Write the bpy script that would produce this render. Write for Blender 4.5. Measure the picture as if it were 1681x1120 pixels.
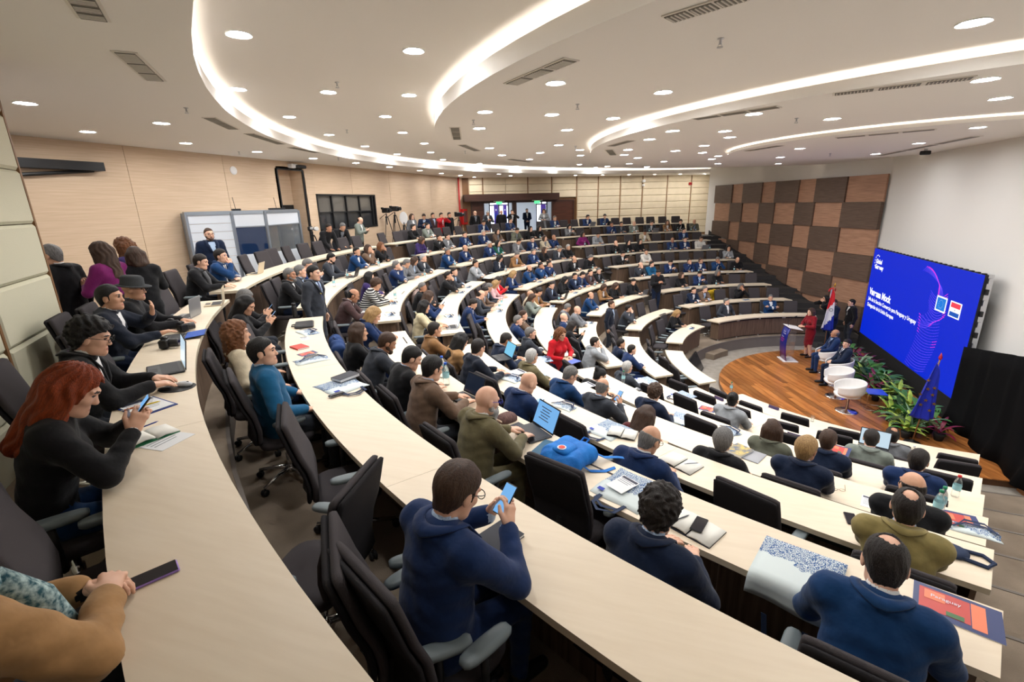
import bpy, bmesh, math, random
import numpy as np
from mathutils import Vector, Matrix
for o in list(bpy.data.objects): bpy.data.objects.remove(o, do_unlink=True)
SC = bpy.context.scene; COL = SC.collection
PI = math.pi; cos = math.cos; sin = math.sin; rad = math.radians; hyp = math.hypot
# ------------------------------------------------------------------ camera, world, exposure
FPX = 778.66
CAM = np.array([-5.648, -14.483, 5.39]); _az = rad(19.0); _pt = rad(16.19127); _rl = rad(-1.45954)
def _mk():
    F = np.array([0, cos(_pt), -sin(_pt)]); R = np.array([1., 0, 0]); U = np.cross(R, F)
    R2 = cos(_rl)*R+sin(_rl)*U; U2 = -sin(_rl)*R+cos(_rl)*U
    M = np.array([[cos(_az), -sin(_az), 0], [sin(_az), cos(_az), 0], [0, 0, 1.]])
    return M@R2, M@U2, M@F
CR, CU, CF = _mk()
cd = bpy.data.cameras.new('camera'); camo = bpy.data.objects.new('camera', cd); COL.objects.link(camo)
cd.sensor_width = 36; cd.lens = FPX/1681*36; cd.clip_start = .05; cd.clip_end = 200
camo.matrix_world = Matrix(((CR[0], CU[0], -CF[0], CAM[0]), (CR[1], CU[1], -CF[1], CAM[1]), (CR[2], CU[2], -CF[2], CAM[2]), (0, 0, 0, 1)))
SC.camera = camo
w = bpy.data.worlds.new('sky'); SC.world = w; w.use_nodes = True
w.node_tree.nodes['Background'].inputs[0].default_value = (.86, .93, 1, 1)
w.node_tree.nodes['Background'].inputs[1].default_value = 4.0
VS = SC.view_settings; VS.view_transform = 'Standard'; VS.look = 'None'; VS.gamma = 1; VS.use_curve_mapping = False
VS.exposure = 0.16
P_DOWN = 255.0; P_COVE = 5.5          # emission of the downlight discs and of the cove strips
# pixel of the 1681x1120 photograph -> point on a plane of the place
def ray(x, y): return CF+(x-840.5)/FPX*CR-(y-560)/FPX*CU
def onz(x, y, z): d = ray(x, y); return CAM+d*((z-CAM[2])/d[2])
def onx(x, y, X): d = ray(x, y); return CAM+d*((X-CAM[0])/d[0])
def onpl(x, y, n, D): d = ray(x, y); n = np.array(n); return CAM+d*((D-CAM@n)/(d@n))
def px(P): P = np.asarray(P, float)-CAM; d = P@CF; return 840.5+FPX*(P@CR)/d, 560-FPX*(P@CU)/d
# ------------------------------------------------------------------ helpers
class MB:
    def __init__(s): s.v = []; s.f = []; s.mi = []; s.m = 0
    def add(s, V, Fs):
        b = len(s.v); s.v.extend([tuple(map(float, q)) for q in V]); s.f.extend([tuple(b+i for i in f) for f in Fs]); s.mi.extend([s.m]*len(Fs)); return s
    def box(s, c, d, rz=0, M=None):
        hx, hy, hz = d[0]/2, d[1]/2, d[2]/2; V = [(x, y, z) for x in (-hx, hx) for y in (-hy, hy) for z in (-hz, hz)]
        cs, sn = cos(rz), sin(rz)
        if M is None: V = [(c[0]+x*cs-y*sn, c[1]+x*sn+y*cs, c[2]+z) for x, y, z in V]
        else: V = [tuple(M@Vector((c[0]+x, c[1]+y, c[2]+z))) for x, y, z in V]
        return s.add(V, [(0, 1, 3, 2), (4, 6, 7, 5), (0, 4, 5, 1), (2, 3, 7, 6), (0, 2, 6, 4), (1, 5, 7, 3)])
    def bbox(s, c, d, b=.01, rz=0, M=None):          # box with chamfered vertical and top edges
        hx, hy, hz = d[0]/2, d[1]/2, d[2]/2; b = min(b, hx*.9, hy*.9, hz*.9)
        rings = []
        for z, k in ((-hz, b), (-hz+b, 0), (hz-b, 0), (hz, b)):
            x, y = hx-k, hy-k; q = b
            rings.append([(x, -y+q, z), (x, y-q, z), (x-q, y, z), (-x+q, y, z), (-x, y-q, z), (-x, -y+q, z), (-x+q, -y, z), (x-q, -y, z)])
        V = [p for r in rings for p in r]; cs, sn = cos(rz), sin(rz)
        if M is None: V = [(c[0]+x*cs-y*sn, c[1]+x*sn+y*cs, c[2]+z) for x, y, z in V]
        else: V = [tuple(M@Vector((c[0]+x, c[1]+y, c[2]+z))) for x, y, z in V]
        Fs = [tuple(range(7, -1, -1)), tuple(range(24, 32))]
        for k in range(3):
            for j in range(8): Fs.append((k*8+j, k*8+(j+1) % 8, (k+1)*8+(j+1) % 8, (k+1)*8+j))
        return s.add(V, Fs)
    def tube(s, pts, rr, n=8, cap=True):
        pts = [Vector(p) for p in pts]; rr = [rr]*len(pts) if isinstance(rr, (int, float)) else rr; V = []; up = None
        for i, p in enumerate(pts):
            t = (pts[min(i+1, len(pts)-1)]-pts[max(i-1, 0)])
            t = t.normalized() if t.length > 1e-9 else Vector((0, 0, 1))
            if up is None: up = t.orthogonal().normalized()
            up = (up-t*up.dot(t)); up = up.normalized() if up.length > 1e-6 else t.orthogonal().normalized(); sd = t.cross(up)
            for j in range(n): a = 2*PI*j/n; V.append(p+(up*cos(a)+sd*sin(a))*rr[i])
        Fs = [(i*n+j, i*n+(j+1) % n, (i+1)*n+(j+1) % n, (i+1)*n+j) for i in range(len(pts)-1) for j in range(n)]
        if cap: Fs += [tuple(range(n-1, -1, -1)), tuple((len(pts)-1)*n+j for j in range(n))]
        return s.add(V, Fs)
    def lathe(s, prof, n=16, c=(0, 0, 0), M=None, cap=True):
        V = [(r*cos(2*PI*j/n), r*sin(2*PI*j/n), z) for r, z in prof for j in range(n)]
        V = [(c[0]+x, c[1]+y, c[2]+z) for x, y, z in V] if M is None else [tuple(M@Vector(p)) for p in V]
        Fs = [(i*n+j, i*n+(j+1) % n, (i+1)*n+(j+1) % n, (i+1)*n+j) for i in range(len(prof)-1) for j in range(n)]
        if cap: Fs += [tuple(range(n-1, -1, -1)), tuple((len(prof)-1)*n+j for j in range(n))]
        return s.add(V, Fs)
    def prism(s, poly, z0, z1):
        n = len(poly); V = [(p[0], p[1], z0) for p in poly]+[(p[0], p[1], z1) for p in poly]
        return s.add(V, [tuple(range(n-1, -1, -1)), tuple(range(n, 2*n))]+[(i, (i+1) % n, n+(i+1) % n, n+i) for i in range(n)])
    def arc(s, r0, r1, a0, a1, z0, z1, b0=None, b1=None, step=2.0):      # annular block, angles in degrees; b0/b1: angles on the outer radius
        b0 = a0 if b0 is None else b0; b1 = a1 if b1 is None else b1; n = max(1, int(abs(a1-a0)/step+.999)); V = []
        for i in range(n+1):
            t = i/n; a = rad(a0+(a1-a0)*t); b = rad(b0+(b1-b0)*t)
            V += [(r0*cos(a), r0*sin(a), z0), (r0*cos(a), r0*sin(a), z1), (r1*cos(b), r1*sin(b), z1), (r1*cos(b), r1*sin(b), z0)]
        Fs = [(0, 1, 2, 3), (4*n+3, 4*n+2, 4*n+1, 4*n)]
        for i in range(n):
            for k in range(4): Fs.append((4*i+k, 4*i+4+k, 4*i+4+(k+1) % 4, 4*i+(k+1) % 4))
        return s.add(V, Fs)
    def sheet(s, g):             # grid of points -> surface
        m = len(g[0]); return s.add([p for r in g for p in r], [(i*m+j, i*m+j+1, (i+1)*m+j+1, (i+1)*m+j) for i in range(len(g)-1) for j in range(m-1)])
    def mesh(s, name, mats=None, smooth=False, fix=True):
        me = bpy.data.meshes.new(name); me.from_pydata(s.v, [], s.f)
        if fix:
            bm = bmesh.new(); bm.from_mesh(me); bmesh.ops.recalc_face_normals(bm, faces=bm.faces); bm.to_mesh(me); bm.free()
        for m in (mats or []): me.materials.append(m)
        if len(mats or []) > 1: me.polygons.foreach_set('material_index', s.mi)
        if smooth: me.polygons.foreach_set('use_smooth', [True]*len(me.polygons)); 
        return me
    def build(s, name, mat=None, parent=None, smooth=False, fix=True, loc=None):
        mats = mat if isinstance(mat, (list, tuple)) else [mat]
        return link(name, s.mesh(name, mats, smooth, fix), parent, loc)
def link(name, data, parent=None, loc=None, rz=None):
    o = bpy.data.objects.new(name, data); COL.objects.link(o)
    if parent is not None: o.parent = parent
    if loc is not None: o.location = loc
    if rz is not None: o.rotation_euler = (0, 0, rz)
    return o
def tag(o, label, cat, group=None, kind=None):
    if label: o['label'] = label
    if cat: o['category'] = cat
    if group: o['group'] = group
    if kind: o['kind'] = kind
    return o
def thing(name, label, cat, loc=(0, 0, 0), rz=0, group=None): return tag(link(name, None, None, loc, rz), label, cat, group)
def struct(o): o['kind'] = 'structure'; return o
def tree(o, parent=None):
    c = o.copy(); COL.objects.link(c); c.parent = parent
    for ch in o.children: tree(ch, c)
    return c
# ------------------------------------------------------------------ materials
MATS = {}
def nodes(name):
    m = bpy.data.materials.new(name); m.use_nodes = True; nt = m.node_tree; return m, nt, nt.nodes['Principled BSDF']
def N(nt, t, **k):
    n = nt.nodes.new(t)
    for a, b in k.items():
        if hasattr(n, a): setattr(n, a, b)
        else: n.inputs[a].default_value = b
    return n
def C4(c): return (c[0], c[1], c[2], 1)
def srgb(r, g, b): return tuple((v/255/12.92 if v/255 < .04045 else ((v/255+.055)/1.055)**2.4) for v in (r, g, b))
def mat(name, col, rough=.6, metal=0, spec=.4, noise=None, sc=8, bump=0, bsc=60, stretch=None, emit=None, trans=0, ior=1.45, alpha=1, sheen=0, rnd=0):
    if name in MATS: return MATS[name]
    m, nt, b = nodes(name); L = nt.links.new
    b.inputs['Base Color'].default_value = C4(col); b.inputs['Roughness'].default_value = rough; b.inputs['Metallic'].default_value = metal
    b.inputs['Specular IOR Level'].default_value = spec; b.inputs['Transmission Weight'].default_value = trans; b.inputs['IOR'].default_value = ior; b.inputs['Alpha'].default_value = alpha
    if sheen: b.inputs['Sheen Weight'].default_value = sheen
    if emit: b.inputs['Emission Color'].default_value = C4(emit[0]); b.inputs['Emission Strength'].default_value = emit[1]
    if noise or bump or rnd:
        tc = N(nt, 'ShaderNodeTexCoord'); mp = N(nt, 'ShaderNodeMapping'); L(tc.outputs['Object'], mp.inputs[0])
        if stretch: mp.inputs['Scale'].default_value = stretch
        last = None
        if noise:
            nz = N(nt, 'ShaderNodeTexNoise'); nz.inputs['Scale'].default_value = sc; nz.inputs['Detail'].default_value = 5; L(mp.outputs[0], nz.inputs[0])
            mx = N(nt, 'ShaderNodeMix', data_type='RGBA'); mx.inputs[6].default_value = C4(col); mx.inputs[7].default_value = C4(noise)
            rp = N(nt, 'ShaderNodeValToRGB'); rp.color_ramp.elements[0].position = .35; rp.color_ramp.elements[1].position = .68
            L(nz.outputs[0], rp.inputs[0]); L(rp.outputs[0], mx.inputs[0]); last = mx.outputs[2]
        if rnd:
            oi = N(nt, 'ShaderNodeObjectInfo'); hs = N(nt, 'ShaderNodeHueSaturation'); ma = N(nt, 'ShaderNodeMapRange')
            ma.inputs[3].default_value = 1-rnd; ma.inputs[4].default_value = 1+rnd; L(oi.outputs['Random'], ma.inputs[0]); L(ma.outputs[0], hs.inputs['Value'])
            if last: L(last, hs.inputs['Color'])
            else: hs.inputs['Color'].default_value = C4(col)
            last = hs.outputs[0]
        if last: L(last, b.inputs['Base Color'])
        if bump:
            n2 = N(nt, 'ShaderNodeTexNoise'); n2.inputs['Scale'].default_value = bsc; n2.inputs['Detail'].default_value = 3; L(mp.outputs[0], n2.inputs[0])
            bp = N(nt, 'ShaderNodeBump'); bp.inputs['Strength'].default_value = bump; bp.inputs['Distance'].default_value = .02; L(n2.outputs[0], bp.inputs['Height']); L(bp.outputs[0], b.inputs['Normal'])
    MATS[name] = m; return m
maple = mat('maple_top', srgb(226, 211, 188), .42, noise=srgb(221, 205, 181), sc=3, stretch=(1, 9, 9), spec=.3)
maple_edge = mat('maple_edge', srgb(205, 192, 168), .45)
walnut = mat('walnut_front', srgb(112, 92, 76), .5, noise=srgb(84, 66, 53), sc=5, stretch=(6, 6, .35), rnd=.08)
black = mat('black_plastic', (.012, .012, .013), .45)
steel = mat('brushed_steel', (.55, .56, .58), .3, metal=1)
alu = mat('aluminium', srgb(150, 158, 168), .35, metal=.7)
white_paint = mat('white_paint', srgb(226, 224, 220), .8, spec=.2)
# ------------------------------------------------------------------ layout of the hall (rings about the stage centre)
RF = [4.13, 5.25, 6.49, 7.74, 8.98, 10.2, 11.35, 12.54, 13.8, 15.07]      # stage-side edge of the desk tops, rows 1..9
DT = [.15, 1.13, 1.47, 1.87, 2.25, 2.63, 3.0, 3.36, 3.73, 4.11]            # desk-top heights
DEP = .49; FL = [z-.74 for z in DT]; FL[0] = 0.0
NW = np.array([.89, .456, 0]); TW = np.array([-.456, .89, 0]); PHI = math.degrees(math.atan2(.456, .89))
def end_ang(r, D): return PHI+math.degrees(math.acos(max(-1, min(1, D/r))))   # angle where a ring of radius r meets the side line
AISLE = .43
BLK = 'ABCD'
def sec(b, r, pad=0):        # angular span of a seating block on a ring of radius r
    h = math.degrees(math.asin((AISLE+pad)/r)); e = end_ang(r, 1.9-pad)
    return {'A': (-144+h, -e), 'B': (-180+h, -144-h), 'C': (144+h, 180-h), 'D': (e, 144-h)}[b]
ZO, Z2, Z3, Z4, Z5 = 6.82, 7.12, 6.79, 6.58, 6.48                             # ceiling planes, outside to centre
carpet = mat('carpet_brown', srgb(146, 132, 116), .95, noise=srgb(118, 105, 91), sc=1.6, bump=.4, bsc=220, spec=.1)
carpet_l = mat('carpet_pale', srgb(156, 149, 139), .95, noise=srgb(142, 135, 125), sc=5, bump=.3, bsc=220, spec=.1)
riser_m = mat('riser_grey', srgb(116, 109, 103), .9, spec=.1)
dark_m = mat('dark_skirting', srgb(58, 56, 56), .8)
# ---- floors
m = MB(); m.prism([(-21, -22), (6, -22), (6, 22), (-21, 22)], -.3, 0); struct(m.build('floor', carpet_l))
def wall_ang(r, D=3.74):
    a = end_ang(r, D); 
    return max(a, math.degrees(math.acos(min(1, 1.05/r))))
for i in range(1, 10):
    r0 = RF[i]-.13; r1 = (RF[i+1]-.12) if i < 9 else 22.5
    m = MB(); n = 60
    a0 = wall_ang(r0); b0 = wall_ang(r1)
    m.arc(r0, r1, a0, 360-a0, FL[i]-.5 if i > 1 else -.05, FL[i], b0, 360-b0, step=3)
    fl = struct(m.build('floor', [carpet, riser_m]))
    me = fl.data
    for p in me.polygons:
        if abs(p.normal.z) < .5: p.material_index = 1
    m = MB(); m.arc(r0-.012, r0+.02, a0, 360-a0, FL[i]-.03, FL[i]+.006, step=3); m.build('nosing', riser_m, fl)
    if i == 1: r_in = RF[1]-.43; zb = 0; 
    zlow = FL[i-1] if i > 1 else 0
    for c in (144, -144, 180):
        h0 = math.degrees(AISLE/(r0-.3)); m = MB(); m.arc(r0-.32, r0, c-h0, c+h0, zlow-.02, (zlow+FL[i])/2); m.build('step', carpet, fl)
    for sg in (1, -1):
        e0, e1 = end_ang(r0-.32, 1.75), wall_ang(r0-.32); f0, f1 = end_ang(r0, 1.75), wall_ang(r0)
        m = MB(); m.arc(r0-.32, r0, sg*e1, sg*e0, zlow-.02, (zlow+FL[i])/2, sg*f1, sg*f0); m.build('step', dark_m if sg > 0 else carpet, fl)
        if sg > 0:
            g0, g1 = end_ang(r0, 1.72), end_ang(r1, 1.72) if i < 9 else end_ang(16.2, 1.72); rr1 = r1 if i < 9 else 16.2
            m = MB(); m.arc(r0-.016, rr1-.33, wall_ang(r0), g0, FL[i]-.2, FL[i]+.006, wall_ang(rr1), g1); m.build('stair_carpet', dark_m, fl)
# ---- walls
cream = mat('cream_upholstery', srgb(220, 204, 176), .75, noise=srgb(213, 197, 168), sc=3, bump=.15, bsc=90, spec=.2, rnd=.02)
cream_n = mat('ivory_upholstery', srgb(206, 202, 178), .7, bump=.15, bsc=90, spec=.25, rnd=.02)
strip_m = mat('brown_strip', srgb(128, 92, 58), .5)
ply = mat('plywood_panel', srgb(212, 187, 160), .5, noise=srgb(200, 174, 145), sc=2.2, stretch=(.7, .7, 22), spec=.3, rnd=.02)
dkwood = mat('dark_door_wood', srgb(74, 48, 38), .45, noise=srgb(58, 36, 29), sc=4, stretch=(.4, .4, 9))
def slab(name, P, Q, z0, z1, th, ma, side=1):           # thin wall between two plan points, thickened away from the room
    P = np.array(P[:2], float); Q = np.array(Q[:2], float); d = (Q-P)/np.linalg.norm(Q-P); nn = np.array([-d[1], d[0]])*side*th
    m = MB(); m.prism([P, Q, Q+nn, P+nn], z0, z1); return m.build(name, ma)
def panel(parent, O, d, nrm, u0, u1, z0, z1, th, ma, name='panel', bev=.012, gap=.006):    # upholstered or board panel on a wall plane
    O = np.array(O, float); d = np.array(d, float); nrm = np.array(nrm, float); u0 += gap; u1 -= gap; z0 += gap; z1 -= gap
    def pt(u, z, h): q = O[:2]+d[:2]*u+nrm[:2]*h; return (q[0], q[1], z)
    b = bev; V = [pt(u0, z0, 0), pt(u1, z0, 0), pt(u1, z1, 0), pt(u0, z1, 0), pt(u0, z0, th-b), pt(u1, z0, th-b), pt(u1, z1, th-b), pt(u0, z1, th-b), pt(u0+b, z0+b, th), pt(u1-b, z0+b, th), pt(u1-b, z1-b, th), pt(u0+b, z1-b, th)]
    F = [(8, 9, 10, 11)]
    for k in (0, 4):
        for j in range(4): F.append((k+j, k+(j+1) % 4, k+4+(j+1) % 4, k+4+j))
    m = MB(); m.add(V, F); return m.build(name, ma, parent)
XB = -17.30; XFRONT = 1.18
# plywood back wall with a doorway and a control-room window
def yb(x, y): return onx(x, y, XB)[1]
door = (yb(453, 280), yb(497, 285), FL[9], onx(455, 276, XB)[2])
win = (yb(521, 340), yb(617, 340), onx(560, 377, XB)[2], onx(560, 319, XB)[2])
YE = 11.35
wl = struct(slab('wall_back', (XB-.62, -14), (XB-.62, YE+.4), 2.6, 8, .2, white_paint))
js = [-14, -11.2, -8.9, yb(200, 238), yb(363, 254), yb(574, 275), yb(637, 281), 7.6, YE+.05]
cuts = sorted(js+[door[0], door[1], win[0], win[1]])
for a, b in zip(cuts[:-1], cuts[1:]):
    zz = [(3.0, ZO+.05)]
    if a >= door[0]-1e-6 and b <= door[1]+1e-6: zz = [(door[3], ZO+.05)]
    if a >= win[0]-1e-6 and b <= win[1]+1e-6: zz = [(3.0, win[2]), (win[3], ZO+.05)]
    for z0, z1 in zz:
        ga = .005 if any(abs(a-j) < 1e-6 for j in js) else 0; gb = .005 if any(abs(b-j) < 1e-6 for j in js) else 0
        m = MB(); m.box((XB-.03, (a+ga+b-gb)/2, (z0+z1)/2), (.06, b-gb-a-ga, z1-z0)); m.build('panel', ply, wl)
m = MB(); m.box((XB-.1, 0, 5), (.02, 28, 4.4))
# recess behind the doorway
dy0, dy1, dz0, dz1 = door
d1 = struct(link('door_1', None))
m = MB(); m.box((XB-.35, dy0-.03, (dz0+dz1)/2), (.7, .06, dz1-dz0)); m.build('reveal', ply, d1)
m = MB(); m.box((XB-.35, dy1+.03, (dz0+dz1)/2), (.7, .06, dz1-dz0)); m.build('reveal', ply, d1)
m = MB(); m.box((XB-.35, (dy0+dy1)/2, dz1+.03), (.7, dy1-dy0, .06)); m.build('reveal', ply, d1)
m = MB(); m.box((XB-.57, (dy0+dy1)/2, (dz0+2.15+dz1)/2), (.04, dy1-dy0, dz1-dz0-2.15)); m.build('overpanel', ply, d1)
m = MB(); m.box((XB-.58, (dy0+dy1)/2, dz0+1.07), (.04, dy1-dy0, 2.15)); m.build('door_leaf', black, d1)
for y in (dy0+.02, dy1-.02):
    m = MB(); m.box((XB+.005, y, (dz0+dz1)/2), (.03, .045, dz1-dz0)); m.build('frame', black, d1)
m = MB(); m.box((XB+.005, (dy0+dy1)/2, dz1-.02), (.03, dy1-dy0, .045)); m.build('frame', black, d1)
# control-room window
w1 = struct(link('window_1', None)); wy0, wy1, wz0, wz1 = win
blk = mat('black_metal', (.02, .02, .021), .4, metal=.3)
for y, wd in ((wy0+.03, .06), (wy1-.03, .06), (wy1-.22, .05)):
    m = MB(); m.box((XB-.05, y, (wz0+wz1)/2), (.14, wd, wz1-wz0)); m.build('frame', blk, w1)
for z in (wz0+.03, wz1-.03):
    m = MB(); m.box((XB-.05, (wy0+wy1)/2, z), (.14, wy1-wy0, .06)); m.build('frame', blk, w1)
zm = (wz0+wz1)/2; glass_dk = mat('dark_glass', (.03, .032, .035), .06, spec=.8); glass_bl = mat('blind_behind_glass', srgb(98, 94, 88), .15, spec=.7)
ny = 4; dyw = (wy1-.22-wy0)/ny
for k in range(ny):
    ya = wy0+dyw*k
    m = MB(); m.box((XB-.04, ya+dyw, (wz0+wz1)/2), (.07, .045, wz1-wz0)); m.build('mullion', blk, w1)
    m = MB(); m.box((XB-.09, ya+dyw/2, (zm+wz1)/2), (.02, dyw, wz1-zm)); m.build('pane', glass_bl, w1)
    m = MB(); m.box((XB-.09, ya+dyw/2, (zm+wz0)/2), (.02, dyw, zm-wz0)); m.build('pane', glass_dk, w1)
m = MB(); m.box((XB-.05, (wy0+wy1-.2)/2, zm), (.06, wy1-wy0-.2, .045)); m.build('mullion', blk, w1)
# far cream wall, with the portal to the lobby
NC = np.array([-.5300, .8480, 0]); DC = 18.75; dC = np.array([.848, .53, 0])
OC = NC*DC
def uC(x, y): return float(onpl(x, y, NC, DC)@dC)
ua = uC(768, 300); strips = [ua, uC(792, 300), uC(829, 300), uC(866, 300), uC(905, 300), uC(946, 330), uC(981, 330), uC(1017, 330), uC(1053, 330), uC(1093, 330), uC(1132, 330), uC(1170, 340)]
pu0, pu1 = ua+.1, strips[5]-.15; zdoor = onpl(850, 331, NC, DC)[2]; zlint = onpl(850, 321, NC, DC)[2]
wf = struct(link('wall_far', None))
def pC(u, h=0): q = OC+dC*u+NC*h; return q[:2]
m = MB()
for a, b, z0, z1 in ((ua-2.5, pu0, 2.8, 8), (pu1, strips[-1]+.3, 2.8, 8), (pu0, pu1, zdoor, 8)):
    m.prism([pC(a, .05), pC(b, .05), pC(b, .25), pC(a, .25)], z0, z1)
m.build('backing', strip_m, wf)
zz = [ZO+.02]
while zz[-1] > 3.3: zz.append(zz[-1]-.395)
for a, b in zip(strips[:-1], strips[1:]):
    for z1, z0 in zip(zz[:-1], zz[1:]):
        if b <= strips[5]+.01 and z1 < zlint+.12: continue
        panel(wf, OC, dC, -NC, a+(.03 if a != strips[2] else 0), b-(.03 if b != strips[2] else 0), z0, z1, .075, cream, bev=.03, gap=.004)
for s_ in strips:
    if s_ == strips[2]: continue
    m = MB(); q0, q1 = pC(s_-.028, .06), pC(s_+.028, .06); q2, q3 = pC(s_+.028, -.05), pC(s_-.028, -.05)
    m.prism([q0, q1, q2, q3], zlint if s_ < strips[5]-.01 else 3.3, ZO+.02); m.build('strip', strip_m, wf)  # invented fill lamps, added to brighten the lobby
# returns and white side walls
Q1 = NW*3.75+TW*16.2; Q1 = Q1[:2]; cend = pC(strips[-1]+.05)
struct(slab('wall_return', Q1, (cend[0], cend[1]), 2.5, 8, .2, white_paint, -1))
Q0 = np.array([XFRONT+.3, (3.75-.89*(XFRONT+.3))/.456])
struct(slab('wall_far_side', Q0, Q1, -.2, 8, .2, white_paint, -1))
struct(slab('wall_front', (XFRONT, -9), (XFRONT, 9), -.2, 8, .2, white_paint, -1))
Qm0, Qm1 = (Q0[0], -Q0[1]), (Q1[0], -Q1[1])
struct(slab('wall_near_side', Qm0, Qm1, -.2, 8, .2, white_paint, 1))
struct(slab('wall_behind', Qm1, (-9.0, -17.0), 2.5, 8, .2, white_paint, 1))
# near ivory wall behind the last row
E1 = np.array([-11.90, -11.33]); E2 = np.array([-10.95, -12.26]); dE = (E2-E1)/np.linalg.norm(E2-E1); nE = np.array([-dE[1], dE[0]])
if nE@E1 < 0: nE = -nE            # points away from the stage
LE = float(np.linalg.norm(np.array([-9., -17.])-E1))
wn = struct(slab('wall_near', E1+nE*.06, E1+dE*6.6+nE*.06, 2.6, 8, .2, strip_m, 1 if nE@np.array([-dE[1], dE[0]]) > 0 else -1))
wpan = float(np.linalg.norm(E2-E1)); znear = [ZO+.02]
while znear[-1] > 3.2: znear.append(znear[-1]-.51)
for k in range(5):
    for z1, z0 in zip(znear[:-1], znear[1:]):
        panel(wn, np.r_[E1-nE*0, 0], np.r_[dE, 0], np.r_[-nE, 0], k*wpan+.02, (k+1)*wpan-.02, z0, z1, .05, cream_n, bev=.028, gap=.004)
    m = MB(); q = E1+dE*(k*wpan); m.prism([q-dE*.018+nE*.08, q+dE*.018+nE*.08, q+dE*.018-nE*.045, q-dE*.018-nE*.045], 3.2, ZO+.02); m.build('strip', strip_m, wn)
struct(slab('wall_recess', E1+nE*.3, (XB-.6, -14), 2.6, 8, .2, white_paint, -1))
struct(slab('wall_corner', E1+dE*6.5+nE*.1, (-9.0, -17.2), 2.6, 8, .2, white_paint, 1))
struct(slab('wall_corner', (XB-.7, YE-.3), (XB-.2, YE+.6), 2.6, 8, .2, white_paint, 1))
# ---- checkered walnut wall beside the stage
chk_d = mat('checker_dark', srgb(106, 87, 75), .5, noise=srgb(84, 67, 57), sc=4, stretch=(.6, .6, 14), rnd=.05)
chk_l = mat('checker_light', srgb(182, 141, 115), .5, noise=srgb(152, 113, 90), sc=3.2, stretch=(.6, .6, 12), rnd=.05)
cw = struct(link('wall_checker', None)); DW = 3.66
def uw(x, y, D=DW-.1): return float(onpl(x, y, NW, D)@TW)
tops = [uw(1457, 285), uw(1392, 291), uw(1343, 293), uw(1313, 295), uw(1276, 299), uw(1252, 301), uw(1222, 303), uw(1203, 305), uw(1176, 306.5)]
z_top = onpl(1457, 285, NW, DW-.1)[2]; rowh = (z_top-onpl(1440, 377, NW, DW-.1)[2])/2
def zbot(u): return .36+(u-4.92)*.3+.06
P0c = NW*DW
for rr in range(6):
    za, zb_ = z_top-rowh*(rr+1), z_top-rowh*rr
    off = 0
    for k in range(8):
        u0, u1 = tops[k], tops[k+1]
        if rr % 2 == 1: pass
        darkp = (k+rr) % 2 == 1
        grow = .12
        if k == 0 and rr % 2 == 0 and False: pass
        lo0, lo1 = max(za, zbot(u0)), max(za, zbot(u1))
        if lo0 >= zb_-.03: continue
        th = .14 if darkp else .075
        e0 = u0-(.03 if darkp and k > 0 else 0); e1 = u1+(.03 if darkp else 0)
        lo1 = min(lo1, zb_-.005)
        def pt(u, z, h): q = P0c+TW*u-NW*h; return (q[0], q[1], z)
        g = .004
        V = [pt(e0, lo0+g, 0), pt(e1, lo1+g, 0), pt(e1, zb_-g, 0), pt(e0, zb_-g, 0), pt(e0, lo0+g, th), pt(e1, lo1+g, th), pt(e1, zb_-g, th), pt(e0, zb_-g, th)]
        m = MB(); m.add(V, [(4, 5, 6, 7), (0, 1, 5, 4), (1, 2, 6, 5), (2, 3, 7, 6), (3, 0, 4, 7), (0, 3, 2, 1)]); m.build('panel', chk_d if darkp else chk_l, cw)
m = MB()            # dark skirting following the stairs
u0, u1 = 3.6, 15.6
V = [tuple(P0c+TW*u-NW*h+np.array([0, 0, z])) for h in (0, .04) for u, z in ((u0, -.05), (u1, zbot(u1)-.6), (u1, zbot(u1)), (u0, zbot(u0)))]
m.add(V, [(4, 5, 6, 7), (0, 1, 5, 4), (1, 2, 6, 5), (2, 3, 7, 6), (3, 0, 4, 7)]); m.build('skirting', dark_m, cw)
# ---- ceiling
ceil_m = mat('ceiling_plaster', srgb(240, 236, 230), .9, spec=.1)
def ring(m, r0, r1, z, n=140, c=(0, 0)):
    m.add([(c[0]+r*cos(2*PI*j/n), c[1]+r*sin(2*PI*j/n), z) for r in (r0, r1) for j in range(n)], [(j, (j+1) % n, n+(j+1) % n, n+j) for j in range(n)])
def cyl(m, r, z0, z1, n=140, c=(0, 0)):
    m.add([(c[0]+r*cos(2*PI*j/n), c[1]+r*sin(2*PI*j/n), z) for z in (z0, z1) for j in range(n)], [(j, (j+1) % n, n+(j+1) % n, n+j) for j in range(n)])
R1, R3, R4, R5 = 15.55, 12.29, 8.55, 4.03; K1, K3, K4, K5 = (.12, 1.1), (.77, 0), (.54, .05), (-.46, -.06)
cl = struct(link('ceiling', None)); PK = .34
def cring(name, c, segs):
    m = MB()
    for k, a in segs: (ring if k == 'r' else cyl)(m, *a, c=c)
    m.build(name, ceil_m, cl, smooth=False, fix=False)
cring('outer_ring', K1, [('r', (R1, 30, ZO)), ('c', (R1, ZO, ZO+.17)), ('r', (R1, R1+PK, ZO+.02)), ('c', (R1+PK, ZO, Z2))])
cring('back_vault', K1, [('r', (.01, R1+PK, Z2))])
def lip(Rk, zlow, zup): return [('r', (.01, Rk, zlow)), ('c', (Rk, zlow, zlow+(zup-zlow)*.6)), ('r', (Rk-PK, Rk, zlow+.02)), ('c', (Rk-PK, zlow, zup))]
cring('middle_ring', K3, lip(R3, Z3, Z2))
cring('inner_ring', K4, lip(R4, Z4, Z3))
cring('centre_disc', K5, lip(R5, Z5, Z4))
m = MB(); m.prism([(-24, -24), (8, -24), (8, 24), (-24, 24)], 7.7, 7.9); struct(m.build('roof', white_paint))
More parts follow.
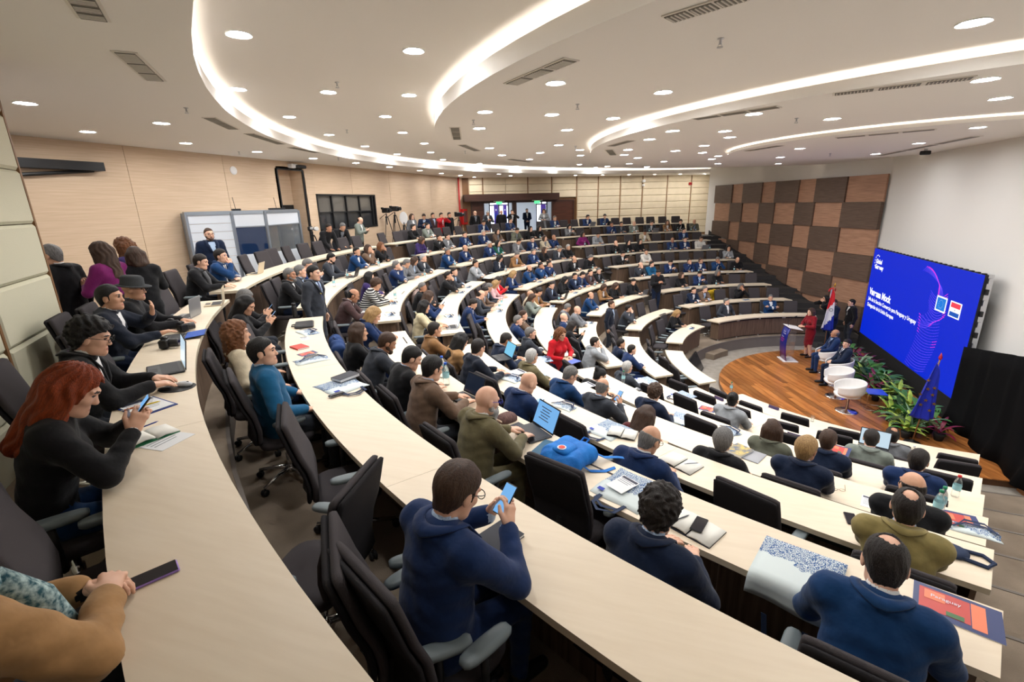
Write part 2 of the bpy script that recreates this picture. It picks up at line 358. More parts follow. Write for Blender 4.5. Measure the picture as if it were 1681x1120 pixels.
cove_m = mat('cove_light', (1, 1, 1), emit=(srgb(255, 244, 232), P_COVE))
def cove(label, r, z, c):
    m = MB(); ring(m, r-.05, r+.05, z, c=c); o = m.build('cove_light_strip', cove_m, None, fix=False); tag(o, label, 'light strip', 'cove light strips'); return o
cove('hidden warm light strip in the long cove above the back rows', R1+.12, ZO+.06, K1)
cove('hidden warm light strip in the widest curved ceiling step over the desks', R3-.12, Z3+.06, K3)
cove('hidden warm light strip in the middle curved ceiling step', R4-.12, Z4+.05, K4)
cove('hidden warm light strip in the innermost ceiling step over the stage', R5-.12, Z5+.04, K5)
# downlights: pixel positions in the photograph, on the ceiling plane they sit in
DL = {'o': [(41, 169), (144, 216), (265, 202), (305, 235), (422, 249), (514, 260), (584, 267.5), (639, 274), (689, 280), (725, 284.6), (756, 288), (778.6, 290.7), (819, 285.7), (838.6, 288.6)],
 '2': [(392, 56), (390, 146), (475, 191.6), (540, 221), (679, 83), (539, 151), (671.5, 156), (632.6, 191), (660.6, 217.6), (599, 240), (652, 253), (696.5, 235.4), (707, 250), (727, 262), (787, 268.6), (846.6, 273), (907, 275), (978, 275)],
 '3': [(912, 136), (796, 183.5), (787, 210.5), (803.6, 243), (824, 254.6), (906, 188), (931, 213), (917, 238), (886.6, 250.7), (869, 261.5), (1089, 151), (1006.8, 194), (952, 246), (953, 255), (951, 270), (1598.8, 36.4), (997, 273)],
 '4': [(1238, 186.6), (1366, 194.7), (1104.6, 214.6), (1190, 215), (1198, 225), (1156, 239), (1153, 250.5), (1109, 247.5), (1179, 256), (1168.6, 261), (1178, 268.5), (1618, 130), (1642, 161), (1066, 228.6), (1031, 245.7), (1024.6, 254), (1047, 259), (1033, 268.6), (1090, 265), (1062, 274), (1277.6, 268.6)],
 '5': [(1605, 209), (1509, 235), (1438, 252.5), (1313, 243.6), (1281, 258)]}
ZP = {'o': ZO, '2': Z2, '3': Z3, '4': Z4, '5': Z5}
lamp_m = mat('downlight_glow', (1, 1, 1), emit=(srgb(250, 250, 250), P_DOWN)); trim_m = mat('lamp_trim', srgb(235, 235, 232), .5)
m = MB(); m.lathe([(.105, 0), (.125, 0), (.125, -.012), (.105, -.006)], 20, cap=False); ring_me = m.mesh('trim_ring', [trim_m])
m = MB(); m.add([(.105*cos(2*PI*j/20), .105*sin(2*PI*j/20), -.004) for j in range(20)], [tuple(range(19, -1, -1))]); disc_me = m.mesh('lamp_disc', [lamp_m], fix=False)
ZN = {'o': 'outermost ceiling ring by the back walls', '2': 'high ceiling band over the back rows', '3': 'middle ceiling band over the desks', '4': 'inner ceiling band before the stage', '5': 'centre ceiling disc over the stage'}
def downlight(P, zn): 
    t = thing('downlight', 'round white recessed downlight in the '+ZN[zn], 'downlight', tuple(P), 0, 'downlights in the '+ZN[zn])
    link('trim_ring', ring_me, t); link('lamp_disc', disc_me, t); return t
PTS = {}
for k in range(7): q = pC(strips[4]+1.0+k*1.65, -1.3); downlight((q[0], q[1], ZO), 'o')
for zn, L in DL.items():
    for q in L:
        P = onz(q[0], q[1], ZP[zn]); PTS.setdefault(zn, []).append(P); downlight(P, zn)
kb = 0
for zn, rq, st_ in (('2', 14.5, 9), ('3', 10.6, 9), ('4', 7.0, 12)):      # the lamps over the near side, behind and above the camera
    a = -92.0
    while a > -140:
        Q = np.array([rq*cos(rad(a)), rq*sin(rad(a)), ZP[zn]]); a -= st_
        d = Q-CAM; u = px(Q)
        if d@CF > .2 and -40 < u[0] < 1720 and -40 < u[1] < 1160: continue
        if .89*Q[0]+.456*abs(Q[1]) > 3.4: continue
        t = downlight(Q, zn); t['label'] = 'round white downlight over the near side of the hall, behind the camera'; t['group'] = 'downlights behind the camera'; kb += 1
# ------------------------------------------------------------------ desks
ORD = ['', 'first', 'second', 'third', 'fourth', 'fifth', 'sixth', 'seventh', 'eighth', 'ninth']
BN = {'A': 'nearest seating block', 'B': 'second seating block', 'C': 'third seating block', 'D': 'farthest seating block'}
def wb(m, name, ma, par, **k): return m.build(name, ma, par, loc=tuple(-par.location), **k)
bracket_m = mat('bracket_metal', srgb(176, 172, 165), .5); shade_m = mat('shade_black', (.01, .01, .01), .6)
for b in BLK:
    for i in range(1, 10):
        r0, r1 = RF[i], RF[i]+DEP; a0, a1 = sec(b, r0); c0, c1 = sec(b, r1)
        if b == 'A' and i == 9: a1, c1 = -105.5, -105.5
        am = rad((a0+a1)/2); t = thing('curved_desk', f'curved maple-topped desk with walnut front, {ORD[i]} row from the stage, {BN[b]}', 'desk', (r1*cos(am), r1*sin(am), FL[i]), 0, 'curved desks of the hall')
        L = abs(rad(a1-a0))*r0; n = max(1, round(L/2.7))
        for k in range(n):
            f0, f1 = k/n, (k+1)/n; g = .0012/r0*57.3*(1 if a1 > a0 else -1)
            m = MB(); m.arc(r0, r1, a0+(a1-a0)*f0+g*(k > 0), a0+(a1-a0)*f1-g*(k < n-1), DT[i]-.042, DT[i], c0+(c1-c0)*f0+g*(k > 0), c0+(c1-c0)*f1-g*(k < n-1), step=1.2)
            o = wb(m, 'worktop', [maple, maple_edge], t)
            for p in o.data.polygons:
                if abs(p.normal.z) < .5: p.material_index = 1
        n = max(1, round(L/1.25)); zb = FL[i]+(.05 if i == 1 else 0); s = .12/r0*57.3; e0, e1 = min(a0, a1)+s, max(a0, a1)-s
        for k in range(n):
            g = .003/r0*57.3
            m = MB(); m.arc(r0+.085, r0+.11, e0+(e1-e0)*k/n+g, e0+(e1-e0)*(k+1)/n-g, zb, DT[i]-.115, step=1.5); wb(m, 'front_panel', walnut, t)
        m = MB(); m.arc(r0+.13, r0+.3, e0+.3, e1-.3, DT[i]-.2, DT[i]-.043, step=3); wb(m, 'under_desk_shade', shade_m, t)  # black block standing in for the shade under the worktop
        for a in (e0, e1):
            m = MB(); rm = (r0+.11+r1-.08)/2; aa = rad(a+(.5 if a == e0 else -.5)*0.03/r0*57.3); m.box((rm*cos(aa), rm*sin(aa), (zb+DT[i]-.045)/2), (r1-.08-r0-.085, .03, DT[i]-.045-zb), aa); wb(m, 'end_panel', walnut, t)
        nb = max(2, round(L/.95))
        for k in range(nb+1):
            aa = rad(e0+.4+(e1-e0-.8)*k/nb); m = MB(); m.box(((r0+.1)*cos(aa), (r0+.1)*sin(aa), DT[i]-.085), (.02, .12 if k % 2 else .07, .075), aa); wb(m, 'bracket', bracket_m, t)
            if i == 1:
                m = MB(); m.box(((r0+.1)*cos(aa), (r0+.1)*sin(aa), FL[i]+.025), (.03, .03, .05), aa); wb(m, 'foot', bracket_m, t)
# ------------------------------------------------------------------ office chair (faces +y, origin on the floor under the seat)
fab = mat('chair_fabric', srgb(70, 66, 68), .9, bump=.3, bsc=300, spec=.15); fabd = mat('chair_back_mesh', srgb(40, 38, 40), .85, bump=.35, bsc=350, spec=.15)
armm = mat('arm_pad_grey', srgb(112, 122, 126), .45); chrome = mat('chrome', (.75, .76, .78), .15, metal=1)
def loft(m, secs, n=16, ex=.6, cap=True):      # secs: (x, y, z, half_w, half_t) stacked along z, super-ellipse cross sections
    V = []
    for (x, y, z, hw, ht) in secs:
        for j in range(n):
            a = 2*PI*j/n; c, s = cos(a), sin(a); V.append((x+hw*math.copysign(abs(c)**ex, c), y+ht*math.copysign(abs(s)**ex, s), z))
    Fs = [(i*n+j, i*n+(j+1) % n, (i+1)*n+(j+1) % n, (i+1)*n+j) for i in range(len(secs)-1) for j in range(n)]
    if cap: Fs += [tuple(range(n-1, -1, -1)), tuple((len(secs)-1)*n+j for j in range(n))]
    return m.add(V, Fs)
def chair_parts():
    P = {}
    m = MB(); loft(m, [(0, .0, .415, .2, .19), (0, .0, .425, .235, .225), (0, .0, .465, .245, .235), (0, .0, .49, .225, .215), (0, 0, .494, .16, .15)], 20, .5); P['seat'] = (m.mesh('seat', [fab], True), 1)
    def bk(z): return -.235-.10*((z-.5)/.55)**1.5+.03*math.exp(-((z-.68)/.12)**2)
    hs = lambda z: .225+.02*math.sin(PI*(z-.45)/.72)
    zs = [.5, .52, .62, .74, .86, .97, 1.05, 1.085, 1.1]
    m = MB(); loft(m, [(0, bk(z)+.014, z, hs(z)*(.9 if k in (0, 8) else 1), .022*(.5 if k in (0, 8) else 1)) for k, z in enumerate(zs)], 16, .35); P['backrest'] = (m.mesh('backrest', [fab], True), 1)
    m = MB(); loft(m, [(0, bk(z)-.026, z, hs(z)*(.9 if k in (0, 8) else .985), .016*(.5 if k in (0, 8) else 1)) for k, z in enumerate([q-.008 if q > .9 else q for q in zs])], 16, .35); P['back_shell'] = (m.mesh('back_shell', [fabd], True), 1)
    for nm, sx in (('l', -1), ('r', 1)):
        m = MB(); loft(m, [(sx*.285, .015, .655, .034, .12), (sx*.285, .015, .665, .042, .13), (sx*.285, .015, .682, .042, .13), (sx*.285, .015, .69, .03, .115)], 14, .6); P['arm_pad'+nm] = (m.mesh('arm_pad', [armm], True), 1)
        m = MB(); m.tube([(sx*.16, 0, .405), (sx*.28, 0, .42), (sx*.288, 0, .5), (sx*.287, 0, .66)], [.018, .022, .02, .018], 8); P['arm_post'+nm] = (m.mesh('arm_post', [black], True), 1)
    m = MB(); m.tube([(0, -.1, .41), (0, -.24, .43), (0, -.27, .52), (0, -.25, .62)], .028, 8); m.box((0, 0, .395), (.24, .26, .04)); P['spine'] = (m.mesh('spine', [black]), 1)
    m = MB(); m.lathe([(.03, .1), (.03, .26), (.02, .265), (.02, .4)], 12); P['gas_column'] = (m.mesh('gas_column', [chrome], True), 2)
    m = MB(); n = 5
    for k in range(n):
        a = 2*PI*k/n+.3; m.tube([(0.02*cos(a), .02*sin(a), .115), (.16*cos(a), .16*sin(a), .105), (.31*cos(a), .31*sin(a), .075)], [.026, .02, .014], 6)
    m.lathe([(.05, .08), (.05, .13), (.03, .14)], 12); P['star_base'] = (m.mesh('star_base', [chrome], True), 2)
    mc = MB(); M = Matrix.Rotation(PI/2, 4, 'X'); mc.lathe([(.022, -.026), (.03, -.02), (.03, -.006), (.012, -.004), (.012, .004), (.03, .006), (.03, .02), (.022, .026)], 12, M=M); cas = mc.mesh('caster', [black], True)
    return P, cas
CP, CASTER = chair_parts()
def chair(loc, rz, label, group='office chairs at the desks', lod=0):      # lod 0 full, 1 no base details, 2 seat, back, pads
    t = thing('office_chair', label, 'chair', loc, rz, group)
    for k, (me, lv) in CP.items():
        if lod == 1 and k in ('gas_column', 'spine'): continue
        if lod >= 2 and k not in ('seat', 'backrest', 'back_shell', 'arm_padl', 'arm_padr', 'star_base', 'gas_column'): continue
        o = link(me.name, me, t)
        if k == 'star_base' and lod == 0:
            for j in range(5):
                a = 2*PI*j/5+.3; link('caster', CASTER, o, (.31*cos(a), .31*sin(a), .031), a)
    return t
def pol2(r, a): return (r*cos(rad(a)), r*sin(rad(a)))
def chair_at(i, a, label, dr=.30, tw=0, lod=None, group='office chairs at the desks'):
    x, y = pol2(RF[i]+DEP+dr, a); d = hyp(x-CAM[0], y-CAM[1])
    if lod is None: lod = 0 if d < 9 else (1 if d < 15 else 2)
    return chair((x, y, FL[i]), rad(a)+PI/2+rad(tw), label, group, lod)
# ------------------------------------------------------------------ stage
plank_m = mat('stage_plank', srgb(176, 116, 62), .28, noise=srgb(136, 80, 38), sc=2.2, stretch=(1, 9, 9), spec=.5, rnd=.38)
st = struct(link('floor_stage', None))
m = MB(); m.arc(.01, RF[0]-.01, 90, 270, 0, .128, step=4); m.prism([(0, -4.1), (XFRONT, -4.1), (XFRONT, 4.1), (0, 4.1)], 0, .128); m.build('stage_base', mat('stage_base', srgb(92, 62, 40), .5), st)
m = MB(); m.arc(RF[0]-.03, RF[0], 90, 270, 0, .14, step=3); m.build('stage_rim', mat('stage_rim', srgb(128, 92, 62), .5), st)
pd = np.array([.35, -.937]); pn = np.array([.937, .35]); rnd = random.Random(5)
def clip(poly, f):           # Sutherland-Hodgman against f(p)>=0 (linear)
    out = []
    for k in range(len(poly)):
        p, q = poly[k], poly[(k+1) % len(poly)]; fp, fq = f(p), f(q)
        if fp >= 0: out.append(p)
        if fp*fq < 0: t = fp/(fp-fq); out.append((p[0]+(q[0]-p[0])*t, p[1]+(q[1]-p[1])*t))
    return out
cuts_ = [(lambda p, c=cos(rad(a)), s=sin(rad(a)): RF[0]-.004-(p[0]*c+p[1]*s)) for a in range(90, 271, 6)]+[lambda p: XFRONT-.02-p[0], lambda p: 4.12-p[1], lambda p: 4.12+p[1]]
wp = .17; u = -5.2
while u < 5.2:
    v = -6+rnd.random()*1.6
    while v < 6:
        L = rnd.choice([1.4, 1.9, 2.4, 2.9]); g = .0035
        poly = [tuple(pn*a_+pd*b_) for a_, b_ in ((u+g, v+g), (u+wp-g, v+g), (u+wp-g, v+L-g), (u+g, v+L-g))]
        for f in cuts_:
            poly = clip(poly, f)
            if len(poly) < 3: break
        if len(poly) >= 3:
            cx = sum(p[0] for p in poly)/len(poly); cy = sum(p[1] for p in poly)/len(poly)
            m = MB(); Mi = np.array([[pd[0], pd[1]], [pn[0], pn[1]]]); pl = [tuple(Mi@np.array([p[0]-cx, p[1]-cy])) for p in poly]
            m.prism(pl, 0, .022); o = m.build('plank', plank_m, st, loc=(cx, cy, .128)); o.rotation_euler = (0, 0, math.atan2(pd[1], pd[0]))
        v += L
    u += wp
# LED wall
SX = .75; SY0, SY1, SZ0, SZ1 = -1.50, 4.78, .72, 3.64
scr = thing('led_wall', 'large blue LED wall with white speaker title and pink dotted wave', 'screen', (SX+.05, (SY0+SY1)/2, .15))
blue_em = mat('screen_blue', (0, 0, 0), .5, emit=(srgb(0, 38, 204), .95))
m = MB(); m.box((SX+.06, (SY0+SY1)/2, (SZ0+SZ1)/2), (.1, SY1-SY0, SZ1-SZ0)); wb(m, 'cabinet', black, scr)
m = MB(); nc = 13; nr = 6
for a in range(nc):
    for c in range(nr):
        y0 = SY0+(SY1-SY0)*a/nc; y1 = SY0+(SY1-SY0)*(a+1)/nc; z0 = SZ0+(SZ1-SZ0)*c/nr; z1 = SZ0+(SZ1-SZ0)*(c+1)/nr
        m = MB(); m.box((SX+.005, (y0+y1)/2, (z0+z1)/2), (.02, y1-y0-.0006, z1-z0-.0006)); wb(m, 'led_module', blue_em, scr)
for a in range(nc*2):
    y = SY0+(SY1-SY0)*(a+.5)/nc/2
    m = MB(); m.box((SX+.05, y, SZ1+.012), (.06, .09, .03)); wb(m, 'top_clip', blk, scr)
for c in range(nr*2):
    z = SZ0+(SZ1-SZ0)*(c+.5)/nr/2
    m = MB(); m.box((SX+.09, SY0-.03, z), (.05, .07, .12)); wb(m, 'side_latch', [blk, steel][c % 2], scr)
m = MB(); m.box((SX+.12, SY0+.05, 1.9), (.1, .12, 3.5)); m.box((SX+.12, SY1-.05, 1.9), (.1, .12, 3.5)); wb(m, 'truss', steel, scr)
m = MB(); m.box((SX+.04, (SY0+SY1)/2, (.15+SZ0)/2), (.12, SY1-SY0, SZ0-.15)); wb(m, 'plinth_cloth', mat('black_cloth', (.006, .006, .007), .9), scr)
white_em = mat('screen_white', (0, 0, 0), emit=((1, 1, 1), 1.1))
def txt(s_, name, par, size, P, e1, e2, ma, bold=0, cx=False, ext=.001):     # flat lettering: P lower-left corner, e1 reading direction, e2 up
    cu = bpy.data.curves.new(name, 'FONT'); cu.body = s_; cu.size = size; cu.extrude = 0; cu.offset = bold
    if cx: cu.align_x = 'CENTER'
    ob = bpy.data.objects.new(name, cu); COL.objects.link(ob); dg = bpy.context.evaluated_depsgraph_get(); me = bpy.data.meshes.new_from_object(ob.evaluated_get(dg)); bpy.data.objects.remove(ob, do_unlink=True)
    e1 = Vector(e1).normalized(); e2 = Vector(e2); e2 = (e2-e1*e2.dot(e1)).normalized(); e3 = e1.cross(e2); M = Matrix((e1, e2, e3)).transposed().to_4x4(); M.translation = Vector(P)
    me.transform(M); me.materials.clear(); me.materials.append(ma); return link(name, me, par, tuple(-par.location) if par is not None else None)
XS = SX-.008
def sp(u, v): return (XS, SY1-(SY1-SY0)*u, SZ1-(SZ1-SZ0)*v)          # u to the right, v down on the screen
def stx(s_, u, v, h, bold=0, narrow=1):
    o = txt(s_, 'screen_text', scr, h, sp(u, v), (0, -1, 0), (0, 0, 1), white_em, bold); return o
stx('Global', .045, .155, .19, .008); stx('Gateway', .045, .215, .19, .008)
stx('Vanessa Mock', .035, .515, .30, .012)
stx('Jefa de la Sección Comercio para Paraguay y Uruguay', .035, .585, .165, .004); stx('Delegación de la Unión Europea', .035, .655, .165, .004)
m = MB()
for k in range(9):
    a = rad(60+k*28); c = sp(.062, .135); y, z = c[1]-cos(a)*.2*1.0, c[2]+sin(a)*.2
    m.add([(XS, y+.025*cos(q*PI/3), z+.025*sin(q*PI/3)) for q in range(6)], [tuple(range(6))])
wb(m, 'star_ring', white_em, scr, fix=False)
pk = MB(); pk.m = 0; pink = mat('screen_pink', (0, 0, 0), emit=(srgb(255, 60, 215), 1.1)); viol = mat('screen_violet', (0, 0, 0), emit=(srgb(122, 84, 255), 1.1))
def dots(f, na, nb):
    for a in range(na):
        for c in range(nb):
            uu, vv, hot = f(a/(na-1), c/(nb-1))
            if not (.03 < vv < .985 and uu < .95): continue
            P = sp(uu, vv); rr = .0095+.006*hot; pk.m = 0 if hot > .45 else 1
            pk.add([(XS, P[1]-rr, P[2]), (XS, P[1], P[2]-rr), (XS, P[1]+rr, P[2]), (XS, P[1], P[2]+rr)], [(0, 1, 2, 3)])
dots(lambda s_, t_: (.60+.115*min(1, s_*1.6)**.7+.02*s_-.03*t_*(1-s_)+.055*t_*s_, .045+.26*s_**1.5+.045*t_*(1-s_), max(0, 1-2.2*t_)), 40, 9)
dots(lambda s_, t_: (.655+.13*t_+.035*sin(4.5*s_)+.018*sin(9*s_+2), .24+.30*s_+.05*sin(PI*t_)-.02*t_, .5*(t_ > .85)+.2), 15, 30)
dots(lambda s_, t_: (.60+.17*t_+.03*sin(3.2*s_+.6), .50+.49*s_+.13*(1-t_)*(t_)-.07*t_+.05*(t_-.5), max(0, 1-abs(t_)*6) if s_ < .35 else (.6 if t_ > .8 and s_ < .5 else .2)), 20, 30)
o = wb(pk, 'dot_wave', [pink, viol], scr, fix=False); o['kind'] = 'stuff'
def srect(u0, v0, u1, v1, ma, nm, off=.002):
    a, b = sp(u0, v0), sp(u1, v1); x = XS-off; m = MB(); m.add([(x, a[1], a[2]), (x, b[1], a[2]), (x, b[1], b[2]), (x, a[1], b[2])], [(0, 1, 2, 3)]); return wb(m, nm, ma, scr, fix=False)
srect(.73, .255, .81, .385, white_em, 'flag_border'); srect(.737, .268, .803, .372, mat('screen_sky', (0, 0, 0), emit=(srgb(20, 120, 214), 1.0)), 'flag_field', .003)
m = MB()
for k in range(12):
    a = 2*PI*k/12; c = sp(.77, .32); m.add([(XS-.004, c[1]+.1*cos(a)+.011*cos(q*PI/2), c[2]+.1*sin(a)+.011*sin(q*PI/2)) for q in range(4)], [(0, 1, 2, 3)])
wb(m, 'flag_stars', mat('screen_pale', (0, 0, 0), emit=(srgb(190, 220, 240), 1)), scr, fix=False)
srect(.835, .258, .915, .388, white_em, 'flag_border'); srect(.842, .268, .908, .308, mat('screen_red', (0, 0, 0), emit=(srgb(236, 66, 84), 1)), 'flag_band', .003); srect(.842, .343, .908, .378, mat('screen_navy', (0, 0, 0), emit=(srgb(20, 84, 180), 1)), 'flag_band', .003)
m = MB(); c = sp(.875, .325); m.add([(XS-.004, c[1]+.022*cos(q*PI/4), c[2]+.022*sin(q*PI/4)) for q in range(8)], [tuple(range(8))]); wb(m, 'flag_seal', mat('screen_grey', (0, 0, 0), emit=(srgb(170, 160, 165), 1)), scr, fix=False)
# black drape beside the LED wall
drape_m = mat('black_drape', (.004, .004, .0045), .9, spec=.1)
g = []; ztop = lambda y: 2.02+(-1.5-y)*.19
for k in range(90):
    y = -1.46-.045*k; row = []
    for j in range(7):
        f = j/6; z = .15+f*(ztop(y)-.15); fo = .035*math.sin(k*.52+.9*math.sin(k*.31))*(1-.35*f)+.16*max(0, 1-f*4)*(.5+.5*math.sin(k*.23)); row.append((.72-fo, y, z if j else .153))
    g.append(row)
m = MB(); m.sheet(g); o = m.build('stage_drape', drape_m, smooth=True); sm = o.modifiers.new('cloth', 'SOLIDIFY'); sm.thickness = .012; tag(o, 'black cloth drape pooling on the stage floor beside the LED wall', 'drape')
m = MB(); m.prism([(.95, -1.4), (1.1, -1.4), (1.1, -5.2), (.95, -5.2)], 0, 2.9)
slp = MB(); slp.add([(.78, -1.5, 2.0), (XFRONT-.01, -1.5, 2.45), (XFRONT-.01, -4.4, 2.15), (.78, -4.4, 2.55)], [(0, 1, 2, 3)])
# wooden steps at the stage side
stp = thing('wooden_step', 'dark wooden step block beside the stage end', 'step', (.95, -4.5, 0)); m = MB(); m.bbox((.95, -4.62, .10), (.5, .9, .2), .01); wb(m, 'tread', plank_m, stp); m = MB(); m.box((.7, -4.62, .19), (.03, .9, .025)); wb(m, 'nosing', steel, stp)
# ------------------------------------------------------------------ people: bodies grown from signed distance fields
def surfnet(D, G, lo, h):
    S = D < 0; nx, ny, nz = D.shape
    cnt = np.zeros((nx-1, ny-1, nz-1), np.int8); acc = np.zeros((nx-1, ny-1, nz-1, 3), np.float32)
    cs = [(i, j, k) for i in (0, 1) for j in (0, 1) for k in (0, 1)]
    sub = lambda A, c: A[c[0]:nx-1+c[0], c[1]:ny-1+c[1], c[2]:nz-1+c[2]]
    tot = sum(sub(S, c).astype(np.int8) for c in cs); act = (tot > 0) & (tot < 8)
    I = np.argwhere(act); 
    if len(I) == 0: return None
    idx = -np.ones(act.shape, np.int32); idx[act] = np.arange(len(I))
    val = {c: D[I[:, 0]+c[0], I[:, 1]+c[1], I[:, 2]+c[2]] for c in cs}
    P = np.zeros((len(I), 3), np.float32); n = np.zeros(len(I), np.float32)
    for c in cs:
        for ax in range(3):
            if c[ax]: continue
            e = list(c); e[ax] = 1; e = tuple(e); a, b = val[c], val[e]; x = (a < 0) != (b < 0)
            t = np.where(x, a/np.where(np.abs(a-b) < 1e-9, 1, a-b), 0); q = np.repeat(np.array([c], np.float32), len(I), 0); q[:, ax] = t
            P += q*x[:, None]; n += x
    V = (I+P/n[:, None])*h+lo
    Fs = []
    for ax in range(3):
        o = [0, 0, 0]; o[ax] = 1; s1 = tuple(slice(0, D.shape[k]-o[k]) for k in range(3)); s2 = tuple(slice(o[k], D.shape[k]) for k in range(3))
        x = S[s1] != S[s2]; E = np.argwhere(x); inn = S[s1][x]
        u, v = (ax+1) % 3, (ax+2) % 3
        ok = (E[:, u] > 0) & (E[:, v] > 0) & (E[:, u] < act.shape[u]) & (E[:, v] < act.shape[v]); E = E[ok]; inn = inn[ok]
        def cell(du, dv): q = E.copy(); q[:, u] -= du; q[:, v] -= dv; return idx[q[:, 0], q[:, 1], q[:, 2]]
        Q = np.stack([cell(1, 1), cell(0, 1), cell(0, 0), cell(1, 0)], 1); Q[~inn] = Q[~inn][:, ::-1]; Fs.append(Q)
    Fs = np.concatenate(Fs); Fs = Fs[(Fs >= 0).all(1)]
    g = G[I[:, 0], I[:, 1], I[:, 2]] if G is not None else np.zeros(len(I), np.int8)
    return V.astype(np.float64), Fs, g
class Field:
    def __init__(s, lo, hi, h):
        s.lo = np.array(lo, np.float32); s.h = h; s.n = np.ceil((np.array(hi)-s.lo)/h).astype(int)+1
        s.D = np.full(s.n, .5, np.float32); s.G = np.zeros(s.n, np.int8); s.B = np.full(s.n, .5, np.float32)
    def sub(s, lo, hi):
        a = np.clip(np.floor((np.array(lo)-s.lo)/s.h).astype(int), 0, s.n); b = np.clip(np.ceil((np.array(hi)-s.lo)/s.h).astype(int)+1, 0, s.n)
        if (b <= a).any(): return None, None
        ax = [s.lo[k]+s.h*np.arange(a[k], b[k], dtype=np.float32) for k in range(3)]
        return tuple(slice(a[k], b[k]) for k in range(3)), (ax[0][:, None, None], ax[1][None, :, None], ax[2][None, None, :])
    def put(s, sl, d, k, g, subtract=False):
        A = s.D[sl]
        if subtract: s.D[sl] = np.maximum(A, -d); return
        if k > 0: hh = np.clip(.5+.5*(A-d)/k, 0, 1); s.D[sl] = A+(d-A)*hh-k*hh*(1-hh)
        else: s.D[sl] = np.minimum(A, d)
        B = s.B[sl]; m_ = d < B; s.G[sl] = np.where(m_, g, s.G[sl]); s.B[sl] = np.where(m_, d, B)
    def cone(s, a, b, r1, r2, g=1, k=.03, flat=None, fa=(0, 1, 0), subtract=False):     # tapered capsule; flat<1 squashes along axis fa
        a = np.array(a, float); b = np.array(b, float); R = max(r1, r2); pad = R+k+.03
        sl, X = s.sub(np.minimum(a, b)-pad, np.maximum(a, b)+pad)
        if sl is None: return
        p = [X[i]-a[i] for i in range(3)]; ba = b-a
        if flat:
            f = np.array(fa, float); f /= np.linalg.norm(f); dp = p[0]*f[0]+p[1]*f[1]+p[2]*f[2]; q = (1/flat-1); p = [p[i]+dp*f[i]*q for i in range(3)]; ba = ba+f*(ba@f)*q
        L = max(ba@ba, 1e-8); t = np.clip((p[0]*ba[0]+p[1]*ba[1]+p[2]*ba[2])/L, 0, 1)
        d = np.sqrt((p[0]-t*ba[0])**2+(p[1]-t*ba[1])**2+(p[2]-t*ba[2])**2)-(r1+(r2-r1)*t)
        s.put(sl, (d*(flat if flat else 1)).astype(np.float32), k, g, subtract)
    def ell(s, c, r, g=1, k=.02, M=None, subtract=False):
        r = np.array(r, float); R = r.max()+k+.03; c = np.array(c, float); sl, X = s.sub(c-R, c+R)
        if sl is None: return
        p = [X[i]-c[i] for i in range(3)]
        if M is not None: p = [p[0]*M[0][j]+p[1]*M[1][j]+p[2]*M[2][j] for j in range(3)]
        q = np.sqrt((p[0]/r[0])**2+(p[1]/r[1])**2+(p[2]/r[2])**2); q2 = np.sqrt((p[0]/r[0]**2)**2+(p[1]/r[1]**2)**2+(p[2]/r[2]**2)**2)
        s.put(sl, (q*(q-1)/np.maximum(q2, 1e-4)).astype(np.float32), k, g, subtract)
    def net(s): return surfnet(s.D, s.G, s.lo, s.h)
def v3(*a): return np.array(a, float)
def nrm(a): return a/max(np.linalg.norm(a), 1e-9)
def rotm(pitch=0, yaw=0, roll=0):     # pitch>0 looks down, yaw>0 turns left
    cy, sy = cos(yaw), sin(yaw); cp, sp_ = cos(-pitch), sin(-pitch); cr, sr = cos(roll), sin(roll)
    return np.array([[cy, -sy, 0], [sy, cy, 0], [0, 0, 1]])@np.array([[1, 0, 0], [0, cp, -sp_], [0, sp_, cp]])@np.array([[cr, 0, sr], [0, 1, 0], [-sr, 0, cr]])
def ik(S, W, l1, l2, hint):
    d = W-S; L = np.linalg.norm(d)
    if L > (l1+l2)*.99: W = S+d/L*(l1+l2)*.99; d = W-S; L = np.linalg.norm(d)
    L = max(L, abs(l1-l2)+.02); u = nrm(d); x = (l1*l1-l2*l2+L*L)/(2*L); y = math.sqrt(max(l1*l1-x*x, 0)); h_ = hint-u*(hint@u); return S+u*x+nrm(h_)*y, W
SKIN, COAT, SHIRT, TROU, SHOE, DARK = 0, 1, 2, 3, 4, 5
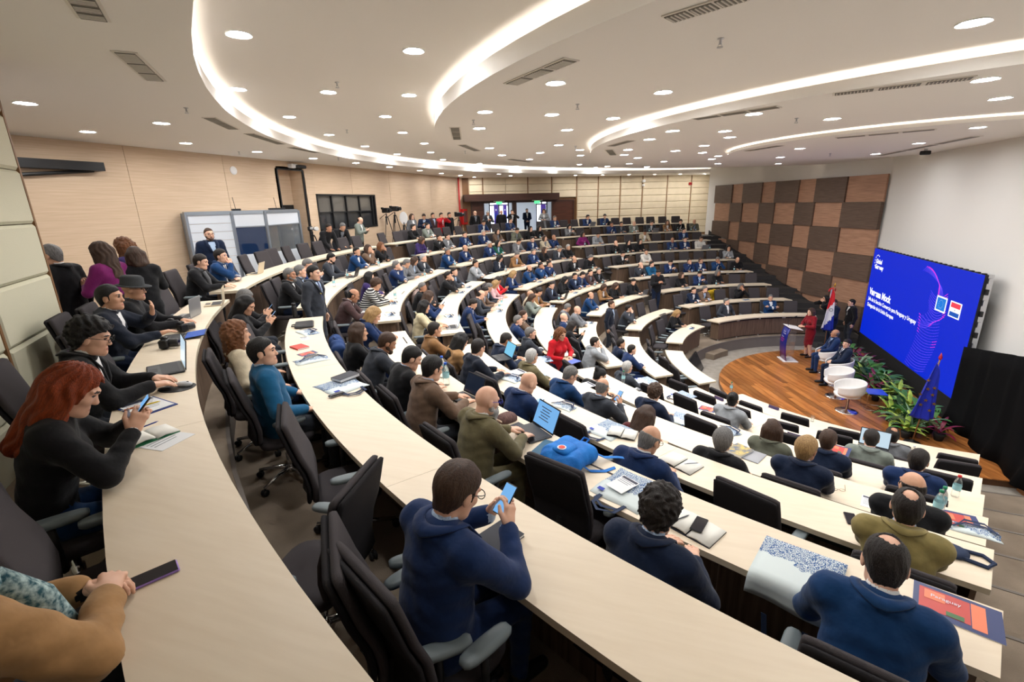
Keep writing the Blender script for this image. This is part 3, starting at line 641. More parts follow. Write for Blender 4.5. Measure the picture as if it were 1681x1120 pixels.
def skeleton(P):
    st = P.get('stand', 0); J = {}; b = P.get('b', 1.0); lean = rad(P.get('lean', 8)); tw = rad(P.get('twist', 0)); side = rad(P.get('side', 0))
    pz = .90 if st else .575
    J['pel'] = v3(0, 0 if st else -.05, pz); Rt = rotm(lean, tw, side); J['Rt'] = Rt
    J['waist'] = J['pel']+Rt@v3(0, 0, .16); J['chest'] = J['pel']+Rt@v3(0, .0, .36); Rc = rotm(lean*1.25, tw, side); J['neck'] = J['chest']+Rc@v3(0, -.005, .16)
    sw = P.get('sw', .182)
    for sg, n in ((-1, 'L'), (1, 'R')): J['sh'+n] = J['chest']+Rc@v3(sg*sw, .0, .104+P.get('shrug', 0))
    hp, hy, hr = P.get('head', (5, 0, 0)); Rh = rotm(rad(hp), rad(hy), rad(hr)); J['Rh'] = Rh; J['Rc'] = Rc
    J['hbase'] = J['neck']+Rc@v3(0, .012, .045); J['head'] = J['hbase']+Rh@v3(0, .02, .105)
    for sg, n in ((-1, 'L'), (1, 'R')):
        W, hint = P['arm'+n]; W = v3(*W)*v3(sg, 1, 1); J['el'+n], J['wr'+n] = ik(J['sh'+n], W, .285, .255, v3(*hint)*v3(sg, 1, 1))
        if st:
            J['hip'+n] = J['pel']+v3(sg*.09, 0, -.03); J['kn'+n] = v3(sg*.10, .03, .48); J['an'+n] = v3(sg*.11, -.02, .09); J['toe'+n] = v3(sg*.13, .13, .035)
        else:
            kx = P.get('knee', .12); J['hip'+n] = J['pel']+v3(sg*.09, .03, -.02); J['kn'+n] = v3(sg*kx, .38, .52); J['an'+n] = v3(sg*kx, .36 if not P.get('tuck') else .2, .09); J['toe'+n] = J['an'+n]+v3(sg*.02, .15, -.055)
    return J
def hand(F, W, dr, nn, sg, curl, g=SKIN, fine=True):     # W wrist, dr finger direction, nn back-of-hand normal, sg=+1 right hand
    dr = nrm(dr); nn = nrm(nn-dr*(nn@dr)); sd = np.cross(dr, nn)*sg      # sd points to the thumb side
    if not fine:
        F.cone(W, W+dr*.085, .034, .036, g, .015, .62, nn); tip = W+dr*.085; t2 = nrm(dr-nn*curl); F.cone(tip, tip+t2*.07, .03, .018, g, .015, .62, nn); F.cone(W+dr*.03+sd*.03, W+dr*.075+sd*.055-nn*.01, .013, .01, g, .01); return
    F.cone(W-dr*.02, W+dr*.03, .026, .03, g, .012, .75, nn)
    for x in (-.024, -.006, .012, .028): F.cone(W+dr*.02+sd*x*.7, W+dr*.088+sd*x, .016, .0125, g, .012)
    for x, L in ((-.031, .058), (-.011, .074), (.010, .08), (.030, .072)):
        a = W+dr*(.09-.006*abs(x)/.03)+sd*x; c = curl; d1 = nrm(dr-nn*c*.75); d2 = nrm(dr*(1-c*.6)-nn*c*1.7); d3 = nrm(dr*(1-c*1.1)-nn*c*2)
        p1 = a+d1*L*.46; p2 = p1+d2*L*.3; p3 = p2+d3*L*.22; F.cone(a, p1, .0098, .0088, g, .005); F.cone(p1, p2, .0088, .0082, g, .004); F.cone(p2, p3, .0082, .0068, g, .004)
    a = W+dr*.022+sd*.03; b_ = W+dr*.058+sd*.056-nn*.012; c_ = b_+nrm(dr*.9+sd*.15-nn*.3*curl)*.032; F.cone(a, b_, .0145, .0112, g, .01); F.cone(b_, c_, .0108, .008, g, .004)
def headfield(F, J, P, fine=True):
    H, R = J['head'], J['Rh']; T = lambda x, y, z: H+R@v3(x, y, z); M = R; s = P.get('hs', 1.0)
    F.cone(J['neck']-J['Rc']@v3(0, 0, .03), J['hbase']+R@v3(0, -.012, .03), .056*P.get('nk', 1), .052*P.get('nk', 1), SKIN, .02)
    F.ell(T(0, -.012, .022), (.077, .098, .096), SKIN, .02, M); F.ell(T(0, .035, -.03), (.062, .058, .082), SKIN, .03, M)
    F.cone(T(-.03, .03, -.085), T(0, .072, -.098), .03, .022, SKIN, .03); F.cone(T(.03, .03, -.085), T(0, .072, -.098), .03, .022, SKIN, .03)
    F.cone(T(0, .088, .0), T(0, .106, -.03), .009, .0125, SKIN, .014)
    for sg in (-1, 1):
        F.ell(T(sg*.078, -.008, -.012), (.011, .022, .034), SKIN, .006, M)
        if fine: F.cone(T(sg*.012, .092, .026), T(sg*.05, .075, .028), .010, .009, SKIN, .012); F.cone(T(sg*.009, .105, -.034), T(sg*.012, .10, -.036), .009, .007, SKIN, .006); F.ell(T(sg*.042, .062, -.022), (.022, .02, .02), SKIN, .02, M)
    if fine:
        F.cone(T(-.018, .086, -.066), T(.018, .086, -.066), .009, .009, SKIN, .008); F.cone(T(-.016, .085, -.077), T(.016, .085, -.077), .009, .009, SKIN, .008)
def make_body(P, name, lod):
    J = skeleton(P); h = (.0125, .017, .024)[lod]; b = P.get('b', 1.0); pts = np.array([v for k, v in J.items() if v.ndim == 1]); F = Field(pts.min(0)-.22, pts.max(0)+.2, h); R = J['Rt']; Rc = J['Rc']; fy = R@v3(0, 1, 0)
    sk = P.get('skirt')
    F.cone(J['pel'], J['waist'], .165*b, .158*b, COAT, .05, .76*min(1.2, b), fy); F.cone(J['waist'], J['chest'], .158*b, .172*(1+(b-1)*.6), COAT, .06, .68*min(1.15, b), fy)
    F.cone(J['chest'], J['chest']+Rc@v3(0, 0, .06), .172, .125, COAT, .05, .66, fy)
    for n, sg in (('L', -1), ('R', 1)):
        F.cone(J['neck']-Rc@v3(0, .01, .035), J['sh'+n]-Rc@v3(sg*.02, 0, .0), .064, .074, COAT, .06)
        F.cone(J['sh'+n], J['el'+n], .074*P.get('aw', 1), .058*P.get('aw', 1), COAT, .035); F.cone(J['el'+n], J['wr'+n]-nrm(J['wr'+n]-J['el'+n])*.015, .055*P.get('aw', 1), .042*P.get('aw', 1), SKIN if P.get('bare') else COAT, .03)
        F.cone(J['hip'+n], J['kn'+n], .092*b, .066, TROU, .05); F.cone(J['kn'+n], J['an'+n], .062, .046, SKIN if sk else TROU, .03)
        F.cone(J['an'+n]-v3(0, .03, .05), J['toe'+n], .042, .036, SHOE, .012)
    if sk: F.cone(J['pel'], (J['knL']+J['knR'])/2+v3(0, 0, -.02), .16, .13, COAT, .05, .8, fy)
    if P.get('coatlong'): F.cone(J['pel']+v3(0, -.02, 0), J['pel']-v3(0, .02, .22), .17*b, .165*b, COAT, .05, .8, fy)
    if P.get('breast'):
        for sg in (-1, 1): F.ell(J['chest']+Rc@v3(sg*.075, .10, -.03), (.07, .06, .07), COAT, .05)
    # collar of the coat: a raised ring behind the neck
    for k in range(9):
        a0, a1 = rad(200+k*15.5), rad(200+(k+1)*15.5); c = J['neck']-Rc@v3(0, -.003, .022)
        F.cone(c+Rc@v3(.072*cos(a0), .07*sin(a0), .012*sin(-a0)), c+Rc@v3(.072*cos(a1), .07*sin(a1), .012*sin(-a1)), .019, .019, COAT, .014)
    if lod < 2 and P.get('open', 1):           # lapels
        for sg in (-1, 1):
            L_ = [J['neck']+Rc@v3(sg*x, y, z) for x, y, z in ((.0, -.1, -.012), (.06, -.082, -.016), (.1, -.005, -.022), (.098, .075, -.07), (.065, .135, -.15))]
            for a_, b_ in zip(L_[:-1], L_[1:]): F.cone(a_, b_, .021, .021, COAT, .004)
    parts = []; wrinkle = P.get('wr', 1)
    if lod < 2:
        X = [F.lo[i]+h*np.arange(F.n[i]) for i in range(3)]
        n_ = np.sin(X[0][:, None, None]*31+np.sin(X[2][None, None, :]*17)*2)*np.sin(X[2][None, None, :]*43+X[1][None, :, None]*26+np.sin(X[0][:, None, None]*19)*1.5); F.D += (.0036*wrinkle*n_).astype(np.float32)
    fine = lod == 0
    def hands(Fd, fine):
        for n, sg in (('L', -1), ('R', 1)):
            fd = nrm(J['wr'+n]-J['el'+n]); q = P.get('hand'+n, {}); d_ = nrm(v3(*q['d'])*v3(sg, 1, 1)) if 'd' in q else nrm(fd*v3(1, 1, .35)); n_ = nrm(v3(*q.get('n', (0, 0, 1)))*v3(sg, 1, 1)); hand(Fd, J['wr'+n], d_, n_, -sg if True else sg, q.get('c', .35), SKIN, fine)
    if lod == 2:
        hands(F, False); headfield(F, J, P, False)
    V, Q, g = F.net(); parts.append((V, Q, g))
    if lod < 2:
        hh = (.006, .0095)[lod]; Fh = Field(J['head']-.2, J['head']+.17, hh); headfield(Fh, J, P, True); r_ = Fh.net(); parts.append((r_[0], r_[1], np.zeros(len(r_[0]), np.int8)))
        for n, sg in (('L', -1), ('R', 1)):
            hs = (.0048, .009)[lod]; c = J['wr'+n]; Fh = Field(c-.21, c+.21, hs); fd = nrm(J['wr'+n]-J['el'+n]); q = P.get('hand'+n, {})
            d_ = nrm(v3(*q['d'])*v3(sg, 1, 1)) if 'd' in q else nrm(fd*v3(1, 1, .35)); n_ = nrm(v3(*q.get('n', (0, 0, 1)))*v3(sg, 1, 1))
            Fh.cone(c-fd*.05, c, .027, .026, SKIN, .01); hand(Fh, c, d_, n_, -sg, q.get('c', .35), SKIN, fine or True); r_ = Fh.net()
            if r_: parts.append((r_[0], r_[1], np.zeros(len(r_[0]), np.int8)))
            if P.get('cuff', 1):            # shirt cuff
                Fc = Field(c-.09, c+.09, hs*1.3); Fc.cone(c-fd*.03, c-fd*.002, .036, .034, SHIRT, .005); Fc.cone(c-fd*.01, c+fd*.05, .029, .029, SHIRT, 0, subtract=True); r_ = Fc.net()
                if r_: parts.append((r_[0], r_[1], np.full(len(r_[0]), SHIRT, np.int8)))
        # shirt collar
        Fc = Field(J['neck']-.12, J['neck']+.12, (.0055, .0085)[lod]); up = Rc@v3(0, .1, 1); c = J['neck']+Rc@v3(0, .004, .0); Fc.cone(c-up*.035, c+up*.03, .068, .062, SHIRT, 0); Fc.cone(c+up*.03, c+up*.12, .0525, .0525, SHIRT, 0, subtract=True); r_ = Fc.net()
        if r_ and P.get('collar', 1): parts.append((r_[0], r_[1], np.full(len(r_[0]), SHIRT, np.int8)))
    Vs = np.concatenate([p[0] for p in parts]); off = 0; Qs = []; gs = []
    for p in parts: Qs.append(p[1]+off); off += len(p[0]); gs.append(p[2])
    Qs = np.concatenate(Qs); gs = np.concatenate(gs); fg = gs[Qs[:, 0]].astype(np.int32)
    # shirt front in the opening of the coat, lips and eyes on the face
    cen = Vs[Qs].mean(1); q = (cen-J['chest'])@Rc
    vee = (fg == COAT) & (q[:, 1] > .05) & (q[:, 2] < .16) & (q[:, 2] > -.14) & (np.abs(q[:, 0]) < .012+.30*(q[:, 2]+.13)*P.get('vee', .6)); fg[vee] = SHIRT if P.get('open', 1) else COAT
    if P.get('tie'):
        fg[vee & (np.abs(q[:, 0]) < .022)] = DARK
    if lod < 2:
        q = (cen-J['head'])@J['Rh']; f = fg == SKIN
        for sg in (-1, 1):
            fg[f & (((q[:, 0]-sg*.032)/.013)**2+((q[:, 2]-.008)/.0065)**2 < 1) & (q[:, 1] > .05)] = DARK
            fg[f & (((q[:, 0]-sg*.034)/.021)**2+((q[:, 2]-.03)/.0055)**2 < 1) & (q[:, 1] > .05)] = DARK
        fg[f & ((q[:, 0]/.022)**2+((q[:, 2]+.071)/.009)**2 < 1) & (q[:, 1] > .06)] = 6
    me = bpy.data.meshes.new('person'); me.from_pydata(Vs.tolist(), [], Qs.tolist()); 
    for k in range(7): me.materials.append(None)
    me.polygons.foreach_set('material_index', fg); me.polygons.foreach_set('use_smooth', np.ones(len(Qs), bool)); me.update()
    return me, J
def mesh_from(r, name):
    me = bpy.data.meshes.new(name); me.from_pydata(r[0].tolist(), [], r[1].tolist()); me.polygons.foreach_set('use_smooth', np.ones(len(r[1]), bool)); me.materials.append(None); me.update(); return me
def make_hair(kind, h):        # in the head frame
    Lg = kind in ('long', 'longcurl', 'wavy', 'pony'); F = Field((-.19, -.24, -.42 if Lg else -.2), (.19, .2, .22), h)
    X, Y, Z = [F.lo[i]+h*np.arange(F.n[i]) for i in range(3)]; X = X[:, None, None]; Y = Y[None, :, None]; Z = Z[None, None, :]
    big = {'short': 1.035, 'fade': 1.0, 'bald': .985, 'thin': 1.0, 'full': 1.1, 'curly': 1.27, 'bob': 1.1, 'long': 1.07, 'longcurl': 1.2, 'wavy': 1.12, 'bun': 1.0, 'pony': 1.03}[kind]
    F.ell((0, -.014, .026), (.0845*big, .106*big, .102*big), 1, .0)
    if kind in ('short', 'full', 'thin', 'bald', 'fade', 'curly', 'bun', 'pony'):
        F.cone((0, -.036, -.02), (0, -.034, -.08), .071*min(big, 1.06), .058*min(big, 1.06), 1, .02)
    base = np.interp(np.asarray(Y[0, :, 0]), [-.12, -.07, -.03, .0, .03, .055, .075, .1, .13], [-.10, -.095, -.055, .012, .03, .05, .064, .075, .085])
    if kind in ('bob', 'long', 'longcurl', 'wavy'): base = np.interp(np.asarray(Y[0, :, 0]), [-.2, .0, .03, .05, .07, .1, .13], [-.2, -.2, -.16, .0, .06, .08, .1])
    if kind in ('fade',): base = base+.012
    if kind in ('short', 'fade', 'full', 'bald', 'thin', 'bun', 'pony'): F.D = F.D+(.007*np.exp(-np.clip(Z-base[None, :, None], 0, 1)/.012)).astype(np.float32)+0*X.astype(np.float32)
    F.D = np.maximum(F.D, base[None, :, None]-Z)
    if kind == 'bald': F.D = np.maximum(F.D, Z-.035+np.clip(-Y-.03, 0, .1)*-.15); F.D = np.maximum(F.D, Y-.03)
    if kind == 'thin': F.D = np.maximum(F.D, np.where(Z > .04, .038-np.sqrt(X**2+(Y+.05)**2+0*Z), -1.)); F.D = np.maximum(F.D, np.where(Z > .05, Y-.035+0*X, -1.))
    if kind in ('bob', 'long', 'longcurl', 'wavy'):
        L = {'bob': -.14, 'long': -.31, 'longcurl': -.24, 'wavy': -.33}[kind]
        for x in (-.062, -.03, 0, .03, .062): F.cone((x, -.06-.02*(x == 0), .0), (x*1.35, -.085+.05*(abs(x) > .05), L+.03*abs(x)/.06), .052*big, .04*big, 1, .03)
        for sg in (-1, 1): F.cone((sg*.082, .0, .02), (sg*.095, .01, L*.75), .028*big, .03*big, 1, .03)
        F.D = np.maximum(F.D, -(np.sqrt((X/.064)**2+((Y-.085)/.075)**2+((Z+.03)/.115)**2)-1)*.06)
    if kind == 'bun': F.ell((0, -.105, .075), (.04, .04, .04), 1, .015)
    if kind == 'pony': F.cone((0, -.105, .05), (0, -.14, -.06), .03, .034, 1, .02); F.cone((0, -.14, -.06), (0, -.10, -.33), .034, .02, 1, .02)
    if kind in ('curly', 'longcurl'): F.D += (.014*np.sin(X*88+2*np.sin(Z*50))*np.sin(Y*84+1.5*np.sin(X*44))*np.sin(Z*80+Y*30)).astype(np.float32)
    elif kind in ('wavy',): F.D += (.006*np.sin(np.arctan2(X, -Y-.02)*13+np.sin(Z*32)*2.2)).astype(np.float32)
    else: F.D += (.0013*np.sin(np.arctan2(X, -Y)*26+np.sin(Z*30)*2.4)*(.4+np.abs(np.sin(Z*40+X*30)))+.003*np.sin(X*62+1)*np.sin(Y*55+2*np.sin(Z*30))).astype(np.float32)
    if kind in ('short', 'full', 'thin', 'bald', 'fade', 'bun', 'pony'):
        for sg in (-1, 1): F.ell((sg*.085, -.006, -.018), (.03, .026, .036), 1, 0, subtract=True); F.cone((sg*.075, .022, .015), (sg*.071, .026, -.022), .009, .006, 1, .006)
    return mesh_from(F.net(), 'hair')
HAIRC = {}
def hair_mesh(kind, lod):
    k = (kind, lod)
    if k not in HAIRC: HAIRC[k] = make_hair(kind, (.0075, .0105, .016)[lod])
    return HAIRC[k]
# ------------------------------------------------------------------ people of the hall
CL = {'navy': (24, 46, 88), 'darknavy': (20, 33, 58), 'blue': (18, 57, 102), 'teal': (22, 88, 128), 'black': (22, 22, 25), 'charcoal': (52, 56, 64), 'grey': (112, 114, 118), 'lightgrey': (150, 154, 158), 'greygreen': (124, 132, 124), 'olivegrey': (104, 106, 92), 'brown': (112, 90, 74), 'tan': (142, 104, 66), 'camel': (172, 132, 88), 'olive': (106, 98, 70), 'olive2': (140, 126, 78), 'maroon': (72, 52, 52), 'purple': (54, 40, 92), 'magenta': (118, 30, 96), 'red': (186, 22, 34), 'darkred': (88, 30, 34), 'burgundy': (126, 18, 30), 'green': (28, 88, 70), 'cream': (198, 184, 158), 'creamvest': (206, 194, 160), 'pink': (214, 170, 172), 'white': (216, 212, 204), 'striped': (40, 40, 44), 'vest': (30, 34, 48), 'puffer': (26, 32, 46)}
CW = {'navy': 'navy suit', 'darknavy': 'dark navy jacket', 'blue': 'bright blue suit', 'teal': 'teal blue sweater', 'black': 'black jacket', 'charcoal': 'charcoal suit', 'grey': 'grey jacket', 'lightgrey': 'light grey suit', 'greygreen': 'grey-green blazer', 'olivegrey': 'olive-grey jacket', 'brown': 'brown blazer', 'tan': 'tan jacket', 'camel': 'camel coat', 'olive': 'olive jacket', 'olive2': 'mustard olive blazer', 'maroon': 'dark maroon jacket', 'purple': 'purple top', 'magenta': 'magenta sweater', 'red': 'bright red coat', 'darkred': 'dark red top', 'burgundy': 'burgundy red dress', 'green': 'dark green top', 'cream': 'cream jacket', 'creamvest': 'cream knit vest', 'pink': 'pale pink top', 'white': 'white sweater', 'striped': 'striped sweater', 'vest': 'dark vest', 'puffer': 'dark puffer jacket'}
def cloth(n): c = srgb(*CL[n]); return mat('cloth_'+n, c, .82, noise=tuple(v*.8 for v in c), sc=14, bump=.55, bsc=9, spec=.2, sheen=.1)
def striped():
    if 'cloth_striped' in MATS: return MATS['cloth_striped']
    m, nt, b = nodes('cloth_striped'); tc = N(nt, 'ShaderNodeTexCoord'); wv = N(nt, 'ShaderNodeTexWave'); wv.bands_direction = 'Z'; wv.inputs['Scale'].default_value = 7; wv.inputs['Distortion'].default_value = 1.0
    rp = N(nt, 'ShaderNodeValToRGB'); rp.color_ramp.interpolation = 'CONSTANT'; rp.color_ramp.elements[0].color = C4(srgb(24, 24, 28)); rp.color_ramp.elements[1].color = C4(srgb(214, 212, 206)); rp.color_ramp.elements[1].position = .72
    nt.links.new(tc.outputs['Object'], wv.inputs[0]); nt.links.new(wv.outputs[0], rp.inputs[0]); nt.links.new(rp.outputs[0], b.inputs['Base Color']); b.inputs['Roughness'].default_value = .85; MATS['cloth_striped'] = m; return m
SK = [mat('skin_a', srgb(228, 184, 158), .5, noise=srgb(216, 166, 140), sc=12, spec=.35), mat('skin_b', srgb(210, 164, 136), .5, noise=srgb(196, 148, 120), sc=12, spec=.35), mat('skin_c', srgb(182, 134, 106), .5, noise=srgb(166, 118, 92), sc=12, spec=.35)]
LIP = mat('lips', srgb(176, 104, 94), .5); EYE = mat('eye_dark', srgb(40, 28, 24), .4); SHOEM = mat('shoe_leather', (.012, .011, .011), .35); TIE = mat('tie_cloth', srgb(60, 66, 96), .6)
HC = {'black': (18, 15, 15), 'dark': (34, 26, 22), 'brown': (72, 50, 36), 'auburn': (120, 74, 40), 'red': (150, 62, 20), 'blond': (176, 140, 92), 'grey': (120, 118, 116), 'white': (196, 194, 190)}
def hairmat(n):
    c = srgb(*HC[n]); return mat('hair_'+n, c, .5, noise=tuple(v*.55 for v in c), sc=26, stretch=(4, 4, .6), bump=.5, bsc=70, spec=.4)
TR = {'navy': 'navy', 'blue': 'blue', 'charcoal': 'charcoal', 'lightgrey': 'lightgrey', 'olive': 'olive', 'darknavy': 'darknavy'}
def A(x, y, z, hx=.6, hy=-.35, hz=-.55): return ((x, y, z), (hx, hy, hz))
FLATH = {'n': (0, 0, 1), 'c': .3}
POSE = {
 'type': dict(lean=13, head=(20, 0, 0), armL=A(.10, .44, .81), armR=A(.10, .44, .81), handL=dict(d=(-.25, 1, -.12), n=(0, .1, 1), c=.32), handR=dict(d=(-.25, 1, -.12), n=(0, .1, 1), c=.32)),
 'fold': dict(lean=16, head=(4, 0, 0), armL=A(-.06, .42, .80, .9, -.1, -.4), armR=A(-.03, .39, .835, .9, -.1, -.4), handL=dict(d=(-1, .1, 0), n=(0, .2, 1), c=.2), handR=dict(d=(-1, .1, -.1), n=(0, .2, 1), c=.25)),
 'clasp': dict(lean=12, head=(3, 0, 0), armL=A(.06, .43, .81), armR=A(.06, .43, .815), handL=dict(d=(-.7, .7, 0), n=(.3, .2, 1), c=.7), handR=dict(d=(-.7, .7, .1), n=(.3, .2, 1), c=.7)),
 'phone': dict(lean=10, head=(30, 0, 0), armL=A(.07, .37, .93, .7, -.2, -.6), armR=A(.07, .36, .93, .7, -.2, -.6), handL=dict(d=(-.35, .5, .75), n=(.8, -.2, -.3), c=.6), handR=dict(d=(-.35, .5, .75), n=(.8, -.2, -.3), c=.6)),
 'chin': dict(lean=16, head=(2, 0, 0), armL=A(-.05, .40, .80, .9, -.1, -.4), armR=A(.05, .30, 1.06, .5, .5, -.8), handL=dict(d=(-1, .1, 0), n=(0, .2, 1), c=.2), handR=dict(d=(-.35, -.15, .9), n=(.6, .7, .2), c=.7)),
 'face': dict(lean=14, head=(12, 0, 0), armL=A(.05, .31, 1.05, .6, .4, -.8), armR=A(.05, .31, 1.05, .6, .4, -.8), handL=dict(d=(-.4, -.2, .9), n=(.6, .7, .2), c=.7), handR=dict(d=(-.4, -.2, .9), n=(.6, .7, .2), c=.7)),
 'write': dict(lean=22, head=(30, 0, 0), armL=A(-.02, .42, .80, .9, -.1, -.4), armR=A(.07, .47, .815, .8, -.3, -.5), handL=dict(d=(-.6, .8, 0), n=(0, 0, 1), c=.2), handR=dict(d=(-.5, .85, -.1), n=(.3, 0, 1), c=.8)),
 'read': dict(lean=17, head=(30, 0, 0), armL=A(.10, .43, .80), armR=A(.12, .42, .80), handL=dict(d=(-.5, .85, 0), n=(0, 0, 1), c=.25), handR=dict(d=(-.5, .85, 0), n=(0, 0, 1), c=.25)),
 'back': dict(lean=-4, head=(0, 0, 0), armL=A(.24, .16, .73, .6, -.6, -.2), armR=A(.24, .16, .73, .6, -.6, -.2), handL=dict(d=(.1, 1, -.1), n=(0, 0, 1), c=.2), handR=dict(d=(.1, 1, -.1), n=(0, 0, 1), c=.2)),
 'lap': dict(lean=-3, head=(2, 0, 0), armL=A(.05, .26, .70), armR=A(.06, .25, .71), handL=dict(d=(-.7, .6, -.1), n=(.3, .3, .9), c=.5), handR=dict(d=(-.7, .6, -.1), n=(.3, .3, .9), c=.5)),
 'cross': dict(lean=2, head=(2, 0, 0), armL=A(-.13, .21, .93, .9, .1, -.5), armR=A(-.12, .23, .90, .9, .1, -.5), handL=dict(d=(-1, -.1, .15), n=(0, 1, .2), c=.4), handR=dict(d=(-1, -.1, .15), n=(0, 1, .2), c=.4)),
 'talk': dict(lean=10, head=(4, 0, 0), armL=A(.13, .36, 1.0, .8, -.2, -.6), armR=A(.10, .42, .83), handL=dict(d=(-.3, .3, .9), n=(.2, .9, -.2), c=.35), handR=dict(d=(-.2, 1, .2), n=(0, 0, 1), c=.4)),
 'st': dict(stand=1, lean=2, head=(3, 0, 0), armL=A(.25, .03, .84, .6, -.7, 0), armR=A(.25, .03, .84, .6, -.7, 0), handL=dict(d=(0, .15, -1), n=(1, 0, 0), c=.35), handR=dict(d=(0, .15, -1), n=(1, 0, 0), c=.35)),
 'stphone': dict(stand=1, lean=3, head=(28, 0, 0), armL=A(.08, .30, 1.16, .7, -.3, -.6), armR=A(.07, .30, 1.17, .7, -.3, -.6), handL=dict(d=(-.3, .7, .5), n=(.8, -.2, -.3), c=.6), handR=dict(d=(-.3, .7, .5), n=(.8, -.2, -.3), c=.6)),
 'stclasp': dict(stand=1, lean=2, head=(3, 0, 0), armL=A(.05, .20, .95, .8, -.3, -.3), armR=A(.05, .21, .96, .8, -.3, -.3), handL=dict(d=(-.8, .1, -.4), n=(.2, 1, .1), c=.5), handR=dict(d=(-.8, .1, -.4), n=(.2, 1, .1), c=.5)),
 'stcam': dict(stand=1, lean=5, head=(4, 0, 0), armL=A(.09, .27, 1.44, .8, 0, -.7), armR=A(.10, .26, 1.45, .8, 0, -.7), handL=dict(d=(-.5, .6, .5), n=(.7, .2, 0), c=.7), handR=dict(d=(-.5, .6, .5), n=(.7, .2, 0), c=.7)),
 'stlean': dict(stand=1, lean=34, head=(10, 0, 0), armL=A(.14, .50, .80, .9, -.3, 0), armR=A(.12, .48, .80, .9, -.3, 0), handL=dict(d=(-.3, 1, 0), n=(0, 0, 1), c=.3), handR=dict(d=(-.3, 1, 0), n=(0, 0, 1), c=.3)),
 'stread': dict(stand=1, lean=6, head=(20, 0, 0), armL=A(.10, .28, 1.08, .8, -.3, -.5), armR=A(.10, .28, 1.08, .8, -.3, -.5), handL=dict(d=(-.4, .8, .1), n=(.2, .2, 1), c=.5), handR=dict(d=(-.4, .8, .1), n=(.2, .2, 1), c=.5)),
}
PW = {'type': 'typing', 'fold': 'arms on the desk', 'clasp': 'with clasped hands', 'phone': 'holding a phone', 'chin': 'with hand at chin', 'face': 'with hands at the face', 'write': 'bent over writing', 'read': 'reading', 'back': 'leaning back', 'lap': 'hands in lap', 'cross': 'with crossed arms', 'talk': 'with one hand raised', 'st': 'standing', 'stphone': 'standing with a phone', 'stclasp': 'standing with clasped hands', 'stcam': 'standing and raising a camera', 'stlean': 'standing and leaning on the desk', 'stread': 'standing and reading'}
BODYC = {}; PEOPLE = []
glm = MB()
for sg in (-1, 1):
    glm.tube([(sg*.034+.026*cos(2*PI*j/14), .112, .004+.02*sin(2*PI*j/14)) for j in range(15)], .0022, 5); glm.tube([(sg*.06, .11, .01), (sg*.08, .07, .012), (sg*.084, -.01, .008)], .002, 5)
glm.tube([(-.009, .114, .008), (.009, .114, .008)], .002, 5)
GLAS = glm.mesh('glasses', [black]); GLASB = glm.mesh('glasses', [mat('blue_frame', srgb(40, 50, 190), .4)])
def head_mat(J): return Matrix([list(J['Rh'][i])+[J['head'][i]] for i in range(3)]+[[0, 0, 0, 1]])
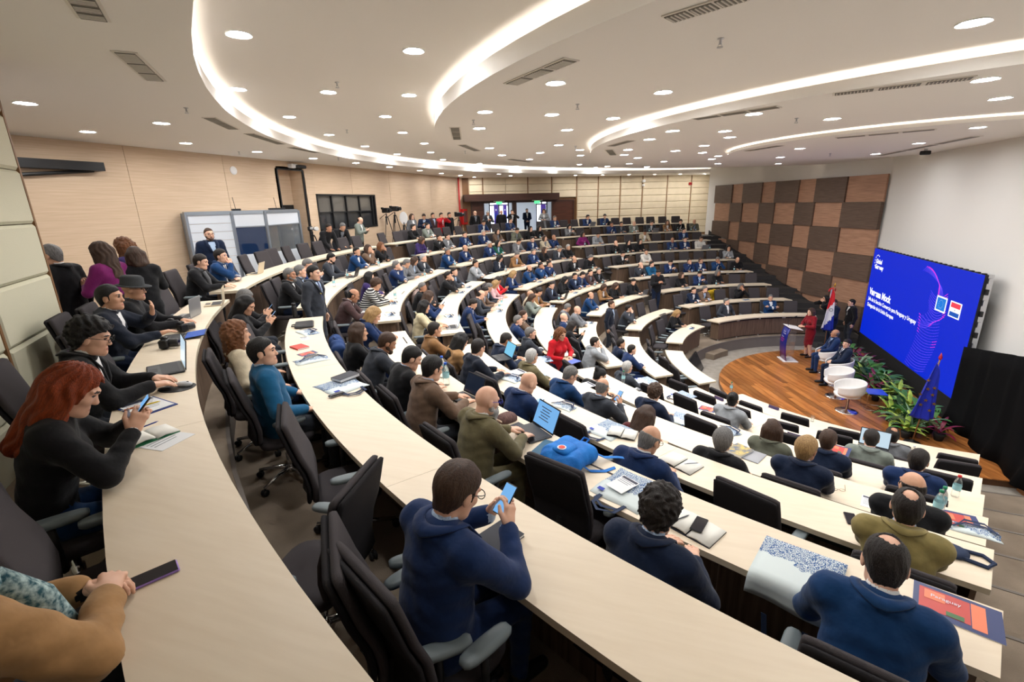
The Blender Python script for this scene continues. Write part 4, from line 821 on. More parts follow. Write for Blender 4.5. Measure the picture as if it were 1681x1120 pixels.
def person(base, rz, pose, coat, hair, hcol, label, lod=2, extra=(), over=None, sk=None, trou=None, shirt=None, tie=None, cat='person', group=None, cache=True):
    P = dict(POSE[pose]); P.update(over or {}); wom = hair in ('long', 'wavy', 'longcurl', 'bob', 'pony')
    if wom: P.setdefault('sw', .165); P.setdefault('b', .92); P.setdefault('breast', 1)
    else: P.setdefault('b', 1.08); P.setdefault('aw', 1.1)
    if coat in ('puffer', 'camel'): P.setdefault('aw', 1.15); P.setdefault('wr', 2.2)
    if coat in ('teal', 'magenta', 'striped', 'white', 'purple', 'black', 'darkred', 'pink') or coat == 'burgundy': P.setdefault('open', 0 if (coat not in ('black',) or wom or int(abs(base[0]*31+base[1]*17)) % 5 < 3) else 1)
    if tie and lod < 2 or (coat in ('navy', 'charcoal', 'blue') and not wom and lod < 2): P.setdefault('tie', 1)
    key = (pose, lod, repr(sorted((over or {}).items())), P.get('sw'), P.get('aw'), P.get('open'), P.get('tie'))
    if key in BODYC and cache: me, J = BODYC[key]
    else: me, J = make_body(P, 'person', lod); BODYC[key] = (me, J)
    o = link('person', me, None, tuple(base), rz); tag(o, label, cat, group)
    h = abs(hash((round(base[0], 2), round(base[1], 2), coat))) if False else int(abs(base[0]*73+base[1]*131)*10)
    skm = SK[sk if sk is not None else (0, 1, 0, 0, 2, 1)[h % 6]]; cm = striped() if coat == 'striped' else cloth(coat)
    sh = shirt or (white_sh, pale_sh, white_sh, white_sh, grey_sh if lod == 2 else pale_sh)[h % 5]
    if coat in ('teal', 'vest'): sh = shirt or pale_sh
    tr = cloth(trou or TR.get(coat, ('black', 'darknavy', 'charcoal')[h % 3]))
    for k, mm in enumerate([skm, cm, sh, tr, SHOEM, TIE if P.get('tie') else EYE, LIP]): o.material_slots[k].link = 'OBJECT'; o.material_slots[k].material = mm
    if P.get('tie'): o.material_slots[5].material = EYE if lod == 0 and False else TIE
    if hcol != 'none' and hair != 'none':
        ho = link('hair', hair_mesh(hair, lod), o); ho.matrix_local = head_mat(J); ho.material_slots[0].link = 'OBJECT'; ho.material_slots[0].material = hairmat(hcol)
    if lod < 2 and P.get('open', 1) and coat not in ('camel', 'puffer', 'vest', 'creamvest', 'cream'):
        c = J['neck']+J['Rc']@v3(0, .004, -.012); Rc = J['Rc']; g_ = []
        lap = [((.018, .168, -.21), (.028, .170, -.205)), ((.04, .165, -.14), (.09, .158, -.12)), ((.062, .125, -.045), (.118, .118, -.03))]
        for sg in (-1, 1):
            rows_ = [[tuple(c+Rc@(v3(*a)*v3(sg, 1, 1))), tuple(c+Rc@((v3(*a)*.5+v3(*b)*.5+v3(0, .006, .004))*v3(sg, 1, 1))), tuple(c+Rc@(v3(*b)*v3(sg, 1, 1)))] for a, b in lap]
            if sg < 0: g_ += rows_; g_ += [[tuple(c+Rc@v3(.080*sin(rad(t)), -.084*cos(rad(t)), .036+.012*abs(sin(rad(t))))), tuple(c+Rc@v3(.098*sin(rad(t)), -.106*cos(rad(t)), .034+.014*abs(sin(rad(t))))), tuple(c+Rc@v3(.118*sin(rad(t)), -.138*cos(rad(t)), -.006+.052*abs(sin(rad(t)))))] for t in range(-110, 111, 20)]
            else: g_ += rows_[::-1]
        m = MB(); m.sheet(g_); co = m.build('jacket_collar', cm, o, smooth=True, fix=False); s_ = co.modifiers.new('t', 'SOLIDIFY'); s_.thickness = .008; s_.offset = 0
    if 'beard' in extra:
        bo_ = link('beard', beard_mesh('longbeard' in extra, lod), o); bo_.matrix_local = head_mat(J); bo_.material_slots[0].link = 'OBJECT'; bo_.material_slots[0].material = hairmat('white' if 'longbeard' in extra else hcol if hcol != 'none' else 'dark')
    if 'glasses' in extra: g = link('glasses', GLAS, o); g.matrix_local = head_mat(J)
    if 'blueglasses' in extra: g = link('glasses', GLASB, o); g.matrix_local = head_mat(J)
    for col in ('yellow', 'violet', 'redl'):
        if col+'lan' in extra:
            m = MB(); c = J['neck']; Rc = J['Rc']; pts = [c+Rc@v3(.075*sin(rad(a)), -.075*cos(rad(a)), .015-.02*abs(sin(rad(a)))) for a in range(-100, 101, 25)]
            for sg in (1, -1):
                q = [c+Rc@v3(sg*.075, .02, -.01), c+Rc@v3(sg*.06, .10, -.06), c+Rc@v3(sg*.02, .145, -.2)]; g_ = [[tuple(p+Rc@v3(d, 0, 0)) for d in (-.009, .009)] for p in q]; m.sheet(g_)
            m.sheet([[tuple(p), tuple(p+Rc@v3(0, 0, .018))] for p in pts]); lo = m.build('lanyard', mat('lanyard_'+col, {'yellow': srgb(214, 196, 60), 'violet': srgb(150, 50, 150), 'redl': srgb(206, 40, 44)}[col], .6), o, fix=False); sm = lo.modifiers.new('t', 'SOLIDIFY'); sm.thickness = .003
    o['_J'] = 0; del o['_J']; PEOPLE.append((o, J)); return o, J
white_sh = mat('shirt_white', srgb(222, 222, 222), .8); grey_sh = mat('shirt_grey', srgb(120, 124, 132), .8); pale_sh = mat('shirt_pale_blue', srgb(168, 188, 214), .8)
SEATED = {}; LAB = {}; PLBL = []
def blk_of(a): a %= 360; return 'D' if a < 144 else 'C' if a < 180 else 'B' if a < 216 else 'A'
def place_seated(x, y, row, pose, coat, hair, hcol, extra=(), over=None, label=None, turn=0, chairtoo=True, lod=None, **kw):
    P = dict(POSE[pose]); P.update(over or {}); wom = hair in ('long', 'wavy', 'longcurl', 'bob', 'pony')
    if wom: P.setdefault('sw', .165)
    J = skeleton(P); hl = J['head']; zp = FL[row]+hl[2]; Q = onz(x, y, zp); rN = RF[row]+DEP
    def rot(v, t): return np.array([v[0]*cos(t)-v[1]*sin(t), v[0]*sin(t)+v[1]*cos(t)])
    a = math.atan2(Q[1], Q[0]); R_ = hyp(Q[0], Q[1]); dr = R_-rN
    lo, hi = -.02, .5
    if not lo <= dr <= hi:      # keep the seat at the desk, match the column of the photograph
        R_ = rN+min(max(dr, .12), .4); best = None
        for k in range(-500, 501):
            aa = a+k*.0009; q = px((R_*cos(aa), R_*sin(aa), zp))
            e = abs(q[0]-x)
            if best is None or e < best[0]: best = (e, aa)
        a = best[1]
    Q = np.array([R_*cos(a), R_*sin(a)]); rz = a+PI/2+rad(turn)
    base = Q-rot(hl[:2], rz); rb = hyp(*base)
    mn, mx = rN+.2, rN+.62
    if rb < mn or rb > mx: base = base*(min(max(rb, mn), mx)/rb)
    for _ in range(3):          # elbow room between neighbours
        for q in BASES.get(row, []):
            dv = base-q; dd = hyp(*dv); tg = np.array([-base[1], base[0]])/hyp(*base)
            if dd < .54: base = base+tg*(1 if dv@tg >= 0 else -1)*(.56-dd)
    BASES.setdefault(row, []).append(base)
    d = hyp(base[0]-CAM[0], base[1]-CAM[1])
    L_ = lod if lod is not None else (0 if d < 4.6 else 1 if d < 10.5 else 2); ab = math.degrees(math.atan2(base[1], base[0])); b = blk_of(ab)
    if label is None:
        label = f"person in {CW[coat]}{', glasses' if 'glasses' in extra else ''} {PW[pose]}"; PLBL.append((row, b, ab % 360, label))
    o, J = person((base[0], base[1], FL[row]), rz, pose, coat, hair, hcol, label, L_, extra, over, group='seated audience', **kw)
    if PLBL and PLBL[-1][3] == label and len(PLBL[-1]) == 4: PLBL[-1] = PLBL[-1]+(o,)
    SEATED.setdefault((row, b), []).append(ab % 360)
    if chairtoo: CHAIRS.append((row, b, ab % 360, base, rz))
    return o, J, base, rz
CHAIRS = []; BASES = {}
BRD = {}
def beard_mesh(lng, lod):
    if (lng, lod) not in BRD:
        F = Field((-.1, -.03, -.32), (.1, .16, .03), (.006, .009, .014)[lod]); F.cone((-.055, .02, -.055), (0, .08, -.10), .026, .03, 1, .02); F.cone((.055, .02, -.055), (0, .08, -.10), .026, .03, 1, .02); F.cone((-.02, .095, -.052), (.02, .095, -.052), .008, .008, 1, .01)
        if lng: F.cone((0, .085, -.10), (0, .10, -.25), .045, .018, 1, .03)
        BRD[(lng, lod)] = mesh_from(F.net(), 'beard')
    return BRD[(lng, lod)]
DATA = """
404 466 8 phone black longb black
397 497 8 phone black short grey glasses
389 548 8 back cream longcurl auburn
431 577 8 back teal short black
476 451 8 clasp black short grey beard
492 446 8 fold charcoal short grey
505 434 8 phone navy short grey
544 424 8 type charcoal short black beard
586 417 8 fold blue short black
605 414 8 chin brown bob brown
626 409 8 chin black wavy auburn
581 485 7 write maroon bald black
607 455 7 fold purple bob black
618 467 7 write striped curly brown
651 436 7 chin navy short grey
668 436 7 read grey short grey
681 432 7 read grey long brown
690 425 7 fold charcoal short white
614 517 7 write navy bob blond
589 545 7 fold black long brown
630 556 7 write charcoal short brown beard
677 587 7 read black short black
703 600 7 type brown full black glasses
800 657 7 type olive bald none beard longbeard blueglasses hp=16 yaw=-8
1083 838 7 read darknavy curly dark
1450 893 7 read blue thin dark
752 805 8 phone navy full brown glasses
714 541 6 fold tan short dark
757 560 6 read camel long black
790 570 6 type puffer short dark
868 628 6 read navy bald none
1067 722 6 read navy bald grey glasses
1490 812 6 fold olive2 thin dark glasses
831 558 5 read darknavy short dark
873 585 5 fold olive short white
937 605 5 write blue short grey glasses
989 636 5 phone charcoal bald grey glasses
1057 686 5 read darkred long brown
1187 722 5 fold black full grey
1325 735 5 fold darknavy full blond
1497 798 5 fold black bald dark
985 617 4 read black bun black
1075 645 4 read darknavy curly brown
1268 705 4 fold olivegrey long brown
1352 720 4 fold darknavy short brown
1030 603 3 fold charcoal short white
1205 655 3 fold lightgrey bun black
1430 720 3 type greygreen short dark
1508 755 4 fold navy short dark
1464 714 2 fold grey thin dark
694 472 6 fold black short grey
704 487 6 phone navy bob brown
697 503 6 type creamvest longb black
737 453 6 chin black short dark
746 446 6 fold charcoal short dark
777 499 5 read navy short dark
803 500 5 read charcoal short grey
790 484 5 read charcoal bald dark
798 476 5 read brown short dark
809 471 5 read pink long blond
818 467 5 phone red bob dark
735 415 7 fold blue short grey
764 409 7 fold navy bald dark glasses
804 405 7 fold navy short white
817 403 7 fold green long black
852 401 7 read grey short dark
874 395 7 fold navy short dark
895 397 7 fold cream bob brown
908 392 7 chin navy bald none
781 433 6 fold lightgrey short dark
821 428 6 read puffer bob black
849 423 6 read tan short grey
876 414 6 fold navy short grey
894 416 6 fold black long brown
919 412 6 read charcoal short grey
933 411 6 fold black short white
843 454 5 read navy bob blond
869 446 5 fold blue bald dark beard
888 438 5 chin blue short dark
902 437 5 chin navy short dark
943 432 5 fold black bald grey
970 427 5 read black short grey
871 483 4 fold cream bald none
882 492 4 read tan short dark
878 506 4 phone greygreen long brown
849 526 4 fold navy short grey
860 519 4 fold brown short brown
871 547 4 fold charcoal full grey
906 468 4 type vest fade dark
928 466 4 read black long black
944 457 4 fold darknavy short dark
956 454 4 read navy short dark
968 450 4 fold maroon short dark
983 447 4 fold black short grey
970 485 3 fold blue bald dark
926 521 3 back navy bald none
948 509 3 fold grey bald none
940 535 3 phone black long dark
931 550 3 read grey short grey
977 562 3 chin lightgrey short dark
992 472 3 read tan bob brown
1002 472 3 read black long brown
1040 466 3 type black short dark
1032 544 2 chin charcoal short dark
1020 564 2 fold darknavy short dark
1035 572 2 fold navy short dark
1112 515 1 read black longcurl blond
1139 479 2 fold darknavy short dark
1151 479 2 fold brown short grey
1217 475 2 face black bob grey
1201 497 1 back charcoal short grey
1265 489 1 cross blue short grey
1119 458 3 fold black bob brown
1149 452 3 phone navy short dark
1179 450 3 fold black bob grey
1052 437 4 chin charcoal bald dark
1069 434 4 fold teal short dark
1101 432 4 phone navy short dark
1132 431 4 chin navy short dark
1144 430 4 fold navy short brown
1178 430 4 face blue short grey
1211 436 4 read black bald none
1023 423 5 phone black short dark
1061 416 5 fold white short dark
1196 414 5 chin lightgrey bob dark
1011 403 6 chin black bald dark
1032 402 6 fold black long black
1051 404 6 fold black long dark
1104 398 6 fold navy bald none
1125 397 6 fold navy short dark
1151 396 6 type white short brown
960 387 7 back magenta bob dark
982 390 7 read lightgrey short dark
1059 386 7 read cream short dark
1123 382 7 fold navy short dark
935 378 8 phone grey bob dark
1004 373 8 chin navy short dark
1020 372 8 fold charcoal short dark
1041 368 8 fold greygreen bald dark
1070 369 8 type charcoal short dark
1096 371 8 fold tan long brown
1117 372 8 chin black curly dark
1140 368 8 chin olivegrey bald dark
911 362 9 fold navy short grey
965 361 9 type navy short dark
993 361 9 type navy full dark
679 377 9 fold black short dark
702 375 9 fold greygreen short dark
794 368 9 read navy short dark
838 366 9 fold navy short dark
693 397 8 read purple bob brown
721 390 8 chin black short dark
729 389 8 fold grey short dark
763 387 8 fold navy short dark
794 383 8 fold navy short white
817 383 8 fold brown long dark
849 381 8 read olivegrey short dark
871 382 8 fold black long dark
881 382 8 fold black longcurl dark
"""
YAW = [0, 14, -16, 6, -8, 22]
for n_, L in enumerate(DATA.strip().split('\n')):
    t = L.split(); x, y, row = float(t[0]), float(t[1]), int(t[2]); ov = {}
    P0 = POSE[t[3]]; yw = YAW[(n_*5+int(x)) % 6]; d_est = y
    for e in t[7:]:
        if '=' in e: k, v = e.split('='); ov[k] = float(v)
    hd = P0['head']; ov2 = {}
    if 'lean' in ov: ov2['lean'] = ov['lean']
    if 'b' in ov: ov2['b'] = ov['b']
    if ov.get('x', 1): ov2['head'] = (ov.get('hp', hd[0]), ov.get('yaw', yw), 0)
    place_seated(x, y, row, t[3], t[4], {'longb': 'long'}.get(t[5], t[5]), t[6], tuple(e for e in t[7:] if '=' not in e), ov2, turn=ov.get('turn', 0), sk=int(ov['sk']) if 'sk' in ov else None)
# ---- the last row beside the camera, seen close
def seat9(x, y, pose, coat, hair, hcol, label, **k): return place_seated(x, y, 9, pose, coat, hair, hcol, label=label, **k)
red_o = seat9(122, 640, 'phone', 'black', 'wavy', 'red', 'person in black sweater and jeans holding a phone, last row', over=dict(head=(34, -6, 0), lean=14, open=0), trou='blue', sk=0)
cur_o = seat9(150, 553, 'type', 'black', 'curly', 'black', 'person in black jacket, white collar and glasses typing, last row', extra=('glasses', 'violetlan'), over=dict(head=(18, -10, 0), lean=16), sk=0)
puf_o = seat9(181, 488, 'talk', 'puffer', 'short', 'black', 'person in navy puffer jacket and violet lanyard raising a hand, last row', extra=('violetlan',), over=dict(head=(4, -14, 0)), sk=1)
hat_o = seat9(229, 480, 'type', 'black', 'none', 'none', 'person in grey felt hat and black jacket handling cameras, last row', extra=('glasses', 'violetlan'), over=dict(head=(8, -10, 0), lean=10), sk=1)
sca_o = seat9(330, 434, 'type', 'black', 'short', 'dark', 'person in black coat and grey scarf typing, last row beside the first aisle', over=dict(head=(16, 0, 0)), sk=0)
blu_o = seat9(363, 425, 'chin', 'blue', 'full', 'dark', 'person in blue suit with hand at mouth, last row before the glass booth', over=dict(head=(2, -10, 0)), sk=0)
m = MB(); loft(m, [(0, -.01, .03, .10, .125), (0, -.01, .05, .088, .112), (0, -.01, .12, .082, .105), (0, -.01, .142, .062, .084), (0, -.01, .146, .03, .04)], 24, 1.0)
loft(m, [(0, .0, .028, .10, .125), (0, .0, .030, .135, .165), (0, .0, .036, .135, .165), (0, 0, .042, .10, .12)], 28, 1.0)
ha = m.build('hat', mat('felt_grey', srgb(58, 60, 62), .9, bump=.3, bsc=200), hat_o[0], smooth=True); ha.matrix_local = head_mat(hat_o[1])
m = MB(); c_ = sca_o[1]['neck']
for k in range(2): m.tube([tuple(c_+v3(.085*sin(rad(a)), .02-.075*cos(rad(a)), -.005)) for a in range(-150, 151, 30)], .028, 8)
m.tube([tuple(c_+v3(.05, .1, -.03)), tuple(c_+v3(.06, .15, -.15)), tuple(c_+v3(.05, .16, -.32))], [.03, .035, .03], 8); m.build('scarf', mat('scarf_grey', srgb(92, 92, 94), .9), sca_o[0], smooth=True)
# camel coat in the corner: hands rest on the desk at a known spot
hd = onz(168, 972, DT[9]+.05); ah = math.atan2(hd[1], hd[0]); rzc = ah+PI/2+rad(30); bs = hd[:2]-np.array([-.40*sin(rzc), .40*cos(rzc)])
cam_o = person((bs[0], bs[1], FL[9]), rzc, 'clasp', 'camel', 'long', 'brown', 'person in camel coat, teal scarf and yellow lanyard resting clasped hands, lower left corner', 0, ('yellowlan',), dict(lean=12, head=(4, 0, 0), armL=A(.06, .38, .80, .8, -.2, -.5), armR=A(.06, .38, .81, .8, -.2, -.5)), sk=0, shirt=cloth('black'))
m = MB(); J = cam_o[1]; c_ = J['neck']
for dz, rr in ((-.02, .085), (.015, .08)): m.tube([tuple(c_+v3(rr*sin(rad(a)), .015-rr*cos(rad(a)), dz)) for a in range(-180, 181, 30)], .032, 8)
for sg in (1, -1): m.tube([tuple(c_+v3(sg*.03, .1, -.02)), tuple(c_+v3(sg*.045, .17, -.15)), tuple(c_+v3(sg*.05, .2, -.32))], [.035, .045, .05], 8)
m.build('scarf', mat('scarf_teal', srgb(40, 84, 96), .9, noise=srgb(190, 214, 214), sc=60), cam_o[0], smooth=True)
CHAIRS.append((9, 'A', math.degrees(math.atan2(bs[1], bs[0])) % 360, bs, rzc)); SEATED.setdefault((9, 'A'), []).append(math.degrees(math.atan2(bs[1], bs[0])) % 360)
# ---- people on their feet
def standing(x, y, zf, pose, coat, hair, hcol, label, face, R=None, D=None, extra=(), over=None, lod=None, h=1.0, **k):
    P = dict(POSE[pose]); P.update(over or {}); P.setdefault('sw', .165 if hair in ('long', 'wavy', 'longcurl', 'bob', 'pony') else .182); J = skeleton(P); hl = J['head']*h
    f = {'L': -CR, 'R': CR, 'A': CF, 'C': -CF}.get(face) if isinstance(face, str) else v3(cos(rad(face)), sin(rad(face)), 0); rz = math.atan2(f[1], f[0])-PI/2
    zp = zf+hl[2]; d = ray(x, y); dh = d[:2]/hyp(d[0], d[1])
    if D is not None: Q = CAM[:2]+dh*D
    elif R is not None:
        b_ = CAM[:2]@dh; Q = CAM[:2]+dh*(-b_+math.sqrt(max(0, b_*b_-CAM[:2]@CAM[:2]+R*R)))
    else: Q = onz(x, y, zp)[:2]
    base = Q-np.array([hl[0]*cos(rz)-hl[1]*sin(rz), hl[0]*sin(rz)+hl[1]*cos(rz)]); dd = hyp(*(base-CAM[:2]))
    o, J = person((base[0], base[1], zf), rz, pose, coat, hair, hcol, label, lod if lod is not None else (1 if dd < 12 else 2), extra, over, **k)
    if h != 1.0: o.scale = (h, h, h)
    return o, J, base, rz
F9 = FL[9]
standing(82, 414, F9, 'st', 'black', 'short', 'grey', 'person in black suit standing behind the ivory wall edge, turned left', 'L', extra=(), over=dict(head=(12, 10, 0)), D=7.9)
standing(163, 408, F9, 'stphone', 'magenta', 'wavy', 'brown', 'person in magenta sweater standing near the plywood wall', 'L', over=dict(head=(10, 0, 0), open=0), D=7.7)
standing(205, 413, F9, 'st', 'purple', 'longcurl', 'auburn', 'person in purple top standing half hidden behind another, by plywood wall', 'L', over=dict(head=(14, 0, 0)), D=8.6)
standing(224, 430, F9, 'stphone', 'black', 'bob', 'brown', 'person in black jacket holding a phone, standing by the plywood wall', 160, over=dict(head=(16, 0, 0)), D=7.9, h=.95)
standing(343, 384, F9, 'st', 'darknavy', 'fade', 'brown', 'person in dark suit, glasses and yellow lanyard standing before the glass booth', -20, extra=('glasses', 'yellowlan', 'beard'), R=16.25)
standing(541, 382, F9, 'stlean', 'black', 'short', 'dark', 'person in black jacket bending over the last row desk beside the long lens', -12, R=15.75)
standing(563, 374, F9, 'stlean', 'black', 'short', 'grey', 'person in black jacket leaning on the last row desk, looking down', -20, R=15.9, over=dict(head=(30, 0, 0)))
standing(592, 367, F9, 'stphone', 'greygreen', 'bald', 'dark', 'person in pale green blazer standing with a phone beneath the dark window', 10, R=16.6, extra=('glasses',))
x_, y_ = pol2(13.55, -144.3); standing(515, 446, (FL[7]+FL[8])/2, 'st', 'charcoal', 'short', 'black', 'person in charcoal suit and yellow lanyard standing in the first aisle', 12, D=hyp(x_-CAM[0], y_-CAM[1]), extra=('yellowlan',), over=dict(head=(8, 0, 0)), lod=1)
xr, yr = pol2(9.45, -144); standing(921, 556, (FL[3]+FL[4])/2, 'stread', 'red', 'wavy', 'auburn', 'person in bright red coat standing in the first aisle with a blue folder', -35, D=hyp(xr-CAM[0], yr-CAM[1]), lod=1, over=dict(open=0))
standing(1004, 500, FL[2], 'st', 'puffer', 'short', 'brown', 'person in dark puffer jacket standing in the middle aisle', -10, R=7.4, lod=1)
standing(1081, 450, FL[3], 'stphone', 'black', 'short', 'dark', 'person in black shirt and trousers walking down the far aisle', -60, R=7.75, lod=1, over=dict(open=0))
# back of the hall: camera crews and people in the doorway
GB = 'people at the back of the hall'
for i_, (x, y, po, co, ha_, hc, lb, fc, R_) in enumerate([(677, 364, 'st', 'grey', 'bob', 'brown', 'person in grey jacket standing beside the white light paddle', -20, 17.0), (696, 358, 'stphone', 'darknavy', 'short', 'dark', 'person in dark jacket holding a phone beside the camera crew', -60, 17.0), (711, 358, 'st', 'maroon', 'short', 'dark', 'person in maroon jacket behind the red-shirted cameraman', -20, 17.4), (725, 360, 'stcam', 'red', 'short', 'dark', 'person in red jacket shouldering a video camera by the plywood wall', -20, 16.9), (738, 356, 'st', 'black', 'short', 'dark', 'person in black sweater standing right of the video cameraman', -20, 16.9), (780, 353, 'st', 'black', 'bald', 'dark', 'bearded person in black standing in front of the left door leaf', -50, 18.3), (801, 352, 'stphone', 'charcoal', 'short', 'white', 'person in white cap standing in the doorway', -50, 18.0), (823, 352, 'st', 'black', 'bald', 'grey', 'person in open dark coat and beige sweater standing in the doorway', -60, 18.0), (841, 354, 'stcam', 'black', 'short', 'dark', 'person in black photographing from the doorway', -60, 17.9), (865, 346, 'stclasp', 'darknavy', 'short', 'dark', 'person in dark suit with badge waiting inside the lobby', -60, 20.6), (893, 353, 'stread', 'lightgrey', 'long', 'brown', 'person in light grey coat reading beside the right door leaf', -80, 17.8)]):
    standing(x, y, F9, po, co, ha_, hc, lb, fc, R=R_, group=GB)
# ---- chairs: one under every seated person, the free seats between them filled
def fill_chairs():
    n_ = 0
    for (row, b, a, base, rz) in CHAIRS:
        d = hyp(base[0]-CAM[0], base[1]-CAM[1]); chair((base[0], base[1], FL[row]), rz, f'dark grey office chair occupied in the {ORD[row]} row of the {BN[b]}', 'occupied office chairs', 0 if d < 6 else 2)
    for i in range(1, 10):
        rN = RF[i]+DEP
        for b in BLK:
            s0, s1 = sec(b, rN+.3, -.1); lo, hi = min(s0 % 360, s1 % 360), max(s0 % 360, s1 % 360)
            if i == 9 and b == 'A': hi = 237.0
            stp = math.degrees(.70/(rN+.3)); pts = sorted(SEATED.get((i, b), [])); ks = [lo-stp*.45]+pts+[hi+stp*.45]
            for p, q in zip(ks[:-1], ks[1:]):
                g = q-p; n = int(g/stp+.05)-1
                for k in range(n):
                    a = p+g*(k+1)/(n+1); P = ((rN+.3)*cos(rad(a)), (rN+.3)*sin(rad(a)), FL[i]+.9); u = px(P)
                    if i == 8 and b == 'A' and a > 233.5: continue
                    if (np.array(P)-CAM)@CF < .3 or not -60 < u[0] < 1740 or u[1] > 1230: continue
                    tw = ((i*37+k*53+int(a)*11) % 31)-15; EMPTY.append((i, b, a)); t = chair_at(i, a, '', (-.06 if i > 1 else .1)+.012*((i*7+k*3) % 12), tw*.6, group='empty office chairs'); t['_k'] = 0; del t['_k']; EC.append((i, b, a, t))
EMPTY = []; EC = []
fill_chairs()
for x, y, tw in ((492, 745, -14), (580, 868, 128), (585, 985, -22)):        # pulled-out chairs of the eighth row
    P = onz(x, y, FL[8]+.78); a = math.degrees(math.atan2(P[1], P[0])) % 360; R_ = hyp(P[0], P[1]); c_ = a+tw; off = .28; bx, by = P[0]-off*cos(rad(c_)), P[1]-off*sin(rad(c_)); t = chair((bx, by, FL[8]), rad(c_)+PI/2, '', 'empty office chairs', 0); EC.append((8, 'A', a, t))
# ---- labels that single things out by row, block and place
NTH = ['first', 'second', 'third', 'fourth', 'fifth', 'sixth', 'seventh', 'eighth', 'ninth', 'tenth', 'eleventh', 'twelfth', 'thirteenth', 'fourteenth', 'fifteenth']
SB = {'A': 'nearest block', 'B': 'second block', 'C': 'third block', 'D': 'far block'}
def place_words(items, name):           # items: (row, block, angle, obj)
    by = {}
    for it in items: by.setdefault((it[0], it[1]), []).append(it)
    for (r_, b), L in by.items():
        L.sort(key=lambda t: -t[2])
        for k, it in enumerate(L): yield it, f'{ORD[r_]} row, {SB[b]}', (NTH[min(k, 14)] if k < len(L)-1 or len(L) == 1 else 'last'), len(L)
for it, w_, nth, n in place_words(EC, 'chair'): it[3]['label'] = f'empty dark grey office chair, {w_}'+(f', {nth} empty one from the right' if n > 1 else '')
occ = [(r_, b, a, o) for (r_, b, a, base, rz), o in zip(CHAIRS, [o for o in COL.objects if o.name.startswith('office_chair') and o.get('group') == 'occupied office chairs'])]
for it, w_, nth, n in place_words(occ, 'chair'): it[3]['label'] = f'occupied dark grey office chair, {w_}'+(f', {nth} occupied from the right' if n > 1 else '')
seen = {}
for t in PLBL: seen.setdefault((t[0], t[1], t[3]), []).append(t)
for (r_, b, lb), L in seen.items():
    L.sort(key=lambda t: -t[2])
    for k, t in enumerate(L): t[4]['label'] = f'{lb}, {ORD[r_]} row, {SB[b]}'+(f', {NTH[k]} such from right' if len(L) > 1 else '')
# ------------------------------------------------------------------ on the stage
ZS = .15
tub_m = mat('white_shell', srgb(226, 224, 222), .35, spec=.5)
def tub_chair(x, y, rz, label):
    t = thing('tub_chair', label, 'chair', (x, y, ZS), rz, 'white tub chairs on the stage')
    m = MB(); g = []
    for j in range(9):         # shell: height profile around an open front
        row = []
        for k in range(25):
            a = rad(-152+304*k/24)-PI/2; f = j/8; rim = .30+.13*max(0, cos((a+PI/2)*.62)); z = .40+(rim-.02)*f**1.3*(1 if f > 0 else 0); rr = .12+.19*min(1, f*2.2)**.7+.03*f
            row.append((rr*1.02*cos(a), rr*.98*sin(a)+.02, z))
        g.append(row)
    m.sheet(g); o = m.build('shell', tub_m, t, smooth=True, fix=False); s_ = o.modifiers.new('t', 'SOLIDIFY'); s_.thickness = .035; s_.offset = 0; o.modifiers.new('s', 'SUBSURF').levels = 1
    m = MB(); loft(m, [(0, .05, .40, .2, .22), (0, .05, .42, .27, .27), (0, .05, .46, .27, .27), (0, .05, .475, .22, .22)], 20, .75); m.build('cushion', tub_m, t, smooth=True)
    m = MB(); m.lathe([(.028, .02), (.028, .4), (.07, .41)], 14); m.build('column', mat('copper_tube', srgb(176, 132, 104), .3, metal=.8), t, smooth=True)
    m = MB(); m.lathe([(.25, 0), (.25, .008), (.2, .018), (.05, .035), (.03, .05)], 28); m.build('base', chrome, t, smooth=True); return t
for x, y, lb in ((-1.28, -1.4, 'empty white tub chair nearest the plants end of the stage'), (-1.26, -.42, 'empty white tub chair beside the seated guests'), (-1.0, .52, 'white tub chair under the guest nearer the empty chairs'), (-1.0, 1.62, 'white tub chair under the guest nearer the lectern')): tub_chair(x, y, rad(90), lb)
person((-.97, 1.62, ZS), rad(96), 'lap', 'navy', 'bald', 'grey', 'grey-haired person in navy suit sitting on stage beside the lectern'.replace('grey-haired ', ''), 1, (), dict(head=(0, -12, 0), tie=1), group='people on the stage')
person((-.97, .54, ZS), rad(98), 'lap', 'darknavy', 'full', 'dark', 'person in dark navy suit and red tie sitting on stage nearer the camera', 1, (), dict(head=(6, 30, 0), tie=1), group='people on the stage', tie=1)
sp_o = standing(1331, 512, ZS, 'stread', 'burgundy', 'bob', 'brown', 'person in burgundy red dress speaking at the lectern', 200, over=dict(open=0, skirt=1, head=(8, 10, 0), b=.95), D=None, lod=1, group='people on the stage', h=1.0, trou='burgundy')
standing(1369, 497, ZS, 'stclasp', 'darknavy', 'short', 'brown', 'bearded person in dark suit standing beside the striped flag'.replace('bearded ', ''), 200, lod=1, group='people on the stage', over=dict(head=(8, 15, 0)))
standing(1398, 497, ZS, 'st', 'black', 'short', 'black', 'person in black suit and violet tie standing at the LED wall edge', 190, lod=1, group='people on the stage', over=dict(head=(4, -10, 0)))
standing(1355, 494, ZS, 'stcam', 'black', 'long', 'black', 'person in black behind the striped flag raising a camera', 190, D=20.9, lod=1, group='people on the stage', over=dict(lean=14, open=0))
